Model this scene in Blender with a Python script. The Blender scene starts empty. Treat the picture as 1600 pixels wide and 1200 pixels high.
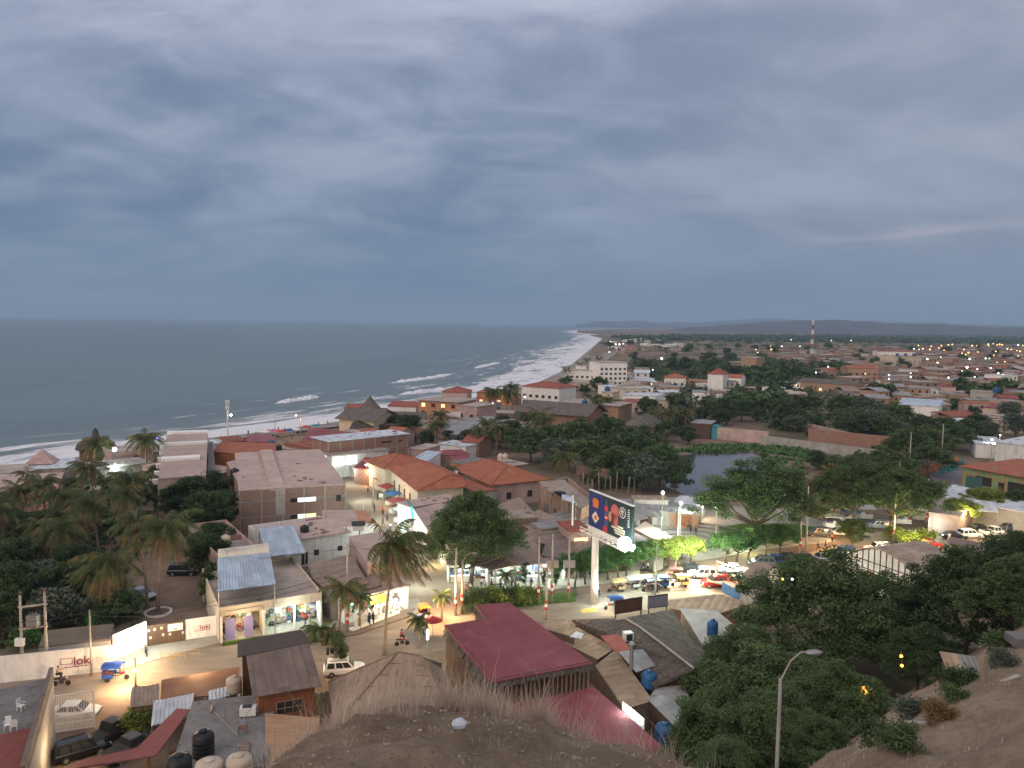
import bpy, math, random
import numpy as np
from mathutils import Vector, Matrix
R = math.radians
rnd = random.Random(11)
S = bpy.context.scene
COL = S.collection
PI = math.pi
# ------------------------------------------------------------------ camera
H, F, PITCH, ROLL = 39.0, 1200.0, 4.53, 0.8
CM = Matrix.Rotation(R(90 - PITCH), 3, 'X') @ Matrix.Rotation(R(ROLL), 3, 'Z')
CMI = CM.transposed()
cam = bpy.data.cameras.new('camera'); co = bpy.data.objects.new('camera', cam); COL.objects.link(co)
co.location = (0, 0, H); co.rotation_euler = CM.to_euler()
cam.sensor_width = 36; cam.lens = 36 * F / 1600; cam.clip_end = 120000; cam.clip_start = .1
S.camera = co
def ray(px, py): return CM @ Vector(((px - 800) / F, -(py - 600) / F, -1))
def at(px, py, z=0.0):
    d = ray(px, py); t = (z - H) / d.z
    return Vector((d.x * t, d.y * t, z))
def aty(px, py, y):
    d = ray(px, py); t = y / d.y
    return Vector((d.x * t, y, H + d.z * t))
def pix(p):
    v = CMI @ (Vector(p) - Vector((0, 0, H)))
    return (800 + F * v.x / -v.z, 600 - F * v.y / -v.z) if v.z < 0 else (-9999, -9999)
# ------------------------------------------------------------------ mesh helpers
class MB:
    def __init__(s): s.v = []; s.f = []
    def add(s, vs, fs):
        n = len(s.v); s.v += [tuple(a) for a in vs]; s.f += [tuple(i + n for i in f) for f in fs]; return s
    def box(s, x0, x1, y0, y1, z0, z1):
        return s.add([(x0,y0,z0),(x1,y0,z0),(x1,y1,z0),(x0,y1,z0),(x0,y0,z1),(x1,y0,z1),(x1,y1,z1),(x0,y1,z1)],
                     [(0,3,2,1),(4,5,6,7),(0,1,5,4),(1,2,6,5),(2,3,7,6),(3,0,4,7)])
    def cbox(s, c, sx, sy, sz, rz=0, rx=0):
        m = Matrix.Rotation(rz, 3, 'Z') @ Matrix.Rotation(rx, 3, 'X')
        vs = [Vector(c) + m @ Vector((a*sx/2, b*sy/2, d*sz/2)) for d in (-1,1) for a,b in ((-1,-1),(1,-1),(1,1),(-1,1))]
        return s.add(vs, [(0,3,2,1),(4,5,6,7),(0,1,5,4),(1,2,6,5),(2,3,7,6),(3,0,4,7)])
    def prism(s, poly, z0, z1):
        n = len(poly)
        zb = z0 if isinstance(z0, (list, tuple)) else [z0]*n; zt = z1 if isinstance(z1, (list, tuple)) else [z1]*n
        a = sum(poly[i][0]*poly[(i+1)%n][1]-poly[(i+1)%n][0]*poly[i][1] for i in range(n))
        if a < 0: poly = poly[::-1]; zb = zb[::-1]; zt = zt[::-1]
        vs = [(p[0],p[1],zb[i]) for i,p in enumerate(poly)] + [(p[0],p[1],zt[i]) for i,p in enumerate(poly)]
        return s.add(vs, [tuple(range(n-1,-1,-1)), tuple(range(n,2*n))] + [(i,(i+1)%n,n+(i+1)%n,n+i) for i in range(n)])
    def slab(s, quad, t):                       # any planar polygon given thickness t downwards
        q = [Vector(p) for p in quad]; n = len(q)
        nn = (q[1]-q[0]).cross(q[2]-q[0])
        if nn.z < 0: q = q[::-1]
        return s.add(q + [p - Vector((0,0,t)) for p in q], [tuple(range(n)), tuple(range(2*n-1,n-1,-1))] + [(i,n+i,n+(i+1)%n,(i+1)%n) for i in range(n)])
    def tube(s, pts, rad, n=8, caps=True):
        pts = [Vector(p) for p in pts]; m = len(pts)
        rad = rad if isinstance(rad, (list, tuple)) else [rad]*m
        vs = []
        for i,p in enumerate(pts):
            t = (pts[min(i+1,m-1)] - pts[max(i-1,0)]).normalized()
            a = Vector((0,0,1)).cross(t) if abs(t.z) < .95 else Vector((1,0,0)).cross(t)
            a.normalize(); b = t.cross(a)
            vs += [p + (a*math.cos(2*PI*k/n) + b*math.sin(2*PI*k/n))*rad[i] for k in range(n)]
        fs = [(i*n+k, i*n+(k+1)%n, (i+1)*n+(k+1)%n, (i+1)*n+k) for i in range(m-1) for k in range(n)]
        if caps: fs += [tuple(range(n-1,-1,-1)), tuple(range((m-1)*n, m*n))]
        return s.add(vs, fs)
    def lathe(s, prof, n=16, c=(0,0,0)):
        vs = [(c[0]+r*math.cos(2*PI*k/n), c[1]+r*math.sin(2*PI*k/n), c[2]+z) for r,z in prof for k in range(n)]
        m = len(prof)
        fs = [(i*n+k, i*n+(k+1)%n, (i+1)*n+(k+1)%n, (i+1)*n+k) for i in range(m-1) for k in range(n)]
        return s.add(vs, fs + [tuple(range(n-1,-1,-1)), tuple(range((m-1)*n, m*n))])
    def ball(s, c, r, n=8, m=6, sc=(1,1,1)):
        prof = [(max(1e-3,math.sin(PI*i/m))*r, -math.cos(PI*i/m)*r) for i in range(m+1)]
        k0 = len(s.v); s.lathe(prof, n)
        s.v[k0:] = [(c[0]+x*sc[0], c[1]+y*sc[1], c[2]+z*sc[2]) for x,y,z in s.v[k0:]]
        return s
    def corr(s, o, u, w, pitch=.3, amp=.05, t=.03):   # corrugated sheet: origin o, u across the ribs, w along them
        o, u, w = Vector(o), Vector(u), Vector(w); nn = u.cross(w).normalized()
        if nn.z < 0: nn = -nn
        k = max(2, int(u.length/pitch)); pts = []
        for i in range(k):
            for f,h in ((0,0),(.35,0),(.5,amp),(.85,amp)):
                pts.append(((i+f)/k, h))
        pts.append((1, 0)); n = len(pts)
        vs = [o+u*f+nn*h for f,h in pts] + [o+u*f+nn*h+w for f,h in pts]
        b = [o-nn*t, o+u-nn*t, o+u+w-nn*t, o+w-nn*t]
        s.add(vs, [(i,i+1,n+i+1,n+i) for i in range(n-1)])
        return s.add(b, [(0,3,2,1)])
    def xf(s, loc=(0,0,0), rz=0, sc=1, rx=0):
        m = Matrix.Translation(loc) @ Matrix.Rotation(rz,4,'Z') @ Matrix.Rotation(rx,4,'X') @ Matrix.Scale(sc,4)
        s.v = [tuple(m @ Vector(p)) for p in s.v]; return s
    def mesh(s, name, smooth=False):
        me = bpy.data.meshes.new(name); me.from_pydata(s.v, [], s.f); me.update()
        if smooth: me.polygons.foreach_set('use_smooth', [True]*len(me.polygons))
        return me
    def build(s, name, m, parent=None, smooth=False): return link(name, s.mesh(name, smooth), m, parent)
def npmesh(name, V, Q):
    me = bpy.data.meshes.new(name); V = np.asarray(V, np.float32); Q = np.asarray(Q, np.int32); k = Q.shape[1]
    me.vertices.add(len(V)); me.vertices.foreach_set('co', V.ravel())
    me.loops.add(Q.size); me.loops.foreach_set('vertex_index', Q.ravel())
    me.polygons.add(len(Q)); me.polygons.foreach_set('loop_start', np.arange(0, Q.size, k, dtype=np.int32))
    me.update(calc_edges=True); return me
def link(name, me, m=None, parent=None, loc=None):
    o = bpy.data.objects.new(name, me); COL.objects.link(o)
    if m is not None:
        for x in (m if isinstance(m, (list, tuple)) else [m]):
            if x.name not in [q.name for q in me.materials if q]: me.materials.append(x)
    if parent: o.parent = parent
    if loc is not None: o.location = loc
    return o
AUTO = []; LM = []
def tag(o, label, cat, group=None, lm=None, auto=False):
    o['label'] = label; o['category'] = cat
    if group: o['group'] = group
    if lm: LM.append((lm, o))
    if auto: AUTO.append(o)
    return o
def thing(name, label, cat, loc=(0,0,0), rz=0, group=None, lm=None, auto=False, sc=1):
    o = bpy.data.objects.new(name, None); COL.objects.link(o); o.empty_display_size = .2
    o.location = loc; o.rotation_euler = (0,0,rz); o.scale = (sc,sc,sc) if not isinstance(sc, tuple) else sc
    return tag(o, label, cat, group, lm, auto)
def struct(name, me, m, kind='structure', smooth=False):
    if isinstance(me, MB): me = me.mesh(name, smooth)
    o = link(name, me, m); o['kind'] = kind; return o
KIDS = {}
def kids(o):
    if o.name not in KIDS: KIDS[o.name] = list(o.children)
    return KIDS[o.name]
def copytree(o, parent=None, mm=None):
    c = o.copy(); COL.objects.link(c)
    if parent: c.parent = parent
    st = o.name.split('.')[0]
    if mm and st in mm and c.type == 'MESH' and mm[st]:
        c.material_slots[0].link = 'OBJECT'; c.material_slots[0].material = mm[st]
    for k in kids(o): copytree(k, c, mm)
    return c
def dup(o, loc, rz=0, label=None, group=None, mm=None, sc=None, auto=False, lm=None):
    c = copytree(o, None, mm); c.location = loc; c.rotation_euler = (0,0,rz)
    if sc is not None: c.scale = (sc,sc,sc) if not isinstance(sc, tuple) else sc
    tag(c, label or o['label'], o['category'], group or o.get('group'), lm, auto)
    return c
PROTO = []
def proto(o):        # a prototype that is only copied: removed from the scene at the end
    PROTO.append(o); return o
# ------------------------------------------------------------------ materials
MATS = {}
def srgb(r, g, b): return tuple(((c/255+.055)/1.055)**2.4 if c > 10 else c/255/12.92 for c in (r,g,b))
class N:
    def __init__(s, m):
        m.use_nodes = True; s.t = m.node_tree; s.t.nodes.clear()
    def n(s, typ, **kw):
        nd = s.t.nodes.new(typ)
        for k,v in kw.items():
            if k.startswith('i_'):
                key = k[2:]; key = int(key) if key.isdigit() else key.replace('_',' ')
                if hasattr(v, 'is_linked') or isinstance(v, bpy.types.NodeSocket): s.t.links.new(v, nd.inputs[key])
                else: nd.inputs[key].default_value = v
            else: setattr(nd, k, v)
        return nd
    def mix(s, f, a, b, typ='MIX'):
        nd = s.n('ShaderNodeMix', data_type='RGBA', blend_type=typ)
        for i,v in ((0,f),(6,a),(7,b)):
            if isinstance(v, bpy.types.NodeSocket): s.t.links.new(v, nd.inputs[i])
            else: nd.inputs[i].default_value = v if i == 0 or len(v) == 4 else (*v,1)
        return nd.outputs[2]
    def math(s, op, a, b=0.0, c=None):
        nd = s.n('ShaderNodeMath', operation=op)
        for i,v in enumerate((a,b) if c is None else (a,b,c)):
            if isinstance(v, bpy.types.NodeSocket): s.t.links.new(v, nd.inputs[i])
            else: nd.inputs[i].default_value = v
        return nd.outputs[0]
    def ramp(s, f, lo, hi):
        nd = s.n('ShaderNodeMapRange', interpolation_type='SMOOTHSTEP'); nd.inputs[1].default_value = lo; nd.inputs[2].default_value = hi
        s.t.links.new(f, nd.inputs[0]); return nd.outputs[0]
    def coords(s, kind='Object', sc=(1,1,1)):
        tc = s.n('ShaderNodeTexCoord'); oi = s.n('ShaderNodeObjectInfo')
        mp = s.n('ShaderNodeMapping'); mp.inputs['Scale'].default_value = sc
        s.t.links.new(tc.outputs[kind], mp.inputs[0])
        ad = s.n('ShaderNodeVectorMath', operation='MULTIPLY_ADD')
        cb = s.n('ShaderNodeCombineXYZ')
        for i in range(3): s.t.links.new(oi.outputs['Random'], cb.inputs[i])
        s.t.links.new(cb.outputs[0], ad.inputs[0]); ad.inputs[1].default_value = (37,53,0); s.t.links.new(mp.outputs[0], ad.inputs[2])
        return ad.outputs[0], oi.outputs['Random']
    def noise(s, v, scale, detail=4, rough=.6):
        nd = s.n('ShaderNodeTexNoise'); nd.inputs['Scale'].default_value = scale; nd.inputs['Detail'].default_value = detail; nd.inputs['Roughness'].default_value = rough
        s.t.links.new(v, nd.inputs['Vector']); return nd.outputs['Fac']
    def out(s, base, rough=.85, metal=0, bump=None, bstr=.3, bdist=.05, emit=None, estr=0, spec=.3, trans=0):
        b = s.n('ShaderNodeBsdfPrincipled'); o = s.n('ShaderNodeOutputMaterial')
        for k,v in (('Base Color',base),('Roughness',rough),('Metallic',metal),('Specular IOR Level',spec)):
            if isinstance(v, bpy.types.NodeSocket): s.t.links.new(v, b.inputs[k])
            else: b.inputs[k].default_value = (*v,1) if isinstance(v, tuple) and len(v) == 3 else v
        if emit is not None: b.inputs['Emission Color'].default_value = (*emit,1); b.inputs['Emission Strength'].default_value = estr
        if bump is not None:
            bp = s.n('ShaderNodeBump'); bp.inputs['Strength'].default_value = bstr; bp.inputs['Distance'].default_value = bdist
            s.t.links.new(bump, bp.inputs['Height']); s.t.links.new(bp.outputs[0], b.inputs['Normal'])
        sh = b.outputs[0]
        if trans:
            tr = s.n('ShaderNodeBsdfTranslucent'); mx = s.n('ShaderNodeMixShader'); mx.inputs[0].default_value = trans
            if isinstance(base, bpy.types.NodeSocket): s.t.links.new(base, tr.inputs[0])
            else: tr.inputs[0].default_value = (*base,1)
            s.t.links.new(sh, mx.inputs[1]); s.t.links.new(tr.outputs[0], mx.inputs[2]); sh = mx.outputs[0]
        s.t.links.new(sh, o.inputs[0])
def newmat(key):
    m = bpy.data.materials.new(key); MATS[key] = m; return m, N(m)
def c3(c, k): return tuple(min(1, x*k) for x in c)
def plain(key, col, rough=.8, var=.18, scale=.7, bump=.15, metal=0, spec=.3, stain=None, st_amt=.35, sc=(1,1,1), obvar=.12, fine=9, streak=0, specks=0):
    """weathered surface: base colour with large stains, fine grain and a little change from one object to the next"""
    if key in MATS: return MATS[key]
    m, n = newmat(key); v, r = n.coords(sc=sc)
    a = n.noise(v, scale, 5); b = n.noise(v, fine, 3)
    base = n.mix(n.ramp(a, .3, .7), c3(col, 1-var), c3(col, 1+var))
    base = n.mix(n.math('MULTIPLY', n.ramp(b, .35, .75), .35), base, c3(col, 1-1.6*var))
    if stain: base = n.mix(n.math('MULTIPLY', n.ramp(n.noise(v, scale*1.7, 6, .7), .5, .68), st_amt), base, stain)
    if streak:
        v2, _ = n.coords(sc=(2.2,2.2,.22)); base = n.mix(n.math('MULTIPLY', n.ramp(n.noise(v2, 1.0, 5, .65), .52, .72), streak), base, c3(stain or col, .75))
    if specks: base = n.mix(n.math('MULTIPLY', n.ramp(n.noise(v, 1.9, 2, .5), .64, .7), specks), base, c3(stain or col, .55)); base = n.mix(n.math('MULTIPLY', n.ramp(n.noise(v, .09, 6, .75), .5, .6), .35), base, c3(col, 1.25))
    k = n.math('MULTIPLY_ADD', r, 2*obvar, 1-obvar)
    cb = n.n('ShaderNodeCombineColor')
    for i in range(3): n.t.links.new(k, cb.inputs[i])
    base = n.mix(1.0, base, cb.outputs[0], 'MULTIPLY')
    n.out(base, rough, metal, b if bump else None, bump, .04, spec=spec); return m
def brick(key, c1, c2, mortar, bw=.28, bh=.14, frame=False):
    m, n = newmat(key); v, r = n.coords()
    sp = n.n('ShaderNodeSeparateXYZ'); n.t.links.new(v, sp.inputs[0]); cb = n.n('ShaderNodeCombineXYZ')
    n.t.links.new(n.math('ADD', sp.outputs[0], sp.outputs[1]), cb.inputs[0]); n.t.links.new(sp.outputs[2], cb.inputs[1])
    b = n.n('ShaderNodeTexBrick'); n.t.links.new(cb.outputs[0], b.inputs[0])
    for k,c in (('Color1',c1),('Color2',c2),('Mortar',mortar)): b.inputs[k].default_value = (*c,1)
    b.inputs['Scale'].default_value = 1; b.inputs['Brick Width'].default_value = bw; b.inputs['Row Height'].default_value = bh; b.inputs['Mortar Size'].default_value = .012
    base = n.mix(n.math('MULTIPLY', n.ramp(n.noise(v, .5, 6), .42, .7), .45), b.outputs[0], mortar)
    n.out(base, .9, 0, b.outputs['Fac'], -.3, .02); return m
def corrug(key, col, pitch=.25, rust=None, amt=.5, axis='X', rough=.5, metal=.0, var=.1):
    m, n = newmat(key); v, r = n.coords()
    tc = n.n('ShaderNodeTexCoord'); w = n.n('ShaderNodeTexWave', bands_direction=axis, wave_profile='SIN'); w.inputs['Scale'].default_value = .314/pitch; n.t.links.new(tc.outputs['Object'], w.inputs[0])
    mp = n.n('ShaderNodeMapping'); mp.inputs['Rotation'].default_value = (0,0,PI/2); n.t.links.new(v, mp.inputs[0])
    b = n.n('ShaderNodeTexBrick'); n.t.links.new(mp.outputs[0], b.inputs[0]); b.offset = .37
    k = (.62, .8) if rust else (.93, 1.0)
    for nm,c_ in (('Color1',c3(col,1+var)),('Color2',c3(col,k[0])),('Mortar',c3(col,.5 if rust else .8))): b.inputs[nm].default_value = (*c_,1)
    b.inputs['Scale'].default_value = 1; b.inputs['Brick Width'].default_value = 2.6; b.inputs['Row Height'].default_value = .95; b.inputs['Mortar Size'].default_value = .035; b.inputs['Mortar Smooth'].default_value = .6
    base = n.mix(n.math('MULTIPLY', n.ramp(n.noise(v, .8, 5), .3, .7), .5), b.outputs[0], c3(col,1+var))
    if rust: base = n.mix(n.math('MULTIPLY', n.ramp(n.noise(v, .6, 7, .7), .45, .65), amt), base, rust)
    base = n.mix(n.math('MULTIPLY', n.ramp(w.outputs['Fac'], .0, .35), .0), base, base)
    n.out(base, rough, metal, w.outputs['Fac'], .6, .06, spec=.4); return m
def tiles(key, col):
    m, n = newmat(key); v, r = n.coords()
    w = n.n('ShaderNodeTexWave', bands_direction='X'); w.inputs['Scale'].default_value = 1.2; n.t.links.new(v, w.inputs[0])
    w2 = n.n('ShaderNodeTexWave', bands_direction='Y', wave_profile='SAW'); w2.inputs['Scale'].default_value = .9; n.t.links.new(v, w2.inputs[0])
    vo = n.n('ShaderNodeTexVoronoi'); vo.inputs['Scale'].default_value = 3; n.t.links.new(v, vo.inputs['Vector'])
    base = n.mix(n.ramp(n.noise(v, .5, 5), .3, .7), c3(col,.75), c3(col,1.15))
    base = n.mix(.25, base, vo.outputs['Color'], 'OVERLAY'); base = n.mix(.35, base, c3(col, 1.0))
    base = n.mix(n.math('MULTIPLY', n.ramp(n.noise(v, 1.1, 6, .7), .52, .7), .35), base, (.07,.05,.045))
    n.out(base, .8, 0, n.math('ADD', w.outputs['Fac'], w2.outputs['Fac']), .7, .06); return m
def thatch(key, col, col2, sc=(1,1,1)):
    m, n = newmat(key); v, r = n.coords(sc=sc)
    a = n.noise(v, 3.5, 6, .75); b = n.noise(v, .5, 4)
    base = n.mix(n.ramp(a, .32, .68), col, col2); base = n.mix(n.math('MULTIPLY', n.ramp(b,.4,.65), .5), base, c3(col, .8))
    n.out(base, .95, 0, a, 1.0, .12, spec=.1); return m
def leafmat(key, dark, light, dry=None, dry_amt=0, trans=.25):
    if 'leaves' in key: dark, light = c3(dark, 1.5), c3(light, 1.75)
    m, n = newmat(key)
    g = n.n('ShaderNodeNewGeometry'); oi = n.n('ShaderNodeObjectInfo'); tc = n.n('ShaderNodeTexCoord')
    a = n.noise(tc.outputs['Object'], .9, 3)
    f = n.math('ADD', n.math('MULTIPLY', g.outputs['Random Per Island'], .55), n.math('MULTIPLY', n.ramp(a, .3, .7), .45))
    base = n.mix(f, dark, light)
    base = n.mix(n.math('MULTIPLY', oi.outputs['Random'], .45), base, c3(dark, 1.3))
    if dry: base = n.mix(n.ramp(n.math('ADD', n.noise(tc.outputs['Object'], .45, 3), n.math('MULTIPLY', g.outputs['Random Per Island'], .25)), .72-dry_amt*.3, .8-dry_amt*.3), base, dry)
    n.out(base, .65, 0, trans=trans, spec=.25); return m
def glow(key, col, s):
    if key in MATS: return MATS[key]
    m, n = newmat(key); n.out(col, .5, emit=col, estr=s); return m
def flat(key, col, rough=.6, metal=0, spec=.4):
    if key in MATS: return MATS[key]
    m, n = newmat(key); n.out(col, rough, metal, spec=spec); return m
# ------------------------------------------------------------------ palette
concrete = plain('concrete', (.30,.28,.26), stain=(.13,.12,.11), streak=.6)
concrete_d = plain('dark_concrete', (.17,.16,.155), stain=(.08,.075,.07), specks=.6)
conc_roof = plain('cement_roof', (.36,.30,.265), scale=.25, stain=(.19,.16,.14), st_amt=.5, specks=.6)
pinkroof = plain('pinkish_cement', (.40,.30,.265), scale=.2, var=.12, stain=(.24,.18,.15), st_amt=.35, specks=.6)
white = plain('white_paint', (.72,.70,.67), scale=.4, var=.08, stain=(.42,.38,.34), st_amt=.35, streak=.6)
cream = plain('cream_paint', (.56,.47,.36), scale=.4, var=.1, stain=(.34,.28,.21), streak=.6)
greyw = plain('grey_stucco', (.34,.32,.30), scale=.4, stain=(.18,.16,.15), streak=.6)
pinkw = plain('pink_stucco', (.42,.30,.27), scale=.4, stain=(.24,.17,.15), streak=.6)
orangew = plain('orange_paint', (.50,.20,.075), scale=.4, stain=(.28,.12,.06), streak=.6)
greenw = plain('green_paint', (.26,.33,.16), scale=.4, stain=(.15,.18,.1), streak=.6)
teal = plain('teal_paint', (.05,.26,.30), scale=.4, var=.1, stain=(.05,.16,.18))
redbrick = brick('red_brick', (.30,.135,.09), (.23,.10,.07), (.27,.22,.19))
brownbrick = brick('brown_brick', (.27,.155,.115), (.20,.115,.085), (.26,.225,.195))
ochrebrick = brick('ochre_brick', (.36,.20,.115), (.30,.16,.09), (.30,.25,.21))
c_white = corrug('white_corrugated', (.56,.60,.66), .3, (.36,.36,.37), .25)
c_blue = corrug('pale_blue_corrugated', (.42,.50,.60), .3, (.36,.38,.41), .15)
c_tan = corrug('tan_corrugated', (.36,.28,.21), .3, (.17,.11,.075), .6)
c_rust = corrug('rusty_corrugated', (.25,.17,.13), .3, (.33,.24,.18), .6)
c_brown = corrug('brown_corrugated', (.20,.145,.12), .35, (.13,.095,.08), .5)
c_grey = corrug('grey_corrugated', (.28,.275,.275), .3, (.15,.12,.10), .45)
maroon = plain('maroon_roof_paint', (.215,.062,.074), .8, var=.12, scale=.3, stain=(.30,.13,.135), st_amt=.45, bump=.12, obvar=.06, specks=.35, spec=.2)
maroon_c = corrug('maroon_corrugated', (.24,.06,.075), .3, (.30,.13,.13), .3)
tile_o = tiles('terracotta_tiles', (.34,.118,.068))
tile_r = tiles('dark_red_tiles', (.28,.085,.06))
thatch_g = thatch('grey_thatch', (.085,.075,.07), (.19,.165,.15))
thatch_d = thatch('dark_thatch', (.045,.038,.034), (.15,.12,.10))
thatch_b = thatch('brown_thatch', (.10,.075,.055), (.22,.165,.12))
palmmat = thatch('dry_palm_matting', (.040,.031,.027), (.21,.175,.15), (4,.9,1))
bamboo = thatch('bamboo_poles', (.07,.046,.03), (.20,.14,.095), (9,9,.5))
woodred = plain('red_stained_boards', (.27,.10,.05), .6, sc=(7,7,.6), stain=(.13,.05,.03))
woodtan = plain('tan_boards', (.38,.235,.14), .75, sc=(.6,5,1), stain=(.2,.12,.07), st_amt=.5)
wooddark = plain('dark_wood', (.10,.06,.038), .75, sc=(4,4,.6))
woodmid = plain('weathered_wood', (.22,.155,.11), .8, sc=(4,4,.6))
shingle = corrug('brown_sheet_roof', (.175,.125,.105), .8, (.125,.09,.078), .5, rough=.9)
hiproofm = plain('brown_mat_roof', (.29,.21,.155), .9, sc=(3,.8,.8), var=.22, stain=(.10,.07,.055), st_amt=.6)
metal_g = flat('grey_metal', (.30,.30,.30), .45, .6)
metal_w = flat('white_metal', (.7,.69,.67), .5)
metal_d = flat('dark_metal', (.05,.05,.052), .5, .4)
rustm = plain('rusty_iron', (.20,.09,.055), .8)
polec = plain('pole_concrete', (.36,.32,.28), sc=(1,1,.3), obvar=.05)
polew = plain('pole_wood', (.22,.16,.11), sc=(4,4,.4))
tankblack = plain('black_plastic', (.014,.015,.017), .45, var=.1)
tankbeige = plain('beige_plastic', (.48,.40,.32), .55, var=.07, stain=(.33,.26,.2))
tankblue = plain('blue_plastic', (.02,.09,.22), .45, var=.1)
glass = flat('window_glass', (.025,.03,.035), .12, 0, .6)
shade = flat('dark_interior', (.03,.025,.022), .9)
rubber = flat('tyre_rubber', (.018,.018,.018), .85)
paint_red = flat('red_marking', (.45,.035,.03), .6)
textred = flat('red_brown_lettering', (.26,.035,.02), .6)
bark = plain('bark', (.10,.075,.055), .9, sc=(4,4,.8), scale=1.5)
palmbark = plain('palm_bark', (.24,.185,.135), .9, sc=(1,1,5), scale=1.2)
L_alg = leafmat('algarrobo_leaves', (.026,.045,.016), (.072,.106,.034))
L_alg2 = leafmat('olive_algarrobo_leaves', (.030,.052,.019), (.080,.112,.038))
L_dk = leafmat('dark_leaves', (.018,.032,.013), (.055,.080,.027))
L_gr = leafmat('green_leaves', (.026,.06,.018), (.075,.135,.036))
L_ye = leafmat('yellow_green_and_lamplit_leaves', (.06,.085,.015), (.16,.19,.035))  # own leaf yellow, and yellow lamplight painted on some trees
L_gy = leafmat('grey_green_leaves', (.040,.052,.038), (.085,.10,.070))
L_or = leafmat('orange_lit_and_dry_leaves', (.075,.05,.02), (.17,.10,.03))  # dry scrub, and orange lamplight painted on one square tree
L_palm = leafmat('palm_fronds', (.034,.058,.02), (.12,.145,.05), (.20,.125,.055), .04)
L_pdry = leafmat('dry_palm_fronds', (.11,.075,.035), (.32,.215,.11))
L_dry = leafmat('straw', (.34,.265,.21), (.68,.56,.46), trans=.3)
E_white = glow('cool_lamp', (.85,1,.95), 14)
E_warm = glow('warm_lamp', (1,.62,.25), 9); E_bulb = glow('orange_bulb', (1,.36,.07), 2.2)
E_star = glow('far_white_lamp', (1,.95,.85), 2.2)
E_amber = glow('far_amber_lamp', (1,.55,.17), 2.0)
E_shop = glow('shop_tube', (.86,1,.94), 5)
E_shopw = glow('warm_shop_lamp', (1,.82,.55), 4)
E_win = glow('lit_window', (1,.70,.38), .8)
E_winw = glow('pale_lit_window', (.90,.95,.88), .75)
E_head = glow('headlamp', (1,.93,.8), 12)
E_tail = glow('tail_lamp', (1,.05,.03), 3)
# ------------------------------------------------------------------ lights
LK = 2.5
def lamp(px, py, z, e, col=(1,.72,.4), r=.25, loc=None):
    l = bpy.data.lights.new('lamp_light', 'POINT'); l.energy = e*LK; l.color = col; l.shadow_soft_size = r
    o = bpy.data.objects.new('lamp_light', l); COL.objects.link(o); o.location = loc if loc is not None else at(px, py, z); return o
COOL = (.80,1,.93); WARM = (1,.66,.34)
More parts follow.
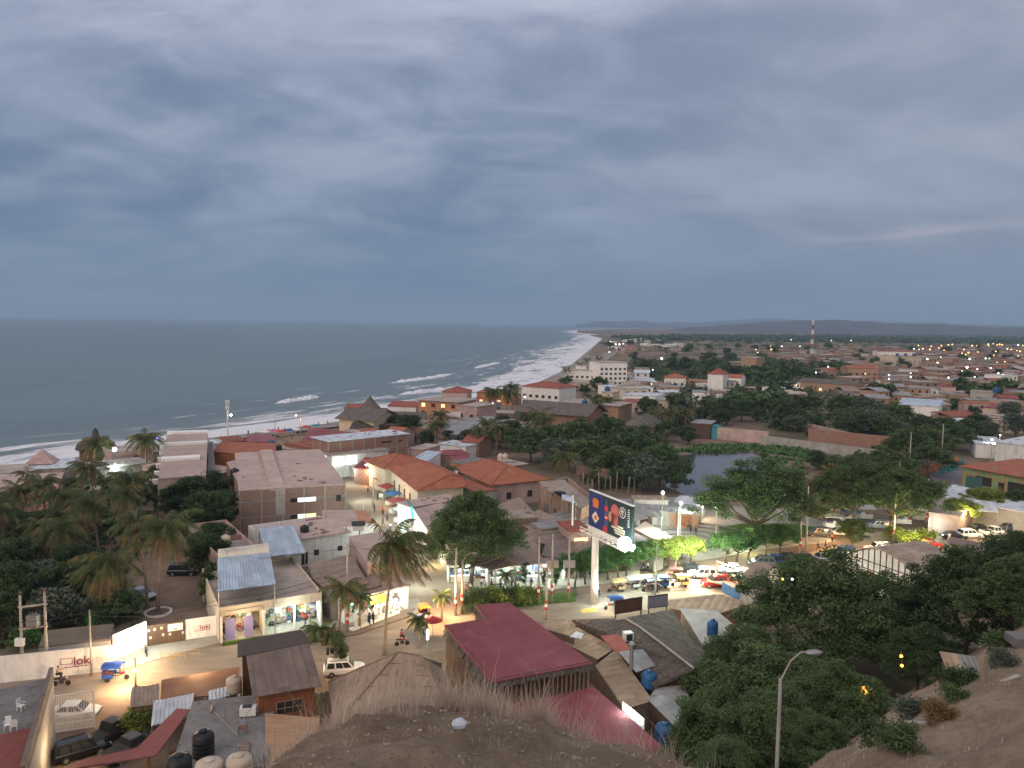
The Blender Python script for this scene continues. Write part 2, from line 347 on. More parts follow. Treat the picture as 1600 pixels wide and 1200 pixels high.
# ------------------------------------------------------------------ sky
def make_world():
    w = bpy.data.worlds.new('World'); S.world = w; w.use_nodes = True; t = w.node_tree; t.nodes.clear()
    n = N.__new__(N); n.t = t
    tc = n.n('ShaderNodeTexCoord'); sp = n.n('ShaderNodeSeparateXYZ'); t.links.new(tc.outputs['Generated'], sp.inputs[0])
    X, Y, Z = sp.outputs
    zz = n.math('ADD', n.math('MAXIMUM', Z, 0.0), .24)
    cb = n.n('ShaderNodeCombineXYZ')
    t.links.new(n.math('DIVIDE', X, zz), cb.inputs[0]); t.links.new(n.math('DIVIDE', Y, zz), cb.inputs[1])
    mp = n.n('ShaderNodeMapping'); mp.inputs['Rotation'].default_value = (0,0,R(-30)); mp.inputs['Scale'].default_value = (1.15,1.5,1); mp.inputs['Location'].default_value = (3.7,1.3,0)
    t.links.new(cb.outputs[0], mp.inputs[0])
    def nz(scale, det, rough, dist):
        a = n.n('ShaderNodeTexNoise'); a.inputs['Scale'].default_value = scale; a.inputs['Detail'].default_value = det; a.inputs['Roughness'].default_value = rough; a.inputs['Distortion'].default_value = dist
        t.links.new(mp.outputs[0], a.inputs['Vector']); return a.outputs['Fac']
    big = nz(.75, 4, .5, .6); fine = nz(2.3, 9, .6, .45)
    cl = n.math('ADD', n.math('MULTIPLY', big, .58), n.math('MULTIPLY', fine, .42))
    cl = n.ramp(cl, .34, .66)
    # dark bank ahead and to the left, brighter overhead, to the right and behind the viewer
    up = n.ramp(Z, .02, .44)
    dark = n.mix(up, srgb(84,104,130), srgb(104,117,142)); light = n.mix(up, srgb(114,130,150), srgb(174,178,195))
    base = n.mix(cl, dark, light)
    rt = n.ramp(X, -.1, .55); base = n.mix(n.math('MULTIPLY', rt, .48), base, srgb(140,146,158))
    mg = n.n('ShaderNodeMapping'); mg.inputs['Scale'].default_value = (1.6,1.6,14); t.links.new(tc.outputs['Generated'], mg.inputs[0]); gn = n.ramp(n.noise(mg.outputs[0], 1.6, 4), .5, .62)
    gap = n.math('MULTIPLY', gn, n.math('MULTIPLY', n.ramp(Z, .07, .09), n.ramp(n.math('MULTIPLY', Z, -1), -.125, -.1)))
    gl = n.math('MULTIPLY', n.math('MULTIPLY', n.ramp(Z, .012, .02), n.ramp(n.math('MULTIPLY', Z, -1), -.034, -.024)), n.ramp(n.math('MULTIPLY', X, -1), .3, .5))
    base = n.mix(n.math('MULTIPLY', n.math('MULTIPLY', gap, n.ramp(X, .3, .5)), .55), base, srgb(188,176,180)); base = n.mix(n.math('MULTIPLY', n.math('MULTIPLY', gl, n.ramp(n.noise(mg.outputs[0], .9, 3), .35, .55)), .5), base, srgb(148,156,166))
    low = n.ramp(n.math('MULTIPLY', Z, -1), -.13, 0); base = n.mix(n.math('MULTIPLY', low, .6), base, srgb(92,112,137))
    back = n.ramp(n.math('MULTIPLY', Y, -1), -.35, .5)
    zen = n.ramp(Z, .45, .85)
    bright = n.math('MAXIMUM', back, zen)
    sky = n.n('ShaderNodeTexSky', sky_type='NISHITA'); sky.sun_disc = False; sky.sun_elevation = R(8); sky.sun_rotation = R(-140); sky.dust_density = 2.5
    nis = n.mix(1.0, sky.outputs[0], (.12,.12,.12), 'MULTIPLY')
    hi = n.mix(cl, (.54,.50,.52), (.86,.80,.80)); hi = n.mix(.35, hi, nis)
    base = n.mix(bright, base, hi)
    b1 = n.n('ShaderNodeBackground'); t.links.new(base, b1.inputs[0]); b1.inputs[1].default_value = SKY
    o = n.n('ShaderNodeOutputWorld'); t.links.new(b1.outputs[0], o.inputs[0])
SKY = 1.0
make_world()
sun = bpy.data.lights.new('sun', 'SUN'); sun.energy = .8; sun.angle = R(45); sun.color = (1,.86,.78)
so = bpy.data.objects.new('sun', sun); COL.objects.link(so); so.rotation_euler = (R(50), 0, R(-40))
# ------------------------------------------------------------------ shoreline, ground, sea
SH = [(-400,-620),(-100,-400),(60,-262),(130,-200)] + [tuple(at(*p, -1.5))[1::-1] for p in ((20,736),(150,708),(250,693),(420,674),(540,657),(700,630),(830,603),(885,577),(912,554),(930,539),(941,529),(940,523))]
SH += [(3000,290),(3600,300),(5000,420),(9000,1500),(20000,5200),(60000,20000)]
SH.sort(); SY = [a for a,b in SH]; SX = [b for a,b in SH]
def shore(y): return float(np.interp(y, SY, SX))
def rows(y0=-380):
    ys = list(np.arange(y0, 100, 40)) + list(np.arange(100, 500, 12)); y = 500.
    while y < 60000: ys.append(y); y *= 1.045
    return ys
HX0, HX1, HY0, HY1 = -60, 95, -20, 92
def sm(a, b, x):
    t = min(1, max(0, (x-a)/(b-a))); return t*t*(3-2*t)
def hz(x, y):
    prof = float(np.interp(y, [-60,-2,0,4,7.5,9,11,13,15,18,25,52,60], [38.2,37.6,37.35,36.0,34.6,34.1,33.3,32.25,30.3,27.2,20,-3,-6]))
    w = 3 + max(0, -y)*.8; ax = abs(x-.1)
    wy = sm(2, 9, y); cr = float(np.interp(x, [-3.4,-2.5,-1.65,-.6,.1,1.25,2.4,3.55], [-.95,-.27,-.03,0,-.2,-.55,-.85,-1.2]))
    k = prof + cr*wy - .07*min(ax, w)**2*(1-wy) - max(0, ax-max(w,3.5))*1.25
    q = y - (19.6 + .81*x)
    z2 = (20.3 - .0*max(0,x-19) + .45*max(0,-q) - .8*max(0,q)); z2 = min(z2, 36)
    s = sm(5, 15, x); z2 = z2*s - 6*(1-s)
    b = (.08 + .38*sm(7,16,x))*math.sin(x*.9+1.3*math.sin(y*.5)) * math.sin(y*.7+x*.3) + .10*math.sin(x*2.7+y*1.9)*math.sin(y*3.1-x)
    m = max(k, z2)
    return max(-4.0, m + b*(1 if m > 2 else 0))
def make_ground():
    m, n = newmat('dusty_ground'); tc = n.n('ShaderNodeTexCoord'); v = tc.outputs['Object']
    a = n.noise(v, .012, 5); b = n.noise(v, .09, 5); c = n.noise(v, 1.3, 4)
    base = n.mix(n.ramp(b, .35, .65), (.17,.125,.09), (.24,.185,.14)); base = n.mix(n.math('MULTIPLY', n.ramp(a, .47, .6), .8), base, (.055,.06,.03))
    base = n.mix(n.math('MULTIPLY', n.ramp(c, .4, .7), .3), base, (.11,.08,.06)); n.out(base, .95, 0, c, .4, .06, spec=.1)
    offs = [-90,-40,-15,0,10,22,40,80,140,220,320,450,650,1000,1600,2600,4500,9000,20000,60000]
    zs = [-8,-5,-3.2,-1.5,-.9,-.35,0] + [0]*13
    V = []; ys = rows()
    for y in ys:
        for o_, z in zip(offs, zs): V.append((shore(y)+o_, y, z))
    k = len(offs); Q = [(i*k+j, i*k+j+1, (i+1)*k+j+1, (i+1)*k+j) for i in range(len(ys)-1) for j in range(k-1)]
    struct('ground', npmesh('ground', V, Q), m)
    # beach
    ms, n = newmat('beach_sand'); tc = n.n('ShaderNodeTexCoord'); c = n.noise(tc.outputs['Object'], .15, 5)
    n.out(n.mix(n.ramp(c,.35,.65), (.20,.165,.14), (.29,.245,.215)), .7, 0, n.noise(tc.outputs['Object'], 2, 3), .2, .05)
    V = []; of2 = [-14,0,7,14,22]; z2 = [-3.0,-1.42,-.82,-.27,.06]
    for y in ys:
        for j,(o_, z) in enumerate(zip(of2, z2)):
            wd = 1 + min(2.2, max(0, (y-560)/500)) if y > 560 and y < 6000 else 1
            V.append((shore(y)+o_*(wd if o_ > 0 else 1), y, z + (.06 if o_ > 0 else 0)))
    k = len(of2); Q = [(i*k+j, i*k+j+1, (i+1)*k+j+1, (i+1)*k+j) for i in range(len(ys)-1) for j in range(k-1)]
    struct('beach', npmesh('beach', V, Q), ms)
    # sea: uv = (metres along, metres out)
    m, n = newmat('sea_water'); uv = n.n('ShaderNodeUVMap'); sp = n.n('ShaderNodeSeparateXYZ'); n.t.links.new(uv.outputs[0], sp.inputs[0])
    U, W = sp.outputs[0], sp.outputs[1]
    def st(su, sw, scale, det, rough=.6):
        mp = n.n('ShaderNodeMapping'); mp.inputs['Scale'].default_value = (su, sw, 1); n.t.links.new(uv.outputs[0], mp.inputs[0]); return n.noise(mp.outputs[0], scale, det, rough)
    f1 = st(.35, 1, .05, 7, .68); f2 = st(.25, 1, .22, 6, .7); f3 = st(.2, 1, .018, 3)
    wide = n.n('ShaderNodeMapRange'); wide.inputs[1].default_value = 260; wide.inputs[2].default_value = 1100; wide.inputs[3].default_value = 62; wide.inputs[4].default_value = 120; n.t.links.new(U, wide.inputs[0])
    rel = n.math('DIVIDE', W, wide.outputs[0])
    th = n.n('ShaderNodeMapRange'); th.inputs[1].default_value = 0; th.inputs[2].default_value = 1.35; th.inputs[3].default_value = .365; th.inputs[4].default_value = .68; n.t.links.new(rel, th.inputs[0])
    mixn = n.math('ADD', n.math('MULTIPLY', f1, .6), n.math('MULTIPLY', f2, .4))
    foam = n.ramp(n.math('SUBTRACT', mixn, th.outputs[0]), -.02, .09)
    lim = n.ramp(n.math('MULTIPLY', rel, -1), -2.0, -1.1); foam = n.math('MULTIPLY', foam, lim)
    lines = n.math('MULTIPLY', n.ramp(n.math('SINE', n.math('ADD', n.math('MULTIPLY', W, .14), n.math('MULTIPLY', f3, 30))), .86, .99), n.math('MULTIPLY', n.ramp(f2, .5, .62), n.ramp(n.math('MULTIPLY', rel, -1), -1.9, -1.2)))
    foam = n.math('MAXIMUM', foam, n.math('MULTIPLY', lines, .8))
    deep = n.ramp(n.math('MULTIPLY', W, -1), -160, -20); deep2 = n.math('SUBTRACT', 1, deep)
    base = n.mix(n.ramp(f3, .35, .65), (.068,.122,.130), (.090,.150,.156)); base = n.mix(n.math('MULTIPLY', deep, .6), base, (.115,.135,.135))
    base = n.mix(foam, base, (.66,.66,.70))
    rg = n.math('ADD', .32, n.math('MULTIPLY', foam, .5))
    tco = n.n('ShaderNodeTexCoord')
    mpb = n.n('ShaderNodeMapping'); mpb.inputs['Scale'].default_value = (.45,1,1); mpb.inputs['Rotation'].default_value = (0,0,R(20)); n.t.links.new(tco.outputs['Object'], mpb.inputs[0])
    bump = n.math('ADD', n.noise(mpb.outputs[0], .09, 6, .65), n.math('MULTIPLY', foam, .2))
    n.out(base, rg, 0, bump, .55, 2.2, spec=.35)
    offs = [14,0,-8,-16,-30,-50,-80,-120,-180,-300,-600,-1200,-3000,-9000,-30000,-90000]
    ys = rows(-600); V = []; UVs = []
    for y in ys:
        for o_ in offs: V.append((shore(y)+o_, y, -1.5 if o_ < 0 else -1.46)); UVs.append((y, -o_))
    k = len(offs); Q = [(i*k+j+1, i*k+j, (i+1)*k+j, (i+1)*k+j+1) for i in range(len(ys)-1) for j in range(k-1)]
    me = npmesh('sea_water', V, Q); uvl = me.uv_layers.new(name='UVMap')
    li = np.array(Q).ravel(); uvl.data.foreach_set('uv', np.array(UVs, np.float32)[li].ravel())
    struct('sea_water', me, m)
    # breaking waves: low rounded rollers with foam crests
    fm, n = newmat('wave_foam'); tc = n.n('ShaderNodeTexCoord'); c = n.noise(tc.outputs['Object'], .7, 6)
    n.out(n.mix(n.ramp(c,.35,.6), (.5,.52,.56), (.8,.8,.83)), .8, 0, c, .8, .3)
    wr = random.Random(5)
    for p in (((608,598),(640,594),(672,590),(714,582)), ((428,629),(452,626),(478,622),(500,618)), ((742,575),(758,571),(783,565)), ((850,549),(872,545),(890,541)), ((620,616),(664,611),(700,606)), ((846,571),(868,565),(884,559)), ((892,531),(904,527),(914,523)), ((800,578),(842,568)), ((884,545),(908,538))):
        pts = [at(a, b, -1.0) for a,b in p]; V = []; F_ = []; n_ = 40
        for i in range(n_+1):
            f = i/n_*(len(pts)-1); j = min(int(f), len(pts)-2); P = pts[j].lerp(pts[j+1], f-j); d = (pts[j+1]-pts[j]).normalized(); nr = Vector((-d.y, d.x, 0))
            e = min(1, min(i, n_-i)/8)*(.75+.5*wr.random()); wd = (3.2+P.length/220)*e*(.7+.6*wr.random())
            for k_ in range(7):
                a = k_/6; V.append(P + nr*wd*(a-.5) + Vector((0,0,-.6+1.5*e*math.sin(PI*a)*(.7+.5*wr.random()))))
        F_ = [(i*7+k_, i*7+k_+1, (i+1)*7+k_+1, (i+1)*7+k_) for i in range(n_) for k_ in range(6)]
        struct('breaking_wave', MB().add(V, F_), fm, smooth=True)
make_ground()
def make_hill():
    m, n = newmat('dry_hillside'); tc = n.n('ShaderNodeTexCoord'); v = tc.outputs['Object']
    a = n.noise(v, .35, 5); b = n.noise(v, 2.2, 6, .7); c = n.noise(v, 14, 5, .7)
    base = n.mix(n.ramp(a,.35,.65), (.34,.25,.175), (.48,.36,.265)); base = n.mix(n.math('MULTIPLY', n.ramp(b,.42,.66), .6), base, (.24,.165,.115))
    d = n.noise(v, 45, 4, .8); base = n.mix(n.math('MULTIPLY', n.ramp(d,.5,.66), .75), base, (.40,.32,.26)); base = n.mix(n.math('MULTIPLY', n.ramp(n.noise(v, 30, 4, .8),.55,.66), .6), base, (.08,.055,.04)); n.out(base, .95, 0, n.math('ADD', n.math('ADD', c, b), d), 1.0, .09, spec=.1)
    xs = np.concatenate([np.arange(HX0,-8,1.2), np.arange(-8,8,.22), np.arange(8,HX1,1.1)]); ys = np.concatenate([np.arange(HY0,4,1.2), np.arange(4,18,.25), np.arange(18,HY1,1.1)])
    V = []
    rr = np.random.default_rng(3)
    for y in ys:
        for x in xs: V.append((x, y, hz(x,y) + (.04*rr.standard_normal() if abs(x) < 8 and 4 < y < 18 else 0)))
    k = len(xs); Q = [(i*k+j, i*k+j+1, (i+1)*k+j+1, (i+1)*k+j) for i in range(len(ys)-1) for j in range(k-1)]
    me = npmesh('hill', V, Q); me.polygons.foreach_set('use_smooth', [True]*len(me.polygons)); struct('hill', me, m)
make_hill()
# ------------------------------------------------------------------ vegetation
def cards(C, Rr, per, size, rng, up=.5, asp=.45):
    """leaf cards spread through clumps: C (n,3) centres, Rr (n,3) radii"""
    n = len(C); N_ = n*per
    c = np.repeat(C, per, 0); r = np.repeat(Rr, per, 0)
    d = rng.standard_normal((N_,3)); d /= np.linalg.norm(d,axis=1)[:,None]
    p = c + d*r*(rng.random((N_,1))**.45)
    nm = rng.standard_normal((N_,3)); nm[:,2] = np.abs(nm[:,2]) + up*2; nm /= np.linalg.norm(nm,axis=1)[:,None]
    t = rng.standard_normal((N_,3)); t -= (t*nm).sum(1)[:,None]*nm; t /= np.linalg.norm(t,axis=1)[:,None]
    b = np.cross(nm, t); s = size*(.55+.9*rng.random((N_,1)))
    q = np.stack([p - t*s, p + b*s*asp, p + t*s, p - b*s*asp], 1)
    return q.reshape(-1,3)
def quads(V): return npmesh('leaves', V, np.arange(len(V)).reshape(-1,4))
def crown_pts(kind, r, h, n, rng):
    """clump centres of a crown of radius r whose underside is at 0 and top at h"""
    P = []
    while len(P) < n:
        a = rng.random()*2*PI; q = math.sqrt(rng.random())
        lob = .95 + .17*math.sin(3*a+r+h) + .14*math.sin(5*a+2.1*r) + .08*math.sin(8*a+r*h)
        x, y = math.cos(a)*q*r*lob, math.sin(a)*q*r*lob
        top = h*(1-.78*q**2.4)*(1+.16*math.sin(x*1.35+r)*math.cos(y*1.2-h)); u = rng.random()
        if kind == 'umbrella': z = top - (u**1.5)*h*.62*(1.2-q)
        elif kind == 'flat': z = h*(.25+.72*rng.random())*(1-.12*q*q) if q > .7 else h*(.72+.28*rng.random()) - .1*h*q
        elif kind == 'weep': z = top - (u**1.1)*h*.9*(.35+.65*q)
        else:
            zz = rng.random()**.6; w = math.sqrt(max(.05, 1-(2*zz-1)**2*(.85 if zz > .5 else .5)))
            x, y, z = x*w, y*w, zz*h
        P.append((x,y,z))
    return np.array(P)
def make_tree(kind, r, h, th, seed, nclump, per, leaf, cl=(1.3,.55), limbs=7, tr=.28):
    rng = np.random.default_rng(seed); P = crown_pts(kind, r, h, nclump, rng)
    P[:,2] += th
    sz = r/6*cl[0]*(.7+.6*rng.random((nclump,1)))
    Rr = np.concatenate([sz, sz, sz*cl[1]], 1)
    crown = quads(cards(P, Rr, per, leaf, rng, .55 if kind in ('umbrella','flat') else .35))
    mb = MB(); q = random.Random(seed); lean = (q.uniform(-.6,.6), q.uniform(-.6,.6))
    fork = Vector((lean[0], lean[1], th*.72))
    mb.tube([(0,0,-.3),(lean[0]*.3,lean[1]*.3,th*.35),fork], [tr*1.25,tr,tr*.85], 8)
    idx = q.sample(range(nclump), min(limbs, nclump))
    for i in idx:
        e = Vector(P[i]); m_ = fork.lerp(e, .5) + Vector((q.uniform(-.5,.5), q.uniform(-.5,.5), -.25*(e-fork).length*.3))
        mb.tube([fork, fork.lerp(m_,.5)+Vector((0,0,-.1)), m_, e], [tr*.6,tr*.45,tr*.3,tr*.08], 5, False)
    return mb.mesh('trunk', True), crown
TREES = {}
def treeset(key, leaf_m, *a, **k): TREES[key] = (*make_tree(*a, **k), leaf_m)
for i in range(3): treeset('big%d'%i, L_alg, 'umbrella', 7, 6.6, 3.2, 20+i, 260, 190, .16, cl=(1.0,.5), limbs=14, tr=.32)
for i in range(3): treeset('slope%d'%i, L_alg2, 'umbrella', 6, 6.0, 2.6, 30+i, 210, 220, .135, cl=(1.0,.45), limbs=10, tr=.26)
for i in range(2): treeset('round%d'%i, L_dk, 'round', 4, 6, 2.2, 40+i, 130, 150, .18, cl=(1.3,.75), tr=.22)
for i in range(2): treeset('ficus%d'%i, L_gr, 'flat', 2.6, 2.2, 2.0, 50+i, 60, 180, .13, cl=(1.5,.7), limbs=5, tr=.14)
for i in range(2): treeset('mid%d'%i, L_alg, 'umbrella', 5, 4.6, 2.4, 60+i, 100, 78, .25, cl=(1.25,.55), limbs=6, tr=.22)
for i in range(2): treeset('midround%d'%i, L_dk, 'round', 3.6, 5.2, 1.4, 70+i, 75, 64, .27, cl=(1.45,.75), limbs=4)
treeset('midgrey', L_gy, 'round', 4, 4.4, 1.6, 75, 55, 95, .28, cl=(1.8,.7), limbs=4)
treeset('bush', L_gr, 'round', 1.3, 1.5, .1, 80, 26, 90, .11, cl=(2.6,.9), limbs=3, tr=.05)
treeset('slim', L_dk, 'round', .9, 4.2, .5, 81, 34, 50, .16, cl=(2.6,1.2), limbs=3, tr=.07)
for i in range(3): treeset('far%d'%i, [L_alg, L_dk, L_alg2][i], 'round', 4, 4.8, .8, 90+i, 22, 22, .85, cl=(2.2,.7), limbs=2)
def tree(key, loc, label, sc=1, rz=None, leaf=None, cat='tree', name='tree', group=None, lm=None, auto=False, parts=True):
    tr_, cr, lf = TREES[key]
    t = thing(name, label, cat, loc, rnd.uniform(0,6.28) if rz is None else rz, group, lm, auto, sc)
    a = link('trunk', tr_, None, t); b = link("crown", cr, None, t)
    for o, m in ((a, bark), (b, leaf or lf)):
        if not o.data.materials: o.data.materials.append(m)
        o.material_slots[0].link = 'OBJECT'; o.material_slots[0].material = m
    return t
FAR = {}
def fartree(key, loc, label, sc, cat='tree', name='tree', group=None):
    """tree of a few pixels: trunk and crown in one mesh"""
    if key not in FAR:
        tr_, cr, lf = TREES[key]; n1 = len(tr_.vertices)
        V = np.empty(n1*3, np.float32); tr_.vertices.foreach_get('co', V); W = np.empty(len(cr.vertices)*3, np.float32); cr.vertices.foreach_get('co', W)
        me = bpy.data.meshes.new('far_tree')
        fs = [tuple(p.vertices) for p in tr_.polygons]; nf = len(fs)
        fs += [tuple(range(n1+i, n1+i+4)) for i in range(0, len(cr.vertices), 4)]
        me.from_pydata(V.reshape(-1,3).tolist() + W.reshape(-1,3).tolist(), [], fs); me.materials.append(bark); me.materials.append(lf)
        me.polygons.foreach_set('material_index', [0]*nf + [1]*(len(fs)-nf)); FAR[key] = me
    o = link(name, FAR[key], None, None, loc); o.rotation_euler = (0,0,rnd.uniform(0,6.28)); o.scale = (sc, sc, sc*rnd.uniform(.8,1.1))
    return tag(o, label, cat, group, auto=True)
def make_palm(h, fr, nf, seed, lean=(0,0), dry=.2, wind=0, lw=.12, lpairs=26):
    q = random.Random(seed); mb = MB()
    top = Vector((lean[0], lean[1], h)); pts = []; rad = []
    for i in range(9):
        f = i/8; pts.append((top.x*f*f, top.y*f*f, h*f - (.4 if i == 0 else 0))); rad.append(.2-.08*f + (.1 if i == 0 else 0))
    mb.tube(pts, rad, 8); trunk = mb.mesh('trunk', True)
    G, D = [[], []], [[], []]
    for k in range(nf):
        isdry = k < nf*dry
        az = k*2.39996 + q.uniform(-.25,.25); el = q.uniform(-.9,-.35) if isdry else -.25 + 1.35*((k-nf*dry)/(nf*(1-dry))) + q.uniform(-.15,.15)
        L = fr*q.uniform(.85,1.1); p = top.copy(); d = Vector((math.cos(az)*math.cos(el), math.sin(az)*math.cos(el), math.sin(el))); rach = [p.copy()]
        steps = 9
        for s in range(steps):
            p = p + d*(L/steps); rach.append(p.copy())
            d = (d + Vector((wind*.16, -wind*.05, -.16 - .05*q.random() - (.08 if isdry else 0)))).normalized()
        V, Fc = D if isdry else G
        def strip(a, b, w):  # thin blade
            t = (b-a).normalized(); s_ = t.cross(Vector((0,0,1))); s_ = s_.normalized() if s_.length > .05 else Vector((1,0,0))
            n0 = len(V); V.extend([a - s_*w*.5, a + s_*w*.5, b + s_*w*.12, b - s_*w*.12]); Fc.append((n0,n0+1,n0+2,n0+3))
        for s in range(steps): strip(rach[s], rach[s+1], .09*(1-s/steps)+.02)
        for j in range(2, lpairs):
            f = j/lpairs*steps; i0 = min(int(f), steps-1); b = rach[i0].lerp(rach[i0+1], f-i0); t = (rach[i0+1]-rach[i0]).normalized()
            sd = t.cross(Vector((0,0,1))); sd = sd.normalized() if sd.length > .05 else Vector((1,0,0))
            ll = fr*.27*math.sin(PI*(.12+.85*j/lpairs))**.7
            for sg in (-1,1):
                dr = (sd*sg*.75 + t*.45 + Vector((0,0,-.55 - q.random()*.5 - (.5 if isdry else 0))) + Vector((wind*.3,0,0))).normalized()
                m_ = b + dr*ll*q.uniform(.8,1.1); n0 = len(V); w = lw*.5
                V.extend([b - t*w, b + t*w, m_ + t*w*.4, m_ - t*w*.4]); Fc.append((n0,n0+1,n0+2,n0+3))
    def me(nm, X): m_ = bpy.data.meshes.new(nm); m_.from_pydata([tuple(v) for v in X[0]], [], X[1]); m_.update(); return m_
    return trunk, me('crown', G), (me('dry_fronds', D) if D[0] else None)
PALM = {}
PALM['tall'] = make_palm(9, 4.2, 30, 1, (.8,.5), .3)
PALM['tallb'] = make_palm(10.5, 3.8, 26, 2, (-.9,.4), .34)
PALM['droop'] = make_palm(6.5, 4.6, 30, 3, (.3,-.2), .42)
PALM['mid'] = make_palm(7, 3.6, 26, 4, (-.5,-.5), .2)
PALM['wind'] = make_palm(13.0, 5.6, 38, 5, (1.2,.8), .3, 1.3, .17)
PALM['small'] = make_palm(4.4, 2.4, 18, 6, (.2,.1), .2)
PALM['baby'] = make_palm(1.0, 2.1, 16, 7, (0,0), .0)
PALM['far'] = make_palm(7, 3.4, 16, 8, (.4,.3), .15, 0, .26, 9)
def palm(key, loc, label, sc=1, rz=0, group=None, lm=None, auto=False, leaf=None):
    a, b, c = PALM[key]; t = thing('palm_tree', label, 'palm tree', loc, rz, group, lm, auto, sc)
    link('trunk', a, palmbark, t); link('crown', b, leaf or L_palm, t)
    if c: link('dead_fronds', c, L_pdry, t)
    return t
# ------------------------------------------------------------------ vehicles
def loft(mb, rings):
    n = len(rings[0]); vs = [p for r_ in rings for p in r_]; m = len(rings)
    return mb.add(vs, [(i*n+k, i*n+(k+1)%n, (i+1)*n+(k+1)%n, (i+1)*n+k) for i in range(m-1) for k in range(n)] + [tuple(range(n-1,-1,-1)), tuple(range((m-1)*n, m*n))])
car_white = plain('white_car_paint', (.66,.66,.65), .25, var=.03, bump=0, spec=.5, stain=(.45,.4,.34), st_amt=.15)
car_red = flat('red_car_paint', (.30,.015,.015), .25, 0, .5); car_black = flat('black_car_paint', (.012,.012,.014), .2, 0, .5)
car_silver = flat('silver_car_paint', (.32,.35,.38), .3, .3, .5); car_grey = flat('grey_car_paint', (.10,.10,.105), .3, .2, .5); car_blue = flat('blue_car_paint', (.02,.05,.16), .3, 0, .5); car_tan = flat('tan_car_paint', (.28,.21,.14), .35, 0, .5)
def make_car(kind):
    L, W, Hh = {'sedan':(4.4,1.72,1.45), 'suv':(4.5,1.82,1.72), 'pickup':(5.1,1.82,1.74)}[kind]
    t = thing('parked_car', 'car', 'car'); w = W/2; belt = {'sedan':.86,'suv':1.0,'pickup':1.02}[kind]
    def ring(x, z0, z1, k=1): return [(x,-w*.9*k,z0),(x,-w*k,z0+.16),(x,-w*k,z1-.16),(x,-w*.9*k,z1),(x,w*.9*k,z1),(x,w*k,z1-.16),(x,w*k,z0+.16),(x,w*.9*k,z0)]
    h = L/2; hood = belt-.08
    body = MB(); loft(body, [ring(-h,.42,belt-.1,.9), ring(-h+.12,.28,belt,.97), ring(-.3,.25,belt), ring(h*.36,.25,belt), ring(h-.5,.26,hood,.98), ring(h-.1,.3,hood-.14,.93), ring(h,.42,hood-.28,.86)])
    if kind == 'pickup': cb = (-.55, .25, 1.0, .95)         # back bottom, back top, front top, front bottom offset
    cx = {'sedan':(-1.75,-1.05,.35,1.15), 'suv':(-2.12,-1.85,.45,1.1), 'pickup':(-.55,-.4,.75,1.3)}[kind]
    def cr(x0, x1):
        return [(x0,-w*.94,belt-.02),(x1,-w*.76,Hh-.06),(x1+.02,-w*.66,Hh),(x1+.02,w*.66,Hh),(x1,w*.76,Hh-.06),(x0,w*.94,belt-.02)]
    loft(body, [cr(cx[0],cx[1]), cr((cx[0]*2+cx[3])/3,(cx[1]*2+cx[2])/3), cr(cx[3],cx[2])])
    body.build('body', car_white, t, True)
    for f in t.children[-1].data.polygons: f.use_smooth = False
    z0, z1 = belt+.05, Hh-.12
    def side(sy, fa, fb):
        g = MB()
        def P(f, z):
            u = (z-belt)/(Hh-belt); xb = cx[0]+(cx[3]-cx[0])*f; xt = cx[1]+(cx[2]-cx[1])*f
            return (xb+(xt-xb)*u, sy*(w*(.94-.18*u)+.012), z)
        q = [P(fa,z0),P(fb,z0),P(fb,z1),P(fa,z1)]; qq = [(a,b-sy*.03,c) for a,b,c in q]
        g.add(q+qq, [(0,1,2,3),(7,6,5,4),(0,4,5,1),(1,5,6,2),(2,6,7,3),(3,7,4,0)]); g.build('window', glass, t)
    for sy in (-1,1):
        if kind == 'pickup': side(sy,.08,.48); side(sy,.54,.9)
        else: side(sy,.08,.34 if kind=='suv' else .42); side(sy,.40 if kind=='suv' else .47,.64 if kind=='suv' else .7); side(sy,.68 if kind=='suv' else .74,.92)
    def end(nm, xb, xt, o):
        u0, u1 = .12, .9; P = lambda u, sy: (xb+(xt-xb)*u+o, sy*w*(.88-.16*u), belt+(Hh-belt)*u)
        q = [P(u0,-1),P(u0,1),P(u1,1),P(u1,-1)]; MB().add(q+[(a-o*2,b,c) for a,b,c in q], [(0,1,2,3),(7,6,5,4),(0,4,5,1),(1,5,6,2),(2,6,7,3),(3,7,4,0)]).build(nm, glass, t)
    end('windscreen', cx[3], cx[2], .02); end('rear_window', cx[0], cx[1], -.02)
    if kind == 'pickup': MB().box(-h+.15,-.62,-w*.82,w*.82,belt-.28,belt+.006).build('load_bed', flat('bed_liner',(.03,.03,.03),.8), t)
    for sx in (-1,1):
        for sy in (-1,1):
            k = MB().lathe([(.2,-.11),(.33,-.1),(.34,0),(.33,.1),(.2,.11)], 14); k.v = [(sx*L*.3+x, sy*(w-.1)+z, .34+y) for x,y,z in k.v]
            wh = k.build('wheel', rubber, t); k = MB().lathe([(.05,-.12),(.2,-.118),(.2,.118),(.05,.12)], 10); k.v = [(sx*L*.3+x, sy*(w-.095)+z, .34+y) for x,y,z in k.v]; k.build('rim', metal_g, wh)
    for sy in (-1,1):
        MB().cbox((h-.1,sy*w*.62,hood-.24),.14,.34,.16).build('headlight', flat('headlight_glass',(.55,.55,.52),.15), t)
        MB().cbox((-h+.08,sy*w*.72,belt-.25),.12,.22,.24).build('tail_light', flat('tail_light_red',(.25,.012,.012),.25), t)
    for sx in (-1,1): MB().cbox((sx*(h-.03),0,.46),.14,W*.86,.18).build('bumper', flat('bumper_grey',(.06,.06,.06),.6), t)
    if kind == 'suv':
        for sy in (-1,1): MB().cbox((-.6,sy*w*.6,Hh+.05),1.9,.05,.05).build('roof_rail', metal_d, t)
    return proto(t)
CAR = {k: make_car(k) for k in ('sedan','suv','pickup')}
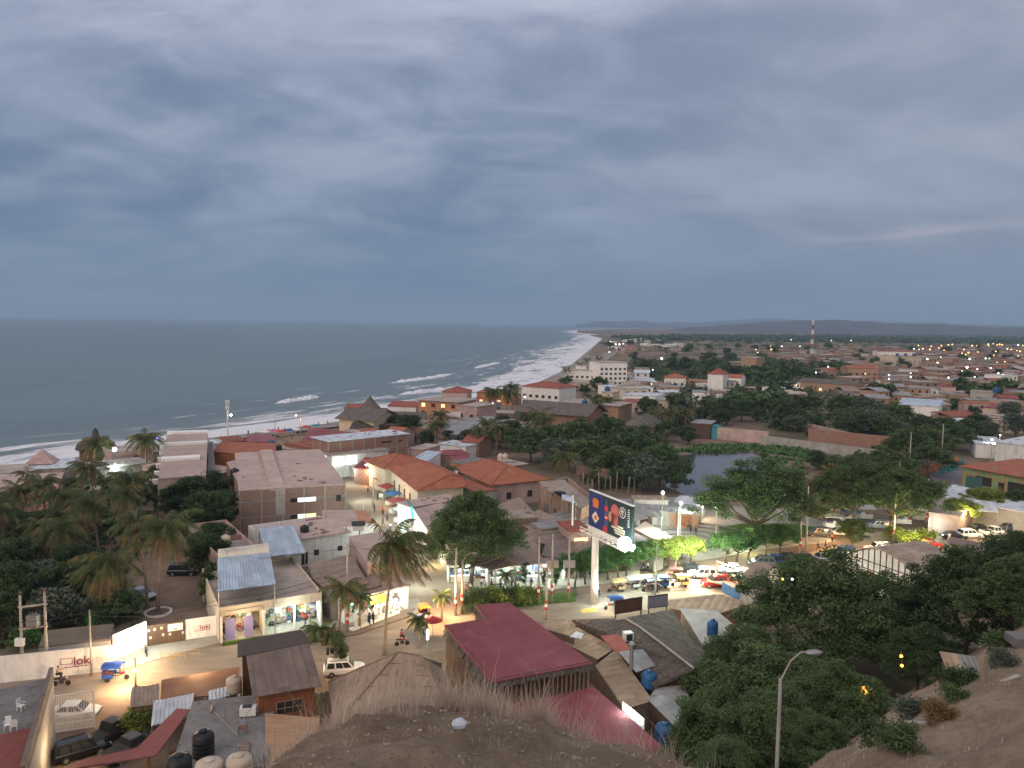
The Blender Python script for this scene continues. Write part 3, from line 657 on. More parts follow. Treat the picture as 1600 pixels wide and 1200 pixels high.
def car(kind, px, py, rz, paint, label, group=None, lights=False, lm=None, z=0, auto=False):
    p = at(px, py, z+.5); p.z = z
    o = dup(CAR[kind], p, R(rz), label, group, {'body': paint, **({'headlight': E_head, 'tail_light': E_tail} if lights else {})}, lm=lm, auto=auto); o.name = 'parked_car' if not lights else 'car'
    return o
def wheel(mb, x, y, r=.28, w=.09):
    k = MB().lathe([(r*.55,-w*.5),(r*.95,-w*.5),(r,0),(r*.95,w*.5),(r*.55,w*.5)], 14); mb.add([(x+a, y+c, r+b) for a,b,c in k.v], k.f); return mb
def make_moto():
    t = thing('motorbike', 'motorbike', 'motorbike'); wheel(MB(), -.62,0).build('wheel', rubber, t); wheel(MB(), .64,0).build('wheel', rubber, t)
    MB().tube([(.64,0,.28),(.42,0,.72),(.34,0,.98)],.035,6).tube([(.42,0,.7),(-.3,0,.55),(-.62,0,.3)],.04,6).cbox((.02,0,.42),.42,.24,.3).build('frame', metal_d, t)
    MB().ball((.16,0,.78),.2,10,6,(1.3,.75,.7)).build('tank', car_red, t, True)
    MB().cbox((-.35,0,.8),.66,.26,.1).build('seat', rubber, t); MB().tube([(.3,-.34,1.0),(.36,0,.98),(.3,.34,1.0)],.022,6).build('handlebar', metal_d, t); MB().ball((.5,0,.86),.1).build('headlight', flat('headlight_glass',(.55,.55,.52),.15), t)
    return proto(t)
MOTO = make_moto()
def make_mototaxi():
    t = thing('mototaxi', 'three wheeled taxi', 'mototaxi')
    wheel(MB(), 1.05,0).build('wheel', rubber, t); wheel(MB(), -.75,-.58).build('wheel', rubber, t); wheel(MB(), -.75,.58).build('wheel', rubber, t)
    f = MB().tube([(1.05,0,.28),(.9,0,.75),(.85,0,1.02)],.035,6).tube([(.85,0,.72),(.2,0,.5),(-.9,0,.42)],.045,6)
    for sy in (-.6,.6):
        f.tube([(-1.15,sy,.4),(-1.2,sy,1.68)],.03,6).tube([(.1,sy,.4),(.12,sy,1.7)],.03,6).tube([(.62,sy*.75,1.0),(.55,sy*.85,1.72)],.025,6).tube([(-1.15,sy,.42),(.1,sy,.42)],.03,6)
    f.tube([(.8,-.36,1.02),(.86,0,1.0),(.8,.36,1.02)],.025,6); f.build('frame', metal_d, t)
    MB().ball((.62,0,.74),.2,10,6,(1.3,.8,.8)).build('tank', car_red, t, True); MB().cbox((.25,0,.78),.5,.3,.1).build('driver_seat', rubber, t)
    MB().box(-1.05,-.5,-.56,.56,.5,.66).box(-1.12,-.98,-.56,.56,.6,1.15).build('passenger_seat', flat('seat_vinyl',(.08,.02,.02),.6), t)
    c = MB(); n_ = 7; V = []
    for i in range(n_):
        x = -1.32 + 2.0*i/(n_-1)
        for j in range(7):
            a = (j-3)/3; V.append((x, a*.72, 1.72 + .16*(1-a*a) + .05*math.sin(PI*i/(n_-1))))
    V2 = [(x,y,z-.03) for x,y,z in V]; fs = [(i*7+j,i*7+j+1,(i+1)*7+j+1,(i+1)*7+j) for i in range(n_-1) for j in range(6)]; m_ = len(V)
    c.add(V+V2, fs+[tuple(m_+a for a in f_[::-1]) for f_ in fs])
    for sy in (-.72,.72): c.box(-1.32,.68,sy-.015,sy+.015,1.5,1.73)
    c.build('canopy', car_blue, t)
    MB().box(-1.3,-1.22,-.62,.62,.45,1.2).box(-1.2,-.2,-.63,-.6,.42,.85).box(-1.2,-.2,.6,.63,.42,.85).build('cabin_panel', car_blue, t)
    MB().cbox((.95,0,.92),.1,.2,.16).build('headlight', flat('headlight_glass',(.55,.55,.52),.15), t)
    return proto(t)
MTX = make_mototaxi()
def mototaxi(px, py, rz, col, label, group=None, lights=False, auto=False, lm=None):
    p = at(px, py, .6); p.z = 0.02; m_ = flat('mototaxi_cloth_%d%d%d' % tuple(int(c*99) for c in col), col, .6)
    return dup(MTX, p, R(rz), label, group, {'canopy': m_, 'cabin_panel': m_, **({'headlight': E_head} if lights else {})}, auto=auto, lm=lm)
def moto(px, py, rz, col, label, group=None, auto=False):
    p = at(px, py, .4); p.z = 0.02
    return dup(MOTO, p, R(rz), label, group, {'tank': flat('bike_paint_%d%d%d' % tuple(int(c*99) for c in col), col, .4)}, auto=auto)
# ------------------------------------------------------------------ people
def skin_mesh(name, verts, edges, rad, sub=1):
    me = bpy.data.meshes.new(name); me.from_pydata(verts, edges, []); o = bpy.data.objects.new(name, me); COL.objects.link(o)
    md = o.modifiers.new('skin', 'SKIN'); md.use_smooth_shade = True
    for i, r_ in enumerate(rad): me.skin_vertices[0].data[i].radius = (r_, r_) if not isinstance(r_, tuple) else r_
    me.skin_vertices[0].data[0].use_root = True
    sb = o.modifiers.new('sub', 'SUBSURF'); sb.levels = sub; sb.render_levels = sub
    dg = bpy.context.evaluated_depsgraph_get(); out = bpy.data.meshes.new_from_object(o.evaluated_get(dg)); out.name = name
    bpy.data.objects.remove(o); bpy.data.meshes.remove(me); return out
def person_meshes(pose):
    hip = Vector((0,0,.93)); sh = 1.42
    st = {'stand': (.0,.0,.0), 'walk': (.28,.12,.22), 'sit': (0,0,0)}[pose]
    J = {}
    if pose == 'sit':
        z = .82; J = dict(pel=(0,0,z), wai=(0.02,0,z+.2), che=(.05,0,z+.42), nec=(.08,0,z+.56), hd=(.1,0,z+.68), top=(.1,0,z+.8))
        for s, k in ((1,'L'),(-1,'R')): J.update({'hp'+k:(0.02,.1*s,z-.02), 'kn'+k:(.42,.2*s,z-.08), 'an'+k:(.30,.2*s,z-.5), 'to'+k:(.48,.2*s,z-.54), 'sh'+k:(.05,.19*s,z+.48), 'el'+k:(.22,.27*s,z+.25), 'wr'+k:(.46,.28*s,z+.24), 'ha'+k:(.54,.28*s,z+.25)})
    else:
        J = dict(pel=(0,0,.93), wai=(0,0,1.1), che=(.01,0,1.3), nec=(0,0,1.46), hd=(.02,0,1.58), top=(.02,0,1.7))
        for s, k in ((1,'L'),(-1,'R')):
            d = st[0]*s; a = -st[2]*s
            J.update({'hp'+k:(0,.1*s,.9), 'kn'+k:(d*.55+.03,.11*s,.5), 'an'+k:(d-.06*(d<0),.11*s,.09+(.05 if d < 0 else 0)), 'to'+k:(d+.16,.13*s,.04), 'sh'+k:(0,.19*s,1.4), 'el'+k:(a*.5-.02,.25*s,1.13), 'wr'+k:(a+.05,.26*s,.90), 'ha'+k:(a*1.1+.08,.25*s,.80)})
    names = list(J); ix = {n:i for i,n in enumerate(names)}
    E = [('pel','wai'),('wai','che'),('che','nec'),('nec','hd'),('hd','top')]
    for k in 'LR': E += [('pel','hp'+k),('hp'+k,'kn'+k),('kn'+k,'an'+k),('an'+k,'to'+k),('che','sh'+k),('sh'+k,'el'+k),('el'+k,'wr'+k),('wr'+k,'ha'+k)]
    rr = dict(pel=.125,wai=.115,che=.135,nec=.055,hd=.10,top=.075)
    for k in 'LR': rr.update({'hp'+k:.085,'kn'+k:.058,'an'+k:.04,'to'+k:.035,'sh'+k:.06,'el'+k:.042,'wr'+k:.03,'ha'+k:.035})
    body = skin_mesh('body', [J[n] for n in names], [(ix[a],ix[b]) for a,b in E], [rr[n] for n in names])
    def sub(ns, es, add, nm):
        i2 = {n:i for i,n in enumerate(ns)}; return skin_mesh(nm, [J[n] for n in ns], [(i2[a],i2[b]) for a,b in es], [rr[n]+add for n in ns])
    shirt = sub(['che','wai','pel','shL','elL','shR','elR'], [('che','wai'),('wai','pel'),('che','shL'),('shL','elL'),('che','shR'),('shR','elR')], .022, 'shirt')
    legs = sub(['pel','hpL','knL','anL','hpR','knR','anR'], [('pel','hpL'),('hpL','knL'),('knL','anL'),('pel','hpR'),('hpR','knR'),('knR','anR')], .02, 'trousers')
    hx = J['hd']; hair = MB().ball((hx[0]-.025,hx[1],hx[2]+.075),.115,10,6,(1,.95,.9)).mesh('hair', True)
    face = MB()                              # eyes, nose and mouth of the small face
    face.ball((hx[0]+.105,0,hx[2]-.005),.016,6,4); face.ball((hx[0]+.092,.036,hx[2]+.025),.012,6,4); face.ball((hx[0]+.092,-.036,hx[2]+.025),.012,6,4); face.cbox((hx[0]+.09,0,hx[2]-.05),.02,.05,.012)
    hl = []
    for k, s in (('L',1),('R',-1)):
        hands = MB(); hl.append(hands)
        b = Vector(J['ha'+k]); w_ = Vector(J['wr'+k]); d = (b-w_).normalized()
        for i in range(4): hands.tube([b+Vector((.012*(i-1.5),.0,0))+d*.02, b+Vector((.014*(i-1.5),-.006*s,0))+d*(.085-.008*abs(i-1.3)), b+Vector((.013*(i-1.5),-.02*s,0))+d*(.12-.01*abs(i-1.3))],[.009,.008,.006],5)
        hands.tube([b+Vector((.03,0,0)), b+Vector((.055,-.01*s,0))+d*.05],[.01,.007],5)
    return body, shirt, legs, hair, face.mesh('face'), hl[0].mesh('hand'), hl[1].mesh('hand')
skinm = flat('skin', (.26,.14,.09), .6); hairm = flat('black_hair', (.012,.010,.009), .7); facem = flat('face_features', (.10,.05,.035), .6)
cl_jean = flat('dark_jeans', (.02,.03,.06), .9)
PPL = {}
for pz in ('stand','walk','sit'):
    ms = person_meshes(pz); t = thing('person', 'person', 'person')
    for nm, me, m_ in zip(('body','shirt','trousers','hair','face','hand','hand'), ms, (skinm, white, cl_jean, hairm, facem, skinm, skinm)): link(nm, me, m_, t)
    PPL[pz] = proto(t)
CLO = {'white':(.62,.62,.6),'red':(.42,.03,.03),'orange':(.5,.14,.03),'blue':(.03,.08,.3),'black':(.015,.015,.017),'pink':(.55,.08,.22),'grey':(.2,.2,.2),'green':(.04,.16,.07),'teal':(.03,.22,.24),'tan':(.32,.24,.16),'yellow':(.5,.36,.06),'jeans':(.025,.04,.09)}
def clo(c): return flat(c+'_cloth', CLO[c], .9)
def person(px, py, shirt, pants, label, rz=None, pose=None, loc=None, auto=False, z=0, rz_rad=None):
    pose = pose or ('walk' if rnd.random() < .55 else 'stand')
    return dup(PPL[pose], loc if loc is not None else at(px, py, z), R(rnd.uniform(0,360) if rz is None else rz), label, None, {'shirt': clo(shirt), 'trousers': clo(pants)}, auto=auto, sc=rnd.uniform(.96,1.05))
# ------------------------------------------------------------------ building helpers
def addwin(t, L, D, face, c, z, w, h, m=glass, frame=None, nm='window', d=.05):
    def bx(mb, w, h, d0, d1, zo=0):
        if face == 'f': mb.box(c-w/2, c+w/2, -d1, -d0, z+zo, z+zo+h)
        elif face == 'b': mb.box(c-w/2, c+w/2, D+d0, D+d1, z+zo, z+zo+h)
        elif face == 'l': mb.box(-d1, -d0, c-w/2, c+w/2, z+zo, z+zo+h)
        else: mb.box(L+d0, L+d1, c-w/2, c+w/2, z+zo, z+zo+h)
        return mb
    if frame:
        f = bx(MB(), w+.16, h+.16, -.02, d, -.08).build('frame' if nm != 'window' else 'window', frame, t)
        bx(MB(), w, h, 0, d+.02).build('pane' if nm == 'window' else nm, m, f); return f
    return bx(MB(), w, h, -.02, d).build(nm, m, t)
def frame_of(pa, pb, pc, h, base=0):
    A, B, C = (at(*p, h) for p in (pa, pb, pc)); u = B-A; L = u.length; u /= L; n = Vector((-u.y,u.x,0)); D = (C-A).dot(n)
    if D < 0: A = A + n*D; D = -D
    return Vector((A.x, A.y, base)), math.atan2(u.y, u.x), L, D
def house(label, pa, pb, pc, h, wall, roof, rt='flat', cat='house', name='house', over=.25, t=.2, rh=1.4, par=.5, wins=(), base=0, lm=None, group=None, auto=False, cols=0, open_=None, colm=None):
    loc, rz, L, D = frame_of(pa, pb, pc, h, base); h = h - base
    r = thing(name, label, cat, loc, rz, group, lm, auto); r['L'] = 0; del r['L']
    W = MB(); hw = h - (par if rt == 'para' else (t if rt == 'flat' else 0))
    if open_:
        z1, dp, a, b = open_; a *= L; b *= L
        W.box(0, L, dp, D, 0, z1)
        if a > .1: W.box(0, a, 0, dp, 0, z1)
        if b < L-.1: W.box(b, L, 0, dp, 0, z1)
        W.box(0, L, 0, D, z1, hw)
    else: W.box(0, L, 0, D, -.3, hw)
    o = over
    if rt == 'gx': W.add([(0,0,hw),(0,D,hw),(0,D/2,hw+rh),(L,0,hw),(L,D,hw),(L,D/2,hw+rh)], [(0,2,1),(3,4,5)])
    if rt == 'gy': W.add([(0,0,hw),(L,0,hw),(L/2,0,hw+rh),(0,D,hw),(L,D,hw),(L/2,D,hw+rh)], [(0,1,2),(3,5,4)])
    if rt == 'shed': W.add([(0,0,hw),(0,D,hw),(0,D,hw+rh),(L,0,hw),(L,D,hw),(L,D,hw+rh)], [(0,2,1),(3,4,5),(1,2,5,4)])
    if rt == 'shedf': W.add([(0,D,hw),(0,0,hw),(0,0,hw+rh),(L,D,hw),(L,0,hw),(L,0,hw+rh)], [(0,1,2),(3,5,4),(1,4,5,2)])
    W.build('wall', wall, r); G = MB()
    if rt == 'flat': G.box(-o, L+o, -o, D+o, h-t, h)
    elif rt == 'para':
        G.box(.16, L-.16, .16, D-.16, hw-.1, hw+.03); q = MB().box(0,L,0,.15,hw,h).box(0,L,D-.15,D,hw,h).box(0,.15,.15,D-.15,hw,h).box(L-.15,L,.15,D-.15,hw,h); q.build('parapet', wall, r)
    elif rt in ('gx','gy'):
        if rt == 'gx': P = lambda s: [(-o,-o if s else D+o, h-rh*o/(D/2)), (L+o,-o if s else D+o, h-rh*o/(D/2)), (L+o,D/2,h+rh), (-o,D/2,h+rh)]
        else: P = lambda s: [(-o if s else L+o,-o,h-rh*o/(L/2)), (-o if s else L+o,D+o,h-rh*o/(L/2)), (L/2,D+o,h+rh), (L/2,-o,h+rh)]
        for s in (0,1): G.slab([(a,b,c+.1) for a,b,c in P(s)], .09)
    elif rt == 'hip':
        k = min(L,D)/2; r0, r1 = ((k*.9,D/2),(L-k*.9,D/2)) if L >= D else ((L/2,k*.9),(L/2,D-k*.9))
        e = [(-o,-o),(L+o,-o),(L+o,D+o),(-o,D+o)]; V = [(x,y,h-.05) for x,y in e] + [(*r0,h+rh),(*r1,h+rh)] + [(x,y,h-.2) for x,y in e]
        fs = [(0,1,5,4),(1,2,5),(2,3,4,5),(3,0,4)] if L >= D else [(0,1,4),(1,2,5,4),(2,3,5),(3,0,4,5)]
        G.add(V, fs+[(6,7,1,0),(7,8,2,1),(8,9,3,2),(9,6,0,3),(9,8,7,6)])
        c = MB(); 
        for a, b in (((-o,-o),r0),((-o,D+o),r0 if L >= D else r1),((L+o,-o),r1 if L >= D else r0),((L+o,D+o),r1),(r0,r1)):
            c.tube([(*a, h+(rh+.05 if a in (r0,r1) else .0)), (*b, h+rh+.05)], .1, 5)
        c.build('ridge_cap', roof, r)
    elif rt == 'shed': G.slab([(-o,-o,h+.1),(L+o,-o,h+.1),(L+o,D+o,h+rh+.1),(-o,D+o,h+rh+.1)], .09)
    elif rt == 'shedf': G.slab([(-o,-o,h+rh+.1),(L+o,-o,h+rh+.1),(L+o,D+o,h+.1),(-o,D+o,h+.1)], .09)
    G.build('roof', roof, r)
    if cols:
        k = MB(); zt = h-.05
        for i in range(cols+1):
            x = L*i/cols
            k.box(max(-.04,x-.16), min(L+.04,x+.16), -.04, .2, 0, zt-.02)
        nd = max(1, int(D/(L/cols+.1)))
        for i in range(nd+1):
            y = D*i/nd; y0, y1 = max(.21,y-.16), min(D+.04,y+.16); k.box(-.045,.2,y0,y1,0,zt-.03).box(L-.2,L+.045,y0,y1,0,zt-.03)
        k.build('concrete_column', colm or concrete, r)
        k = MB(); z = 2.9
        while z < h-.6: k.box(-.03,L+.03,-.03,.17,z,z+.22).box(-.032,.17,.18,D,z,z+.22).box(L-.17,L+.032,.18,D,z,z+.22); z += 2.9
        if k.v: k.build('concrete_beam', colm or concrete, r)
    if rt in ('flat','para') and loc.y < 260 and L > 5 and D > 4:
        q = random.Random(int(L*97+D*31)); zr = h+.001 if rt == 'flat' else hw+.035; k = MB(); k2 = MB()
        for _ in range(int(min(9, 4+L*D/30))):
            MB().cbox((q.uniform(.8,L-.8), q.uniform(.8,D-.8), zr+.07), q.uniform(.2,1.5), q.uniform(.15,.7), q.uniform(.06,.35), q.uniform(0,3)).build('roof_debris', q.choice((woodmid, concrete_d, c_rust, metal_g)), r)
        for cx,cy in ((.3,.3),(L-.3,.3),(.3,D-.3),(L-.3,D-.3),(L/2,.3)):
            for a,b in ((0,0),(.16,.05),(.07,.17)): k2.tube([(cx+a,cy+b,zr-.1),(cx+a+q.uniform(-.1,.1),cy+b,zr+q.uniform(.4,1.0))],.018,4)
        k2.build('rebar_stub', rustm, r)
    for w in wins:
        f, c, z, ww, hh = w[:5]; c = c*(L if f in 'fb' else D)
        addwin(r, L, D, f, c, z, ww, hh, w[5] if len(w) > 5 else shade, w[6] if len(w) > 6 else None, w[7] if len(w) > 7 else 'window')
    return r, L, D
def roofs(label, pts, m, t=.1, wall=None, posts=(), name='tin_roof', cat='roof', base=0, inset=.25, lm=None, group=None, auto=False, corr=False, edge=None, pm=None):
    """a sheet roof given by its corners (px, py, z) on a wall or on posts"""
    P = [at(*p) for p in pts]; c = P[0].copy(); c.z = base; rz = math.atan2((P[1]-P[0]).y, (P[1]-P[0]).x)
    r = thing(name, label, cat, c, rz, group, lm, auto); mi = Matrix.Rotation(-rz,3,'Z'); Q = [mi @ (p-c) for p in P]
    if corr and len(Q) == 4: MB().corr(Q[0], Q[1]-Q[0], Q[3]-Q[0], .34, .06, t).build('roof_sheet', m, r)
    else: MB().slab(Q, t).build('roof_sheet', m, r)
    if wall:
        g = sum(Q, Vector())/len(Q); k = []
        for q in Q:
            d = g-q; d.z = 0; k.append(q + d.normalized()*inset)
        MB().prism([(q.x,q.y) for q in k], -.3, [q.z-t-.02 for q in k]).build('wall', wall, r)
    for i in posts:
        q = Q[i].lerp(sum(Q, Vector())/len(Q), .04); MB().tube([(q.x,q.y,-.1),(q.x,q.y,q.z-t)], .07, 6).build('post', pm or metal_g, r)
    return r, Q
def dims(r): return r
def world(r, p): return Matrix.Translation(r.location) @ Matrix.Rotation(r.rotation_euler[2],4,'Z') @ Vector(p)
def patch(name, px, m, z=.02, kind='structure', thick=.0):
    P = [at(a, b, z) for a,b in px]; mb = MB()
    if thick: mb.prism([(p.x,p.y) for p in P], z-thick, z)
    else: mb.add(P, [tuple(range(len(P)))])
    me = mb.mesh(name)
    if me.polygons[0].normal.z < 0 and not thick: me.flip_normals()
    return struct(name, me, m, kind)
def strip(name, cl, w, m, z, kind='structure'):
    P = [at(a,b,0) for a,b in cl]; V = []
    for _ in range(2):
        Q = [P[0]]
        for a,b in zip(P,P[1:]): Q += [a.lerp(b,.25), a.lerp(b,.75)]
        P = Q + [P[-1]]
    for i,p in enumerate(P):
        d = (P[min(i+1,len(P)-1)]-P[max(i-1,0)]).normalized(); n = Vector((-d.y,d.x,0)); ww = w if not isinstance(w,(list,tuple)) else w[0]+(w[1]-w[0])*i/(len(P)-1)
        V += [p-n*ww/2+Vector((0,0,z)), p+n*ww/2+Vector((0,0,z))]
    me = MB().add(V, [(2*i,2*i+2,2*i+3,2*i+1) for i in range(len(P)-1)]).mesh(name)
    if me.polygons[0].normal.z < 0: me.flip_normals()
    return struct(name, me, m, kind)
def text(s, size, m, parent, name='lettering', ext=.02, loc=(0,0,0), rot=(PI/2,0,0), bold=0, align='LEFT'):
    c = bpy.data.curves.new('t', 'FONT'); c.body = s; c.size = size; c.extrude = ext; c.offset = bold; c.align_x = align
    o = bpy.data.objects.new('t', c); COL.objects.link(o); dg = bpy.context.evaluated_depsgraph_get()
    me = bpy.data.meshes.new_from_object(o.evaluated_get(dg)); bpy.data.objects.remove(o); bpy.data.curves.remove(c)
    e = link(name, me, m, parent); e.location = loc; e.rotation_euler = rot; return e
def tank(px, py, z, r, h, m, label, lm=None, stand=0, loc=None, auto=False):
    p = loc if loc is not None else at(px, py, z)
    t = thing('water_tank', label, 'water tank', p, rnd.uniform(0,6), None, lm, auto)
    pr = [(r*.97,stand),(r,stand+.06)]
    for i in range(4): zz = stand+h*(.1+.17*i); pr += [(r,zz),(r*1.035,zz+.04),(r*1.035,zz+.1),(r,zz+.14)]
    pr += [(r,stand+h*.78),(r*.9,stand+h*.86),(r*.45,stand+h*.96),(r*.36,stand+h*.965)]
    MB().lathe(pr, 20).build('tank_body', m, t, True); MB().lathe([(r*.34,stand+h*.96),(r*.38,stand+h*.97),(r*.38,stand+h*1.02),(r*.3,stand+h*1.05)], 14).build('lid', m, t, True)
    if stand:
        for a in range(4): x, y = math.cos(a*PI/2+.78)*r*.8, math.sin(a*PI/2+.78)*r*.8; MB().box(x-.07,x+.07,y-.07,y+.07,0,stand-.1).build('stand_leg', rustm, t)
        MB().box(-r*.9,r*.9,-r*.9,r*.9,stand-.1,stand).build('stand_top', concrete, t)
    return t
def pole(px, py, h, label, r=.15, m=None, arm=None, band=True, light=None, lean=0, armaz=0, loc=None, cross=0, auto=False, lm=None, e=None, thick=1):
    p = loc if loc is not None else at(px, py, 0)
    t = thing('utility_pole' if arm is None else 'street_lamp', label, 'utility pole' if arm is None else 'street lamp', p, R(armaz), None, lm, auto)
    MB().tube([(0,0,-.2),(lean*.5,0,h*.5),(lean,0,h)], [r*1.25*thick,r*thick,r*.72*thick], 10).build('pole', m or polec, t, True)
    if band:
        for z,mm in ((1.3,paint_red),(1.75,white),(2.2,paint_red)): MB().tube([(0,0,z),(0,0,z+.42)], r*1.3*thick, 10).build('painted_band', mm, t)
    for i in range(cross):
        z = h-.5-.9*i; MB().cbox((lean,0,z),.12,1.9,.12).build('cross_arm', polec, t)
        for y in (-.85,-.3,.3,.85): MB().lathe([(.05,0),(.09,.05),(.05,.12),(.08,.17),(.03,.24)],8,(lean,y,z+.06)).build('insulator', concrete_d, t)
    if arm:
        L = arm; MB().tube([(lean,0,h-.1),(lean+L*.35,0,h+.62),(lean+L*.75,0,h+.95),(lean+L,0,h+.92)], .045*thick, 8).build('lamp_arm', polec, t)
        hd = MB().ball((lean+L+.25,0,h+.9),.22,10,6,(1.6,.75,.5)).build('lamp_head', metal_g, t, True)
        if light:
            MB().ball((lean+L+.25,0,h+.80),.17,8,5,(1.4,.75,.5)).build('bulb', light[0], hd)
            lp = Matrix.Translation(p) @ Matrix.Rotation(R(armaz),4,'Z') @ Vector((lean+L+.25,0,h+.55)); lamp(0,0,0,light[1],light[2],.2,lp)
    return t
def wire(pts, label, sag=.6, r=.022, n=10):
    P = []; pts = [Vector(p) for p in pts]
    for a,b in zip(pts, pts[1:]):
        for i in range(n): f = i/n; q = a.lerp(b,f); q.z -= sag*4*f*(1-f); P.append(q)
    P.append(pts[-1]); o = MB().tube(P, r, 4).build('power_line', rubber); return tag(o, label, 'power line', 'power lines')
GOODS = [flat('goods_%d'%i, c, .7) for i,c in enumerate(((.32,.07,.05),(.08,.13,.24),(.42,.33,.13),(.12,.22,.13),(.55,.55,.53),(.36,.22,.28),(.05,.05,.05),(.30,.24,.18),(.20,.22,.25)))]
def shop_inside(r, x0, x1, dp, z1, seed=0, tube=True, goods=True, floor=True, wallm=white, e=0, col=COOL):
    q = random.Random(seed)
    g = MB().box(x0+.02,x1-.02,dp-.06,dp-.01,.02,z1-.02).box(x0+.01,x0+.06,.1,dp-.07,.02,z1-.03).box(x1-.06,x1-.01,.1,dp-.07,.02,z1-.03).build('shop_interior', wallm, r)
    if goods:
        x = x0+.3
        while x < x1-.5:
            w = q.uniform(.22,.6); zz = .0
            while zz < z1-1.0:
                hh = q.uniform(.18,.5)
                if q.random() < .75: MB().box(x, min(x+w,x1-.15), dp-.45-q.random()*.5, dp-.08, zz+.05, zz+hh).build('goods_shelf', q.choice(GOODS), r)
                zz += hh+.12
            x += w+q.uniform(.06,.3)
    if tube:
        n = max(1,int((x1-x0)/3))
        for i in range(n):
            cx = x0+(x1-x0)*(i+.5)/n; MB().cbox((cx,dp*.45,z1-.08),1.3,.16,.08).build('shop_lamp', E_shop if col == COOL else E_shopw, r)
            if e: lamp(0,0,0,e,col,.5,world(r,(cx,dp*.4,z1-.5)))
# ------------------------------------------------------------------ roads and paving
road = plain('dusty_road', (.27,.205,.15), .95, scale=.12, var=.14, stain=(.19,.14,.105), st_amt=.5, spec=.1)
asph = plain('worn_asphalt', (.26,.21,.165), .9, scale=.8, var=.15, stain=(.16,.125,.098), st_amt=.55, spec=.1, sc=(.22,.9,1))
pave = plain('plaza_paving', (.37,.35,.31), .85, scale=.3, var=.1, stain=(.25,.23,.2), st_amt=.4)
sidew = plain('pavement_slabs', (.31,.28,.24), .85, scale=.4, var=.12, stain=(.2,.17,.145))
lawn = plain('lawn_green', (.07,.13,.025), .95, scale=.8, var=.3, stain=(.14,.12,.05), fine=20, spec=.1)
dirt = plain('packed_dirt', (.20,.145,.11), .95, scale=.25, var=.2, stain=(.12,.085,.065), st_amt=.5, spec=.1)
strip('highway', ((-260,1122),(-60,1092),(110,1072),(240,1051),(380,1028),(490,1022),(590,1012),(650,1000),(720,985),(800,968),(900,952),(1000,934),(1100,914),(1200,893),(1300,872),(1420,846),(1600,812),(1900,765)), 8.5, asph, .012)
strip('beach_street', ((690,985),(688,945),(668,905),(642,862),(612,824),(578,788),(545,748),(512,714),(490,698),(466,686),(440,676)), (8.5,7.5), road, .016)
patch('junction_apron', ((640,965),(660,900),(725,900),(742,960),(700,990)), road, .02)
patch('parking_strip', ((905,950),(1120,905),(1125,880),(900,912)), dirt, .009)
patch('square', ((985,890),(1118,872),(1190,858),(1300,846),(1296,818),(1230,795),(1120,790),(1010,806),(985,830),(990,862)), pave, .1, thick=.14)
patch('right_square', ((1200,860),(1520,806),(1470,785),(1300,790),(1262,812)), dirt, .008)
patch('square_lawn', ((1150,842),(1210,850),(1262,838),(1290,826),(1240,818),(1160,818),(1120,824)), lawn, .16, thick=.1)
for i,(a,b,w) in enumerate(((52,1068,812),(40,1068,812),(27,1068,812))): pass
q = at(1075,850,0)
for k in range(4):
    rad = 6+k*3.0; pts = [(q.x+rad*math.cos(R(a)), q.y+rad*1.0*math.sin(R(a)), .1) for a in range(15,170,8)]; m_ = MB()
    for i in range(len(pts)-1):
        a, b = Vector(pts[i]), Vector(pts[i+1]); d = (b-a).normalized(); n_ = Vector((-d.y,d.x,0))*.22; m_.slab([a-n_+Vector((0,0,.17)), b-n_+Vector((0,0,.17)), b+n_+Vector((0,0,.17)), a+n_+Vector((0,0,.17))], .2)
    tag(m_.build('curved_kerb', concrete_d), ('innermost','second','third','outermost')[k]+' low curved kerb on the floodlit square', 'kerb', 'curved kerbs of the square')
patch('shop_pavement', ((345,1003),(505,978),(560,985),(660,955),(655,935),(560,945),(505,955),(345,985)), sidew, .12, thick=.16)
patch('lower_pavement', ((176,1049),(345,1003),(345,992),(230,1010),(180,1028)), sidew, .10, thick=.14)
patch('letter_verge', ((478,1003),(560,990),(640,962),(650,950),(600,958),(540,975),(485,992)), dirt, .16, thick=.2)
patch('verge_grass', ((482,1000),(532,992),(530,984),(486,992)), lawn, .2, thick=.1)
patch('driveway', ((228,985),(330,972),(338,930),(322,880),(300,850),(262,850),(225,890),(190,930)), dirt, .012)
patch('yard', ((70,1200),(150,1200),(260,1110),(250,1085),(90,1095)), dirt, .01)
patch('roadside_planting', ((738,955),(900,938),(900,925),(740,938)), lawn, .14, thick=.18)
patch('sidewalk_row', ((742,935),(1000,905),(1000,890),(742,915)), sidew, .11, thick=.15)
patch('sports_court', ((1438,735),(1545,722),(1640,738),(1640,775),(1470,758)), plain('court_slab', (.17,.165,.19), scale=.2, var=.15, stain=(.2,.07,.07), st_amt=.5), .03)
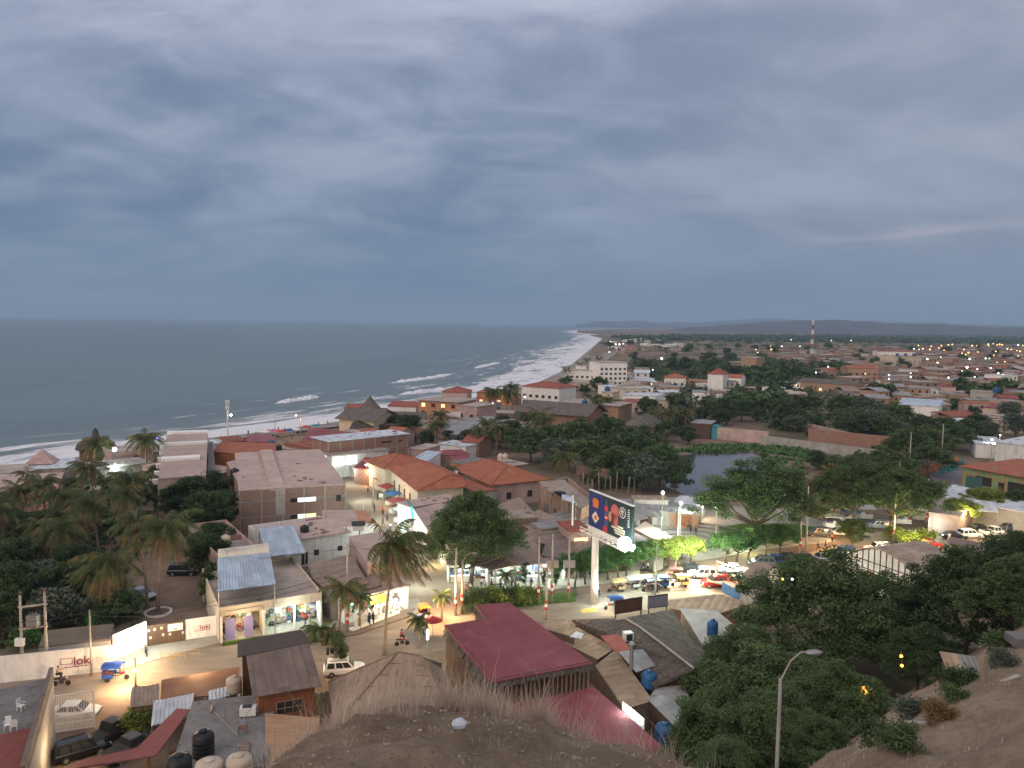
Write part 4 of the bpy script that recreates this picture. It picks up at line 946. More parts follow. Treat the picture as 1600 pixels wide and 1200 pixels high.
# ------------------------------------------------------------------ foreground, lower left
r, Q = roofs('grey roof terrace with dark red tiled strip in the bottom left corner', ((-60,1092,6.2),(84,1057,6.2),(40,1215,6.2),(-120,1250,6.2)), concrete_d, .3, greyw, name='terrace_building', cat='building', inset=.02, lm='the bottom-left terrace')
a, b = Q[1], Q[2]; d = (b-a).normalized(); n_ = Vector((d.y,-d.x,0)); n_ = n_ if n_.dot(Q[0]-a) > 0 else -n_
MB().slab([a+Vector((0,0,.9)), b+Vector((0,0,.9)), b+n_*.35+Vector((0,0,.9)), a+n_*.35+Vector((0,0,.9))], 1.2).build('parapet', plain('brown_parapet', (.17,.13,.105)), r)
MB().slab([Q[0].lerp(Q[3],.55)+Vector((0,0,.02)), a.lerp(b,.55)+n_*.5+Vector((0,0,.02)), a.lerp(b,.98)+n_*.6+Vector((0,0,.02)), Q[3]+Vector((0,0,.02))], .015).build('red_tile_floor', plain('red_floor_tiles', (.20,.06,.05), scale=2), r)
def pchair(px, py, rz, label):
    t = thing('plastic_chair', label, 'chair', at(px,py,6.2), R(rz), 'plastic chairs on the terrace')
    MB().slab([(-.22,-.22,.45),(.22,-.22,.45),(.22,.22,.45),(-.22,.22,.45)],.04).build('seat', metal_w, t); MB().cbox((0,.24,.74),.44,.04,.55).build('backrest', metal_w, t)
    for x in (-.2,.2):
        MB().cbox((x*1.15,0,.66),.04,.42,.04).build('armrest', metal_w, t)
        for y in (-.2,.2): MB().cbox((x,y,.22),.045,.045,.45).build('leg', metal_w, t)
pchair(12,1140,20,'white plastic chair upright behind the other on the grey terrace'); pchair(22,1142,-150,'white plastic chair turned away beside its twin on the terrace'); pchair(33,1110,80,'lone white plastic chair near the terrace parapet')
# gate, wall of the yard
def gate():
    A, B = at(82,1147,0), at(149,1137,0); L = (B-A).length; t = thing('sliding_gate', 'tall white metal gate of upright bars before the white sedan', 'gate', A, math.atan2((B-A).y,(B-A).x), lm='the white bar gate')
    for z in (.1,.85,1.55,3.6): MB().box(0,L,-.04,.04,z,z+.09).build('rail', metal_w, t)
    for i in range(2): MB().box(i*(L-.12),i*(L-.12)+.12,-.06,.06,0,3.75).build('gate_post', metal_w, t)
    n_ = 26; m1 = MB(); m2 = MB()
    for i in range(1,n_): x = L*i/n_; m1.box(x-.018,x+.018,-.02,.02,1.64,3.6)
    for i in range(1,n_): x = L*i/n_; m2.box(x-.045,x+.045,-.025,.025,.19,1.55)
    m1.build('upper_bars', metal_w, t); m2.build('lower_bars', metal_w, t)
gate()
car('sedan', 118,1112, 8, car_white, 'white sedan parked behind the white bar gate', lm='the white sedan')
car('pickup', 173,1145, 68, flat('dark_brown_paint',(.035,.03,.028),.3,.2), 'dark pickup parked nose in at the centre of the yard')
car('suv', 128,1172, 38, car_black, 'black suv parked aslant beside the terrace wall in the yard')
car('pickup', 203,1170, 60, flat('brown_grey_paint',(.09,.085,.08),.3,.2), 'grey pickup half hidden by the red canopy in the yard')
lamp(105,1158,3.2,130,WARM,.5); lamp(84,1180,3,32,WARM,.6)
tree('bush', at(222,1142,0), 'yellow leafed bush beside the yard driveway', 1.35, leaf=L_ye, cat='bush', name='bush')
roofs('tan corrugated shed roof under the glaring lamp post', ((203,1106,2.6),(250,1100,2.6),(252,1064,3.1),(205,1074,3.1)), c_tan, .08, woodmid, corr=True, name='shed', cat='shed', lm='the tan shed')
roofs('long rusty brown flat roof along the road beside the beige tank', ((252,1096,2.6),(374,1080,2.6),(374,1042,3.0),(252,1062,3.0)), plain('rust_brown_roof', (.19,.10,.06), scale=.5, stain=(.28,.17,.10)), .1, greyw, name='shed', cat='shed')
roofs('white corrugated lean-to roof between the red canopy and rusty roof', ((236,1134,2.4),(302,1120,2.4),(322,1088,2.9),(240,1096,2.9)), c_white, .08, None, (0,1,2,3), corr=True, name='lean_to', cat='shelter')
roofs('small white corrugated strip beside the wood house fence', ((326,1096,2.5),(378,1082,2.5),(378,1070,2.8),(326,1080,2.8)), c_white, .08, None, (0,1,2,3), corr=True, name='lean_to', cat='shelter')
r, Q = roofs('narrow red canopy roof climbing above the yard gateway', ((118,1200,2.7),(244,1180,2.7),(297,1108,3.1),(276,1107,3.1),(214,1168,2.7),(120,1190,2.7)), plain('red_canopy_roof', (.25,.085,.075), scale=1, var=.1), .12, None, name='gateway_canopy', cat='canopy', lm='the red canopy')
for i,(a,b,z) in enumerate(((190,1200,2.4),(232,1178,2.5),(262,1152,2.6),(288,1128,2.7))):
    p = Matrix.Rotation(-r.rotation_euler[2],3,'Z') @ (at(a,b-18,z)-r.location); MB().box(p.x-.12,p.x+.12,p.y-.12,p.y+.12,-.1,z).build('brick_pier', [concrete,orangew,concrete,woodtan][i], r)
# rooftop with tanks
r, L, D = house('grey rooftop carrying water tanks and rods', (262,1215),(418,1196),(340,1092), 3.4, greyw, concrete_d, 'flat', 'building', 'tank_building', over=.02, lm='the tank rooftop')
for a,b in ((305,1185),(352,1130),(405,1120)): MB().tube([(0,0,0),(0,0,1.4)],.025,5).xf(Matrix.Rotation(-r.rotation_euler[2],3,'Z') @ (at(a,b,3.4)-r.location)).build('iron_rod', rustm, r)
tank(318,1180,3.4,.85,2.1,tankblack,'tall black water tank on the rooftop, farther of two', lm='the tall black tank'); tank(280,1212,3.4,.95,1.7,tankblack,'squat black water tank at the bottom edge of the rooftop')
tank(327,1215,3.4,1.05,1.45,tankbeige,'beige water tank at the bottom edge beside the squat black tank'); tank(374,1208,3.4,1.0,1.5,tankbeige,'beige water tank nearest the wood plank roof'); tank(366,1080,2.9,.72,1.5,tankbeige,'beige water tank beside the wood house wall')
t = thing('air_conditioner', 'white box unit on the rooftop rim by the wood house', 'air conditioner', at(388,1118,3.4), R(10)); MB().box(-.7,.7,-.4,.4,.12,.85).build('casing', metal_w, t); MB().box(-.5,.3,-.3,.3,.85,.9).build('grille', metal_d, t)
for x in (-.55,.55): MB().box(x-.05,x+.05,-.35,.35,0,.12).build('foot', metal_d, t)
t = thing('iron_chair_frame', 'rusty iron frame standing on the tank rooftop', 'frame', at(325,1150,3.4).lerp(at(378,1150,3.4),.9), .3)
for x,y in ((0,0),(.7,0),(.7,.6),(0,.6)): MB().cbox((x,y,.45),.04,.04,.9).build('leg', rustm, t)
MB().cbox((.35,.3,.55),.7,.6,.04).build('top', rustm, t)
for i,(a,b,c,d) in enumerate(((352,1165,400,1095),(335,1112,372,1150))): tag(MB().tube([at(a,b,3.5),at(c,d,5.0)],.035,6).build('metal_brace', metal_g), ('long pale metal brace leaning across the tank rooftop','short pale metal brace crossing the longer one on the rooftop')[i], 'brace')
# wood house
r, L, D = house('reddish wooden house with brown sheet roof and framed window', (404,1085),(492,1070),(462,1012), 5.2, woodred, shingle, 'shed', 'house', 'wood_house', over=.55, rh=1.3, lm='the wooden house')
w = addwin(r, L, D, 'f', L*.53, 3.0, 2.2, 1.1, shade, woodtan)
for i in range(3): MB().box(L*.53-1.1+.73*i-.03,L*.53-1.1+.73*i+.03,-.1,-.075,3.0,4.1).build('mullion', woodtan, w)
MB().box(L*.53-1.1,L*.53+1.1,-.1,-.076,3.5,3.56).build('mullion', woodtan, w); MB().box(-.3,L+.3,-.5,-.02,2.0,2.2).build('ledge', woodtan, r)
roofs('dark brown upper roof at the back of the wooden house', ((371,1026,6.3),(486,1004,6.3),(471,984,6.9),(371,1001,6.9)), plain('dark_sheet_roof', (.085,.068,.062), scale=1.5, sc=(1,4,1)), .1, wooddark, name='back_roof_house', cat='house', inset=.5)
roofs('sloping tan plank roof below the wooden house window', ((416,1212,3.0),(486,1212,3.0),(500,1122,3.9),(414,1114,3.9)), woodtan, .12, greyw, name='plank_roof_shed', cat='shed', lm='the tan plank roof')
A, B = at(489,1118,0), at(520,1112,0); t = thing('board_fence', 'pale green board fence right of the wooden house', 'fence', A, math.atan2((B-A).y,(B-A).x)); L = (B-A).length
for i in range(12): MB().box(L*i/12+.02,L*(i+1)/12-.02,-.03,.03,0,2.1+.1*(i%3)).build('board', greenw, t)
MB().box(0,L,.03,.08,1.2,1.3).build('rail', woodmid, t)
# big mat roof
E5 = [at(513,1066,3.6), at(522,1135,3.2), at(708,1125,3.2), at(692,1046,4.4), at(622,1019,6.4), at(658,1025,6.3)]; c0 = E5[1].copy(); c0.z = 0
t = thing('mat_roof_house', 'big brown hip roof of worn mats behind the dry grass', 'house', c0, 0, lm='the brown mat roof'); Q = [p-c0 for p in E5]; g = sum(Q[:4],Vector())/4
m_ = MB()
for f in ((0,1,4),(1,2,5,4),(2,3,5),(3,0,4,5)): m_.slab([Q[i] for i in f], .12)
m_.build('roof', hiproofm, t); MB().prism([(q.lerp(g,.12).x,q.lerp(g,.12).y) for q in Q[:4]], -.2, 3.0).build('wall', bamboo, t)
for i,j in ((0,4),(1,4),(2,5),(4,5)): MB().tube([Q[i]+Vector((0,0,.05)),Q[j]+Vector((0,0,.05))],.09,6).build('ridge_pole', woodmid, t)
for k in range(1,6): MB().tube([Q[1].lerp(Q[4],k/6)+Vector((0,0,.04)), Q[2].lerp(Q[5],k/6)+Vector((0,0,.04))],.03,5).build('batten', wooddark, t)
roofs('dark thatched ridge roof right behind the brown mat roof', ((640,1020,5.6),(690,1036,4.6),(692,1058,4.2),(662,1032,5.6)), thatch_d, .3, None, (1,2), name='thatch_roof', cat='roof')
# maroon roofs
def poly_house(label, px, z, roofm, wallm, lm=None, name='house', fr=None):
    P = [at(a,b,z) for a,b in px]; c = P[0].copy(); c.z = 0; t = thing(name, label, 'house', c, 0, lm=lm); Q = [p-c for p in P]; g = sum(Q,Vector())/len(Q)
    MB().prism([(q.x,q.y) for q in Q], z-.12, z).build('roof', roofm, t); MB().prism([(q.lerp(g,.035).x,q.lerp(g,.035).y) for q in Q], -.2, z-.13).build('wall', wallm, t)
    return t, Q
t, Q = poly_house('big flat maroon roof on bamboo walls with thatched fringe', ((742,945),(796,941),(926,1036),(767,1066),(694,977),(759,966)), 6.2, maroon, bamboo, 'the big maroon roof', 'bamboo_house')
rr_ = random.Random(3)
for (i,j,hh) in ((3,4,1.0),(2,3,.55),(5,0,.8)):
    m_ = MB(); a, b = Q[i], Q[j]; n_ = int((b-a).length/.16); d = (b-a).normalized(); o = Vector((d.y,-d.x,0)); o = o if o.dot(a-sum(Q,Vector())/6) > 0 else -o
    for k in range(n_):
        p = a.lerp(b,(k+.5)/n_); l = hh*rr_.uniform(.7,1.25); q = p+o*rr_.uniform(.02,.35); q.z = 6.2-l; p = p+Vector((0,0,.06)); s_ = d*.14
        m_.add([p-s_-o*.35,p+s_-o*.35,q+s_,q-s_],[(0,1,2,3)])
    m_.build('thatch_fringe', palmmat, t)
a, b = Q[2], Q[3]
for k in range(22): p = a.lerp(b,(k+.5)/22).lerp(sum(Q,Vector())/6,.02); MB().tube([(p.x,p.y,3.4),(p.x,p.y,6.0)],.07,5).build('bamboo_post', woodmid, t)
poly_house('lower maroon roof below the big maroon one', ((786,1092),(922,1068),(1046,1175),(1000,1215),(850,1215)), 3.6, maroon, concrete_d, 'the lower maroon roof', 'low_house')
A, B = at(972,1108,3.1), at(1006,1136,3.1); t = thing('glow_panel', 'glaring white lit panel on the edge of the lower maroon roof', 'panel', A, math.atan2((B-A).y,(B-A).x)); LB_ = (B-A).length
MB().box(0,LB_,0,.1,-3,.75).build('wall', white, t); MB().box(.2,LB_-.2,-.1,-.01,.1,.6).build('glow_face', E_shop, t); lamp(0,0,0,60,COOL,.2, world(t,(LB_/2,-.8,1.2)))  # glowing face and lamp put in for the glare of a lit gap
# shanty roofs, centre
tan = corrug('tan_board_roof', (.34,.25,.17), .9, (.20,.14,.10), .5, rough=.9, var=.2)
roofs('upper tan board roof right of the big maroon roof', ((842,980,4.0),(900,996,4.0),(886,968,4.3),(838,970,4.3)), tan, .1, woodmid, name='board_roof_house', cat='house')
roofs('middle tan board roof between the maroon and thatch roofs', ((868,998,3.1),(934,1030,3.0),(962,1012,3.2),(902,980,3.6)), tan, .1, woodmid, name='board_roof_house', cat='house')
roofs('lower long tan board roof beside the lower maroon roof', ((930,1040,2.9),(976,1108,2.7),(1020,1094,2.9),(962,1014,3.4)), tan, .1, woodmid, name='board_roof_house', cat='house')
roofs('small pale sheet lying on the tan board roofs', ((890,995,4.35),(908,998,4.35),(912,990,4.45),(900,986,4.45)), c_white, .04, None, name='roof_sheet', cat='sheet')
roofs('near dark palm thatch roof beside the chimney', ((962,1004,3.7),(1024,1072,3.5),(1086,1044,4.9),(976,966,5.0),(894,968,3.9)), palmmat, .3, wooddark, name='thatched_house', cat='house', lm='the dark palm thatch', inset=.6)
roofs('far dark palm thatch roof below the signboards', ((1088,1043,4.85),(1122,1032,3.6),(1084,1004,3.8),(1050,952,3.8),(977,965,4.95)), palmmat, .3, wooddark, name='thatched_house', cat='house', inset=.6)
ridge = [at(*p) for p in ((962,968,5.1),(978,967,5.15),(1000,980,5.1),(1040,1010,5.1),(1084,1044,5.05))]; tag(MB().tube(ridge,.12,6).build('ridge_pole', polec), 'pale ridge pole lying between the two palm thatch roofs', 'pole')
roofs('faded red sheet roof near the chimney', ((962,1019,4.7),(988,1016,4.7),(967,991,5.3),(938,993,5.3)), plain('faded_red_sheet', (.36,.115,.085), scale=1), .08, None, name='roof_sheet', cat='sheet', lm='the faded red sheet')
roofs('tan grey sheet roof right below the faded red sheet', ((994,1050,4.0),(1024,1040,4.1),(1005,1014,4.8),(966,1018,4.7)), c_grey, .08, None, name='roof_sheet', cat='sheet')
t = thing('chimney_pipe', 'grey metal chimney pipe rising from the thatch roofs', 'chimney', at(986,1048,3.8), 0, lm='the chimney pipe'); MB().lathe([(.2,0),(.2,2.7)],12).build('pipe', metal_g, t); MB().lathe([(.34,2.75),(.36,2.82),(.1,3.05)],12).build('cap', metal_g, t)
t = thing('air_conditioner', 'white box unit standing on the dark thatch by the chimney', 'air conditioner', at(981,1000,4.4), .3); MB().box(-.5,.5,-.4,.4,0,.9).build('casing', metal_w, t); MB().box(-.35,.35,-.43,-.4,.1,.8).build('grille', metal_d, t)
tank(1014,1074,2.6,.75,1.7,tankblue,'blue water tank with teal lid below the chimney', lm='the near blue tank'); tank(1113,992,3.6,.62,1.8,tankblue,'slim blue water tank on the pale roofs left of the trees', lm='the slim blue tank'); tank(1038,1160,1.0,.9,1.8,tankblue,'blue water tank in shade right of the lit doorway'); tank(1150,1160,.3,.85,1.7,tankblue,'blue water tank deep in shade under the olive trees')
roofs('grey striped sheet roof below the near blue tank', ((1012,1092,3.0),(1060,1140,3.0),(1092,1120,3.2),(1068,1070,3.3),(1026,1074,3.2)), c_grey, .08, wooddark, name='shack', cat='shack')
roofs('tan sheet roof in front of the road by the blue fence', ((1045,950,3.4),(1112,962,3.4),(1176,942,3.5),(1122,928,3.7),(1040,938,3.7)), tan, .1, woodmid, name='board_roof_house', cat='house')
roofs('pale grey sheet roof with the slim blue tank', ((1098,1008,3.5),(1156,984,3.5),(1120,954,3.8),(1062,950,3.8)), plain('pale_sheet', (.36,.335,.31), scale=.5, stain=(.2,.17,.14)), .1, woodmid, name='sheet_roof_house', cat='house')
roofs('low white sheet roof over an orange lit stall near trees', ((1136,1006,2.9),(1178,996,2.9),(1170,984,3.1),(1130,992,3.1)), c_white, .08, None, (0,1,2,3), name='stall', cat='stall'); lamp(1156,1002,1.8,60,(1,.45,.15),.1)
def board(label, a, b, z0, z1, m, fr, lm=None):
    A, B = at(*a,z0), at(*b,z0); t = thing('signboard', label, 'signboard', Vector((A.x,A.y,0)), math.atan2((B-A).y,(B-A).x), lm=lm); L = (B-A).length
    MB().box(0,L,-.06,.06,z0,z1).build('panel', m, t)
    for z in (z0,z1-.1): MB().box(0,L,-.09,.09,z,z+.1).build('frame', fr, t)
    for x in (.15,L-.15): MB().box(x-.06,x+.06,-.05,.05,0,z0).build('post', metal_d, t)
board('dark signboard seen from behind above the thatch', (960,960),(1003,953), 3.9, 5.6, wooddark, metal_d); board('blue grey signboard seen from behind above the thatch', (1012,951),(1043,947), 3.8, 5.4, plain('blue_grey_board', (.20,.21,.27), var=.08), metal_d, 'the blue-grey signboard')
# road vehicles and things near the letters
car('suv', 538,1046, 12, car_white, 'white suv with roof load on the road behind the mat roof', lm='the white road suv')
t = thing('roof_cargo', 'dark bundles strapped on the white road suv', 'bundle', at(518,1022,1.75), .2)
for i in range(3): MB().cbox((i*.45-.4,.1*i,.35),.3,.5,.7-.12*i,.3*i).build('bundle', rubber, t)
tree('slim', at(532,1052,0), 'slim dark young tree in front of the white road suv', .95)
moto(628,1004, 15,(.45,.02,.03),'red motorbike ridden on the road near the tall palm'); p = at(631,1003,0); person(0,0,'red','black','person in red riding the red motorbike', 15,'sit', Vector((p.x-.35,p.y,.0)))
t = thing('roadside_umbrella', 'dark red parasol beside the big maroon roof', 'parasol', at(676,992,0), 0); MB().lathe([(.03,0),(.03,2.2)],6).build('pole', metal_g, t); MB().lathe([(1.3,1.9),(.7,2.25),(.03,2.5)],12).build('canopy', flat('dark_red_cloth',(.3,.02,.03),.8), t)
mototaxi(664,962,-70,(.62,.22,.03),'orange roofed mototaxi at the street corner', lm='the orange corner mototaxi'); mototaxi(660,980,-75,(.10,.09,.16),'grey purple mototaxi queued behind the orange corner one')
p = palm('wind', at(601,1024,0), 'tall windswept coconut palm leaning above the road', 1.0, 0.0, lm='the tall windswept palm')
palm('mid', at(530,998,0), 'drooping medium palm on the verge left of the letters', .92, 2); palm('small', at(562,983,0), 'small dark palm standing before the white letters', .95, 1); palm('baby', at(500,998,.2), 'bushy ground palm on the lawn verge', 1.25, 1); palm('baby', at(516,1003,.2), 'smaller ground palm beside the bushy one on the verge', .95, 3)
palm('small', at(655,1012,0), 'leafy palm beside the glowing white lamp', .8, 2); palm('small', at(690,968,0), 'young palm on the corner left of the maroon roof', .75, 4)
t = thing('tube_lamp', 'upright glowing white tube lamp among plants by the road', 'lamp', at(668,1018,0), 0); MB().tube([(0,0,0),(0,0,1.5)],.07,8).build('stem', greenw, t); MB().tube([(0,0,1.5),(0,0,2.6)],.12,8).build('tube', E_white, t); lamp(668,1015,2.4,60,COOL,.2)
# big white town letters
A, B = at(552,984,.2), at(620,958,.2); L = (B-A).length; t = thing('letter_sign', 'big white free standing letters spelling the town name', 'sign', A, math.atan2((B-A).y,(B-A).x), lm='the white letters')
MB().box(-.3,L+.3,-.25,.45,-.1,.22).build('plinth', white, t)
for i,ch in enumerate('MANCORA'): text(ch, 2.5, white, t, 'letter', .18, (L*(i+.08)/7,.1,.24), (PI/2,0,0), .02)
person(583,976,'black','black','person in black standing before the white letters',40,'stand'); person(577,978,'black','jeans','person in dark clothes facing the letters beside another',-120,'stand')
# H frame with transformer, roadside poles
t = thing('transformer_station', 'twin pole frame holding a transformer before the white wall', 'transformer', at(36,1062,0), 0, lm='the twin pole transformer'); A = at(36,1062,0); B = at(74,1056,0); d = B-A
for P in (Vector(), d):
    MB().tube([P+Vector((0,0,-.2)), P+Vector((0,0,9.3))],[.2,.12],10).build('pole', polec, t, True)
    for z,m_ in ((1.2,paint_red),(1.65,white),(2.1,paint_red)): MB().tube([P+Vector((0,0,z)),P+Vector((0,0,z+.4))],.215,10).build('painted_band', m_, t)
    MB().lathe([(.07,0),(.13,.1),(.07,.2),(.12,.3),(.05,.5)],8,(P.x,P.y,9.3)).build('insulator', rustm, t)
for z in (5.6,8.0): MB().tube([Vector((-d.x*.1,-d.y*.1,z)), Vector((d.x*1.1,d.y*1.1,z))],.13,4).build('cross_beam', polec, t)
MB().cbox((d.x*.5,d.y*.5,6.35),1.1,.8,1.2).build('transformer_tank', metal_g, t)
for k in (-.3,0,.3): MB().lathe([(.06,0),(.1,.1),(.06,.2),(.09,.3),(.03,.4)],8,(d.x*.5+k,d.y*.5,6.95)).build('bushing', concrete_d, t)
MB().cbox((.0,-.3,4.3),.9,.4,.8).build('meter_box', metal_w, t)
pole(143,1056,7.4,'slim roadside pole before the white wall with red lettering',.11,band=False,lm='the slim roadside pole'); 
t = pole(212,1074,3.2,'short dark post with glaring warm lamp beside the tan shed',.1,wooddark,band=False); MB().ball((0,-.22,1.95),.2,10,6).build('bulb', E_warm, t); lamp(0,0,0,620,WARM,.25,at(212,1074,0)+Vector((-.3,-.9,2.0))); lamp(0,0,0,650,WARM,.25,at(205,1058,0)+Vector((0,1.2,2.6)))
# white walls with writing
def wall(label, a, b, h, m, th=.2, lm=None, name='wall', z=0, cap=None):
    A, B = at(*a,z), at(*b,z); t = thing(name, label, 'wall', A, math.atan2((B-A).y,(B-A).x), lm=lm); L = (B-A).length; MB().box(0,L,0,th,-.3,h).build('panel', m, t)
    if cap: MB().box(-.03,L+.03,-.05,th+.05,h,h+.1).build('coping', cap, t)
    return t, L
def logo(t, x, z, s):
    text('loki', s, textred, t, 'lettering', .01, (x,-.015,z), (PI/2,0,0), .012)
    f = MB(); w = .035*s/1.3
    for a,b,c,d in ((-.95,-.05,.1,.1+w/.9),(-.95,-.05,.6,.6+w/.9),(-.95,-.95+w,.1,.6),(-.05-w,-.05,.1,.6)): f.box(x+a*s,x+b*s,-.03,-.004,z+c*s,z+d*s)
    f.build('logo_frame', textred, t); g = MB(); q = random.Random(4); xx = x-.95*s
    while xx < x+1.5*s: w = q.uniform(.05,.16)*s; g.box(xx,xx+w,-.02,-.004,z-.2*s,z-.2*s+q.uniform(.06,.12)*s); xx += w+.035*s
    g.build('tagline', textred, t)
t, L = wall('long white wall with big red loki lettering along the road', (-40,1072),(177,1048), 2.9, white, lm='the long white wall'); logo(t, L*.705, 1.15, 1.3)
t, L = wall('short white wall with small loki lettering beside the wooden gate', (290,1000),(344,992), 2.5, white, lm='the short white wall'); logo(t, L*.42, 1.05, .8)
A, B = at(230,1010,0), at(289,1001,0); t = thing('wooden_gate', 'brown wooden gate with pale notices and white plaque', 'gate', A, math.atan2((B-A).y,(B-A).x), lm='the brown wooden gate'); L = (B-A).length
for i in range(2): MB().box(L*i/2+.03,L*(i+1)/2-.03,0,.12,.05,2.5).build('gate_leaf', wooddark, t)
for x,z in ((.05,1.75),(.2,1.8),(.38,1.85),(.09,.85),(.42,1.0),(.6,.95),(.95,.9)): MB().box(L*x-.12,L*x+.14,-.03,-.005,z,z+.3).build('notice', cream, t)
MB().box(L*.55,L*.95,-.04,-.005,1.45,2.3).build('plaque', white, t); MB().box(L*.7,L*.8,-.055,-.041,1.55,1.75).build('plaque_emblem', greenw, t)
t, L = wall('side wall glowing white under a lamp left of the wooden gate', (178,1034),(230,1010), 3.1, white, lm='the glowing white wall'); P = world(t,(L*.5,-1.8,3.3)); lamp(0,0,0,330,COOL,.2,P)
s = thing('wall_lamp', 'cool white lamp on a bracket lighting the glowing wall', 'lamp', world(t,(L*.5,0,3.1)), t.rotation_euler[2]); MB().tube([(0,0,0),(0,-.6,.35),(0,-1.5,.4)],.03,6).build('bracket', metal_g, s); MB().ball((0,-1.5,.36),.14,8,6).build('bulb', E_white, s)
roofs('low flat brown roof behind the long white wall', ((60,1010,2.9),(172,998,2.9),(178,974,2.9),(70,985,2.9)), plain('brown_earth_roof', (.15,.115,.09), scale=.4, stain=(.08,.06,.05)), .2, greyw, name='outbuilding', cat='building', inset=.02)
for i,x in enumerate((252,273,296)):
    t = thing('crowd_barrier', ('leftmost','middle','rightmost')[i]+' of three yellow barriers on the kerb', 'barrier', at(x,1034-i*3,.1), .2, 'yellow barriers on the kerb'); ym = flat('yellow_barrier',(.5,.32,.06),.6)
    for a in (0,1.1): MB().tube([(a,0,0),(a,0,.95)],.035,6).build('upright', ym, t)
    for z in (.5,.92): MB().tube([(0,0,z),(1.1,0,z)],.03,6).build('rail', ym, t)
moto(228,1018,120,(.03,.03,.03),'dark motorbike parked by the glowing white wall'); moto(96,1066,10,(.05,.03,.03),'dark motorbike ridden along the white wall'); p = at(95,1064,0); person(0,0,'tan','black','person riding the dark motorbike along the white wall', 10,'sit', Vector((p.x-.35,p.y,0)))
mototaxi(182,1054,8,(.02,.07,.32),'blue roofed mototaxi beside the long white wall', lm='the blue mototaxi')
person(347,1003,'pink','black','person in pink top walking by the shop corner',200,'walk'); person(350,998,'black','black','person in dark clothes with a companion in pink',190,'walk'); person(366,998,'grey','white','person in pale trousers walking past the lit shop',160,'walk')
# ------------------------------------------------------------------ shops, left centre
r, L, D = house('lit shop building with open shopfronts right of the white wall', (342,950),(503,925),(440,872), 4.4, cream, conc_roof, 'para', 'shop', 'shop_building', par=.35, open_=(3.3,3.2,.0,1.0), lm='the lit corner shop')
shop_inside(r, 0, L*.42, 3.2, 3.3, 1, wallm=cream, e=95, col=(1,.84,.58)); shop_inside(r, L*.43, L, 3.2, 3.3, 2, e=110)
for x in (0.02,.42,.72,.99): MB().box(L*x-.12,L*x+.12,-.05,.2,0,3.3).build('pillar', white, r)
lamp(0,0,0,90,COOL,.4,world(r,(L*.7,-1.5,2.8))); lamp(0,0,0,60,(1,.8,.5),.4,world(r,(L*.2,-1.5,2.8)))
MB().box(L*.05,L*.4,-.12,-.02,3.45,3.85).build('fascia_sign', cream, r); vio = flat('violet_curtain',(.28,.24,.45),.8)
for a,b in ((.06,.15),(.24,.32)): MB().box(L*a,L*b,.35,.45,.05,2.7).build('curtain', vio, r)
MB().box(L*.02,L*.36,-1.0,-.6,0,.35).build('planter_box', lawn, r)
roofs('pale blue corrugated canopy over the lit corner shop', ((340,925,6.4),(431,913,6.4),(420,866,7.0),(340,872,7.0)), c_blue, .1, None, (0,1,2,3), corr=True, name='canopy_roof', cat='roof', lm='the pale blue canopy')
MB
t, L2 = wall('white upstand wall along the top of the pale blue canopy', (341,872),(420,862), 1.2, white, .15, name='upstand', z=6.6)
roofs('grey blue corrugated canopy behind the pale blue one', ((418,870,5.9),(478,864,5.9),(455,819,6.6),(404,825,6.6)), c_blue, .1, None, (0,1,2,3), corr=True, name='canopy_roof', cat='roof')
r, L, D = house('grey terrace house with low brick parapet above the shop', (342,870),(408,860),(398,806), 5.4, pinkw, concrete, 'para', par=.9); tank(352,850,5.0,.75,1.4,tankbeige,'beige water tank on the terrace corner by the dark trees')
MB().box(.5,L,D*.5,D*.5+.15,4.5,5.3).build('inner_wall', redbrick, r)
r, L, D = house('low white house with tan roof and small windows behind the shop', (466,842),(545,830),(540,806), 4.6, white, pinkroof, 'flat', over=.3, wins=[('f',.12,.3,1,2,shade,None,'door'),('f',.35,1.5,.8,.9),('f',.82,1.6,.8,.8)], lm='the low white house')
house('white courtyard house with red awning below the brick hotel', (398,829),(512,813),(514,804), 3.4, white, pinkroof, 'para', par=.8, wins=[('f',.62,1.4,1.1,1.8,shade),('f',.75,1.4,1.1,1.8,shade,woodred),('f',.2,2,1,1)])
roofs('small dark red awning on the white courtyard house', ((477,819,3.0),(506,814,3.0),(504,808,3.4),(477,812,3.4)), maroon_c, .08, None, (0,1), name='awning', cat='awning'); tank(476,831,4.6,.7,1.1,tankblack,'small black water tank on the tan roof by the awning')
roofs('tan flat roof left of the main street near the corner', ((505,826,4.5),(562,818,4.5),(553,797,4.7),(503,797,4.7)), pinkroof, .2, white, name='flat_roof_house', cat='house')
roofs('orange pink roof edge along the main street', ((562,818,4.4),(586,816,4.4),(570,798,4.6),(552,796,4.6)), plain('orange_pink_roof', (.42,.2,.13), scale=.4), .15, white, name='flat_roof_house', cat='house')
roofs('rusty corrugated roof behind the lit corner shop', ((489,904,3.9),(518,928,3.9),(575,909,3.9),(548,866,4.3),(480,880,4.3)), c_rust, .1, greyw, name='shop_roof_house', cat='house', lm='the rusty corrugated roof')
roofs('pinkish house with blue wall beside the palm crown', ((545,838,5.2),(574,881,5.2),(615,876,5.2),(612,828,5.2)), pinkroof, .2, pinkw, name='corner_house', cat='house', inset=.1, lm='the pinkish corner house')
t = thing('roof_hutch', 'tiny white pitched roof hut on the tan roofs', 'hut', at(560,828,4.8), .2); MB().box(-.9,.9,-.7,.7,0,1.0).build('wall', white, t); MB().slab([(-1.1,-.9,.95),(1.1,-.9,.95),(1.1,0,1.5),(-1.1,0,1.5)],.06).slab([(-1.1,.9,.95),(1.1,.9,.95),(1.1,0,1.5),(-1.1,0,1.5)],.06).build('roof', metal_d, t)
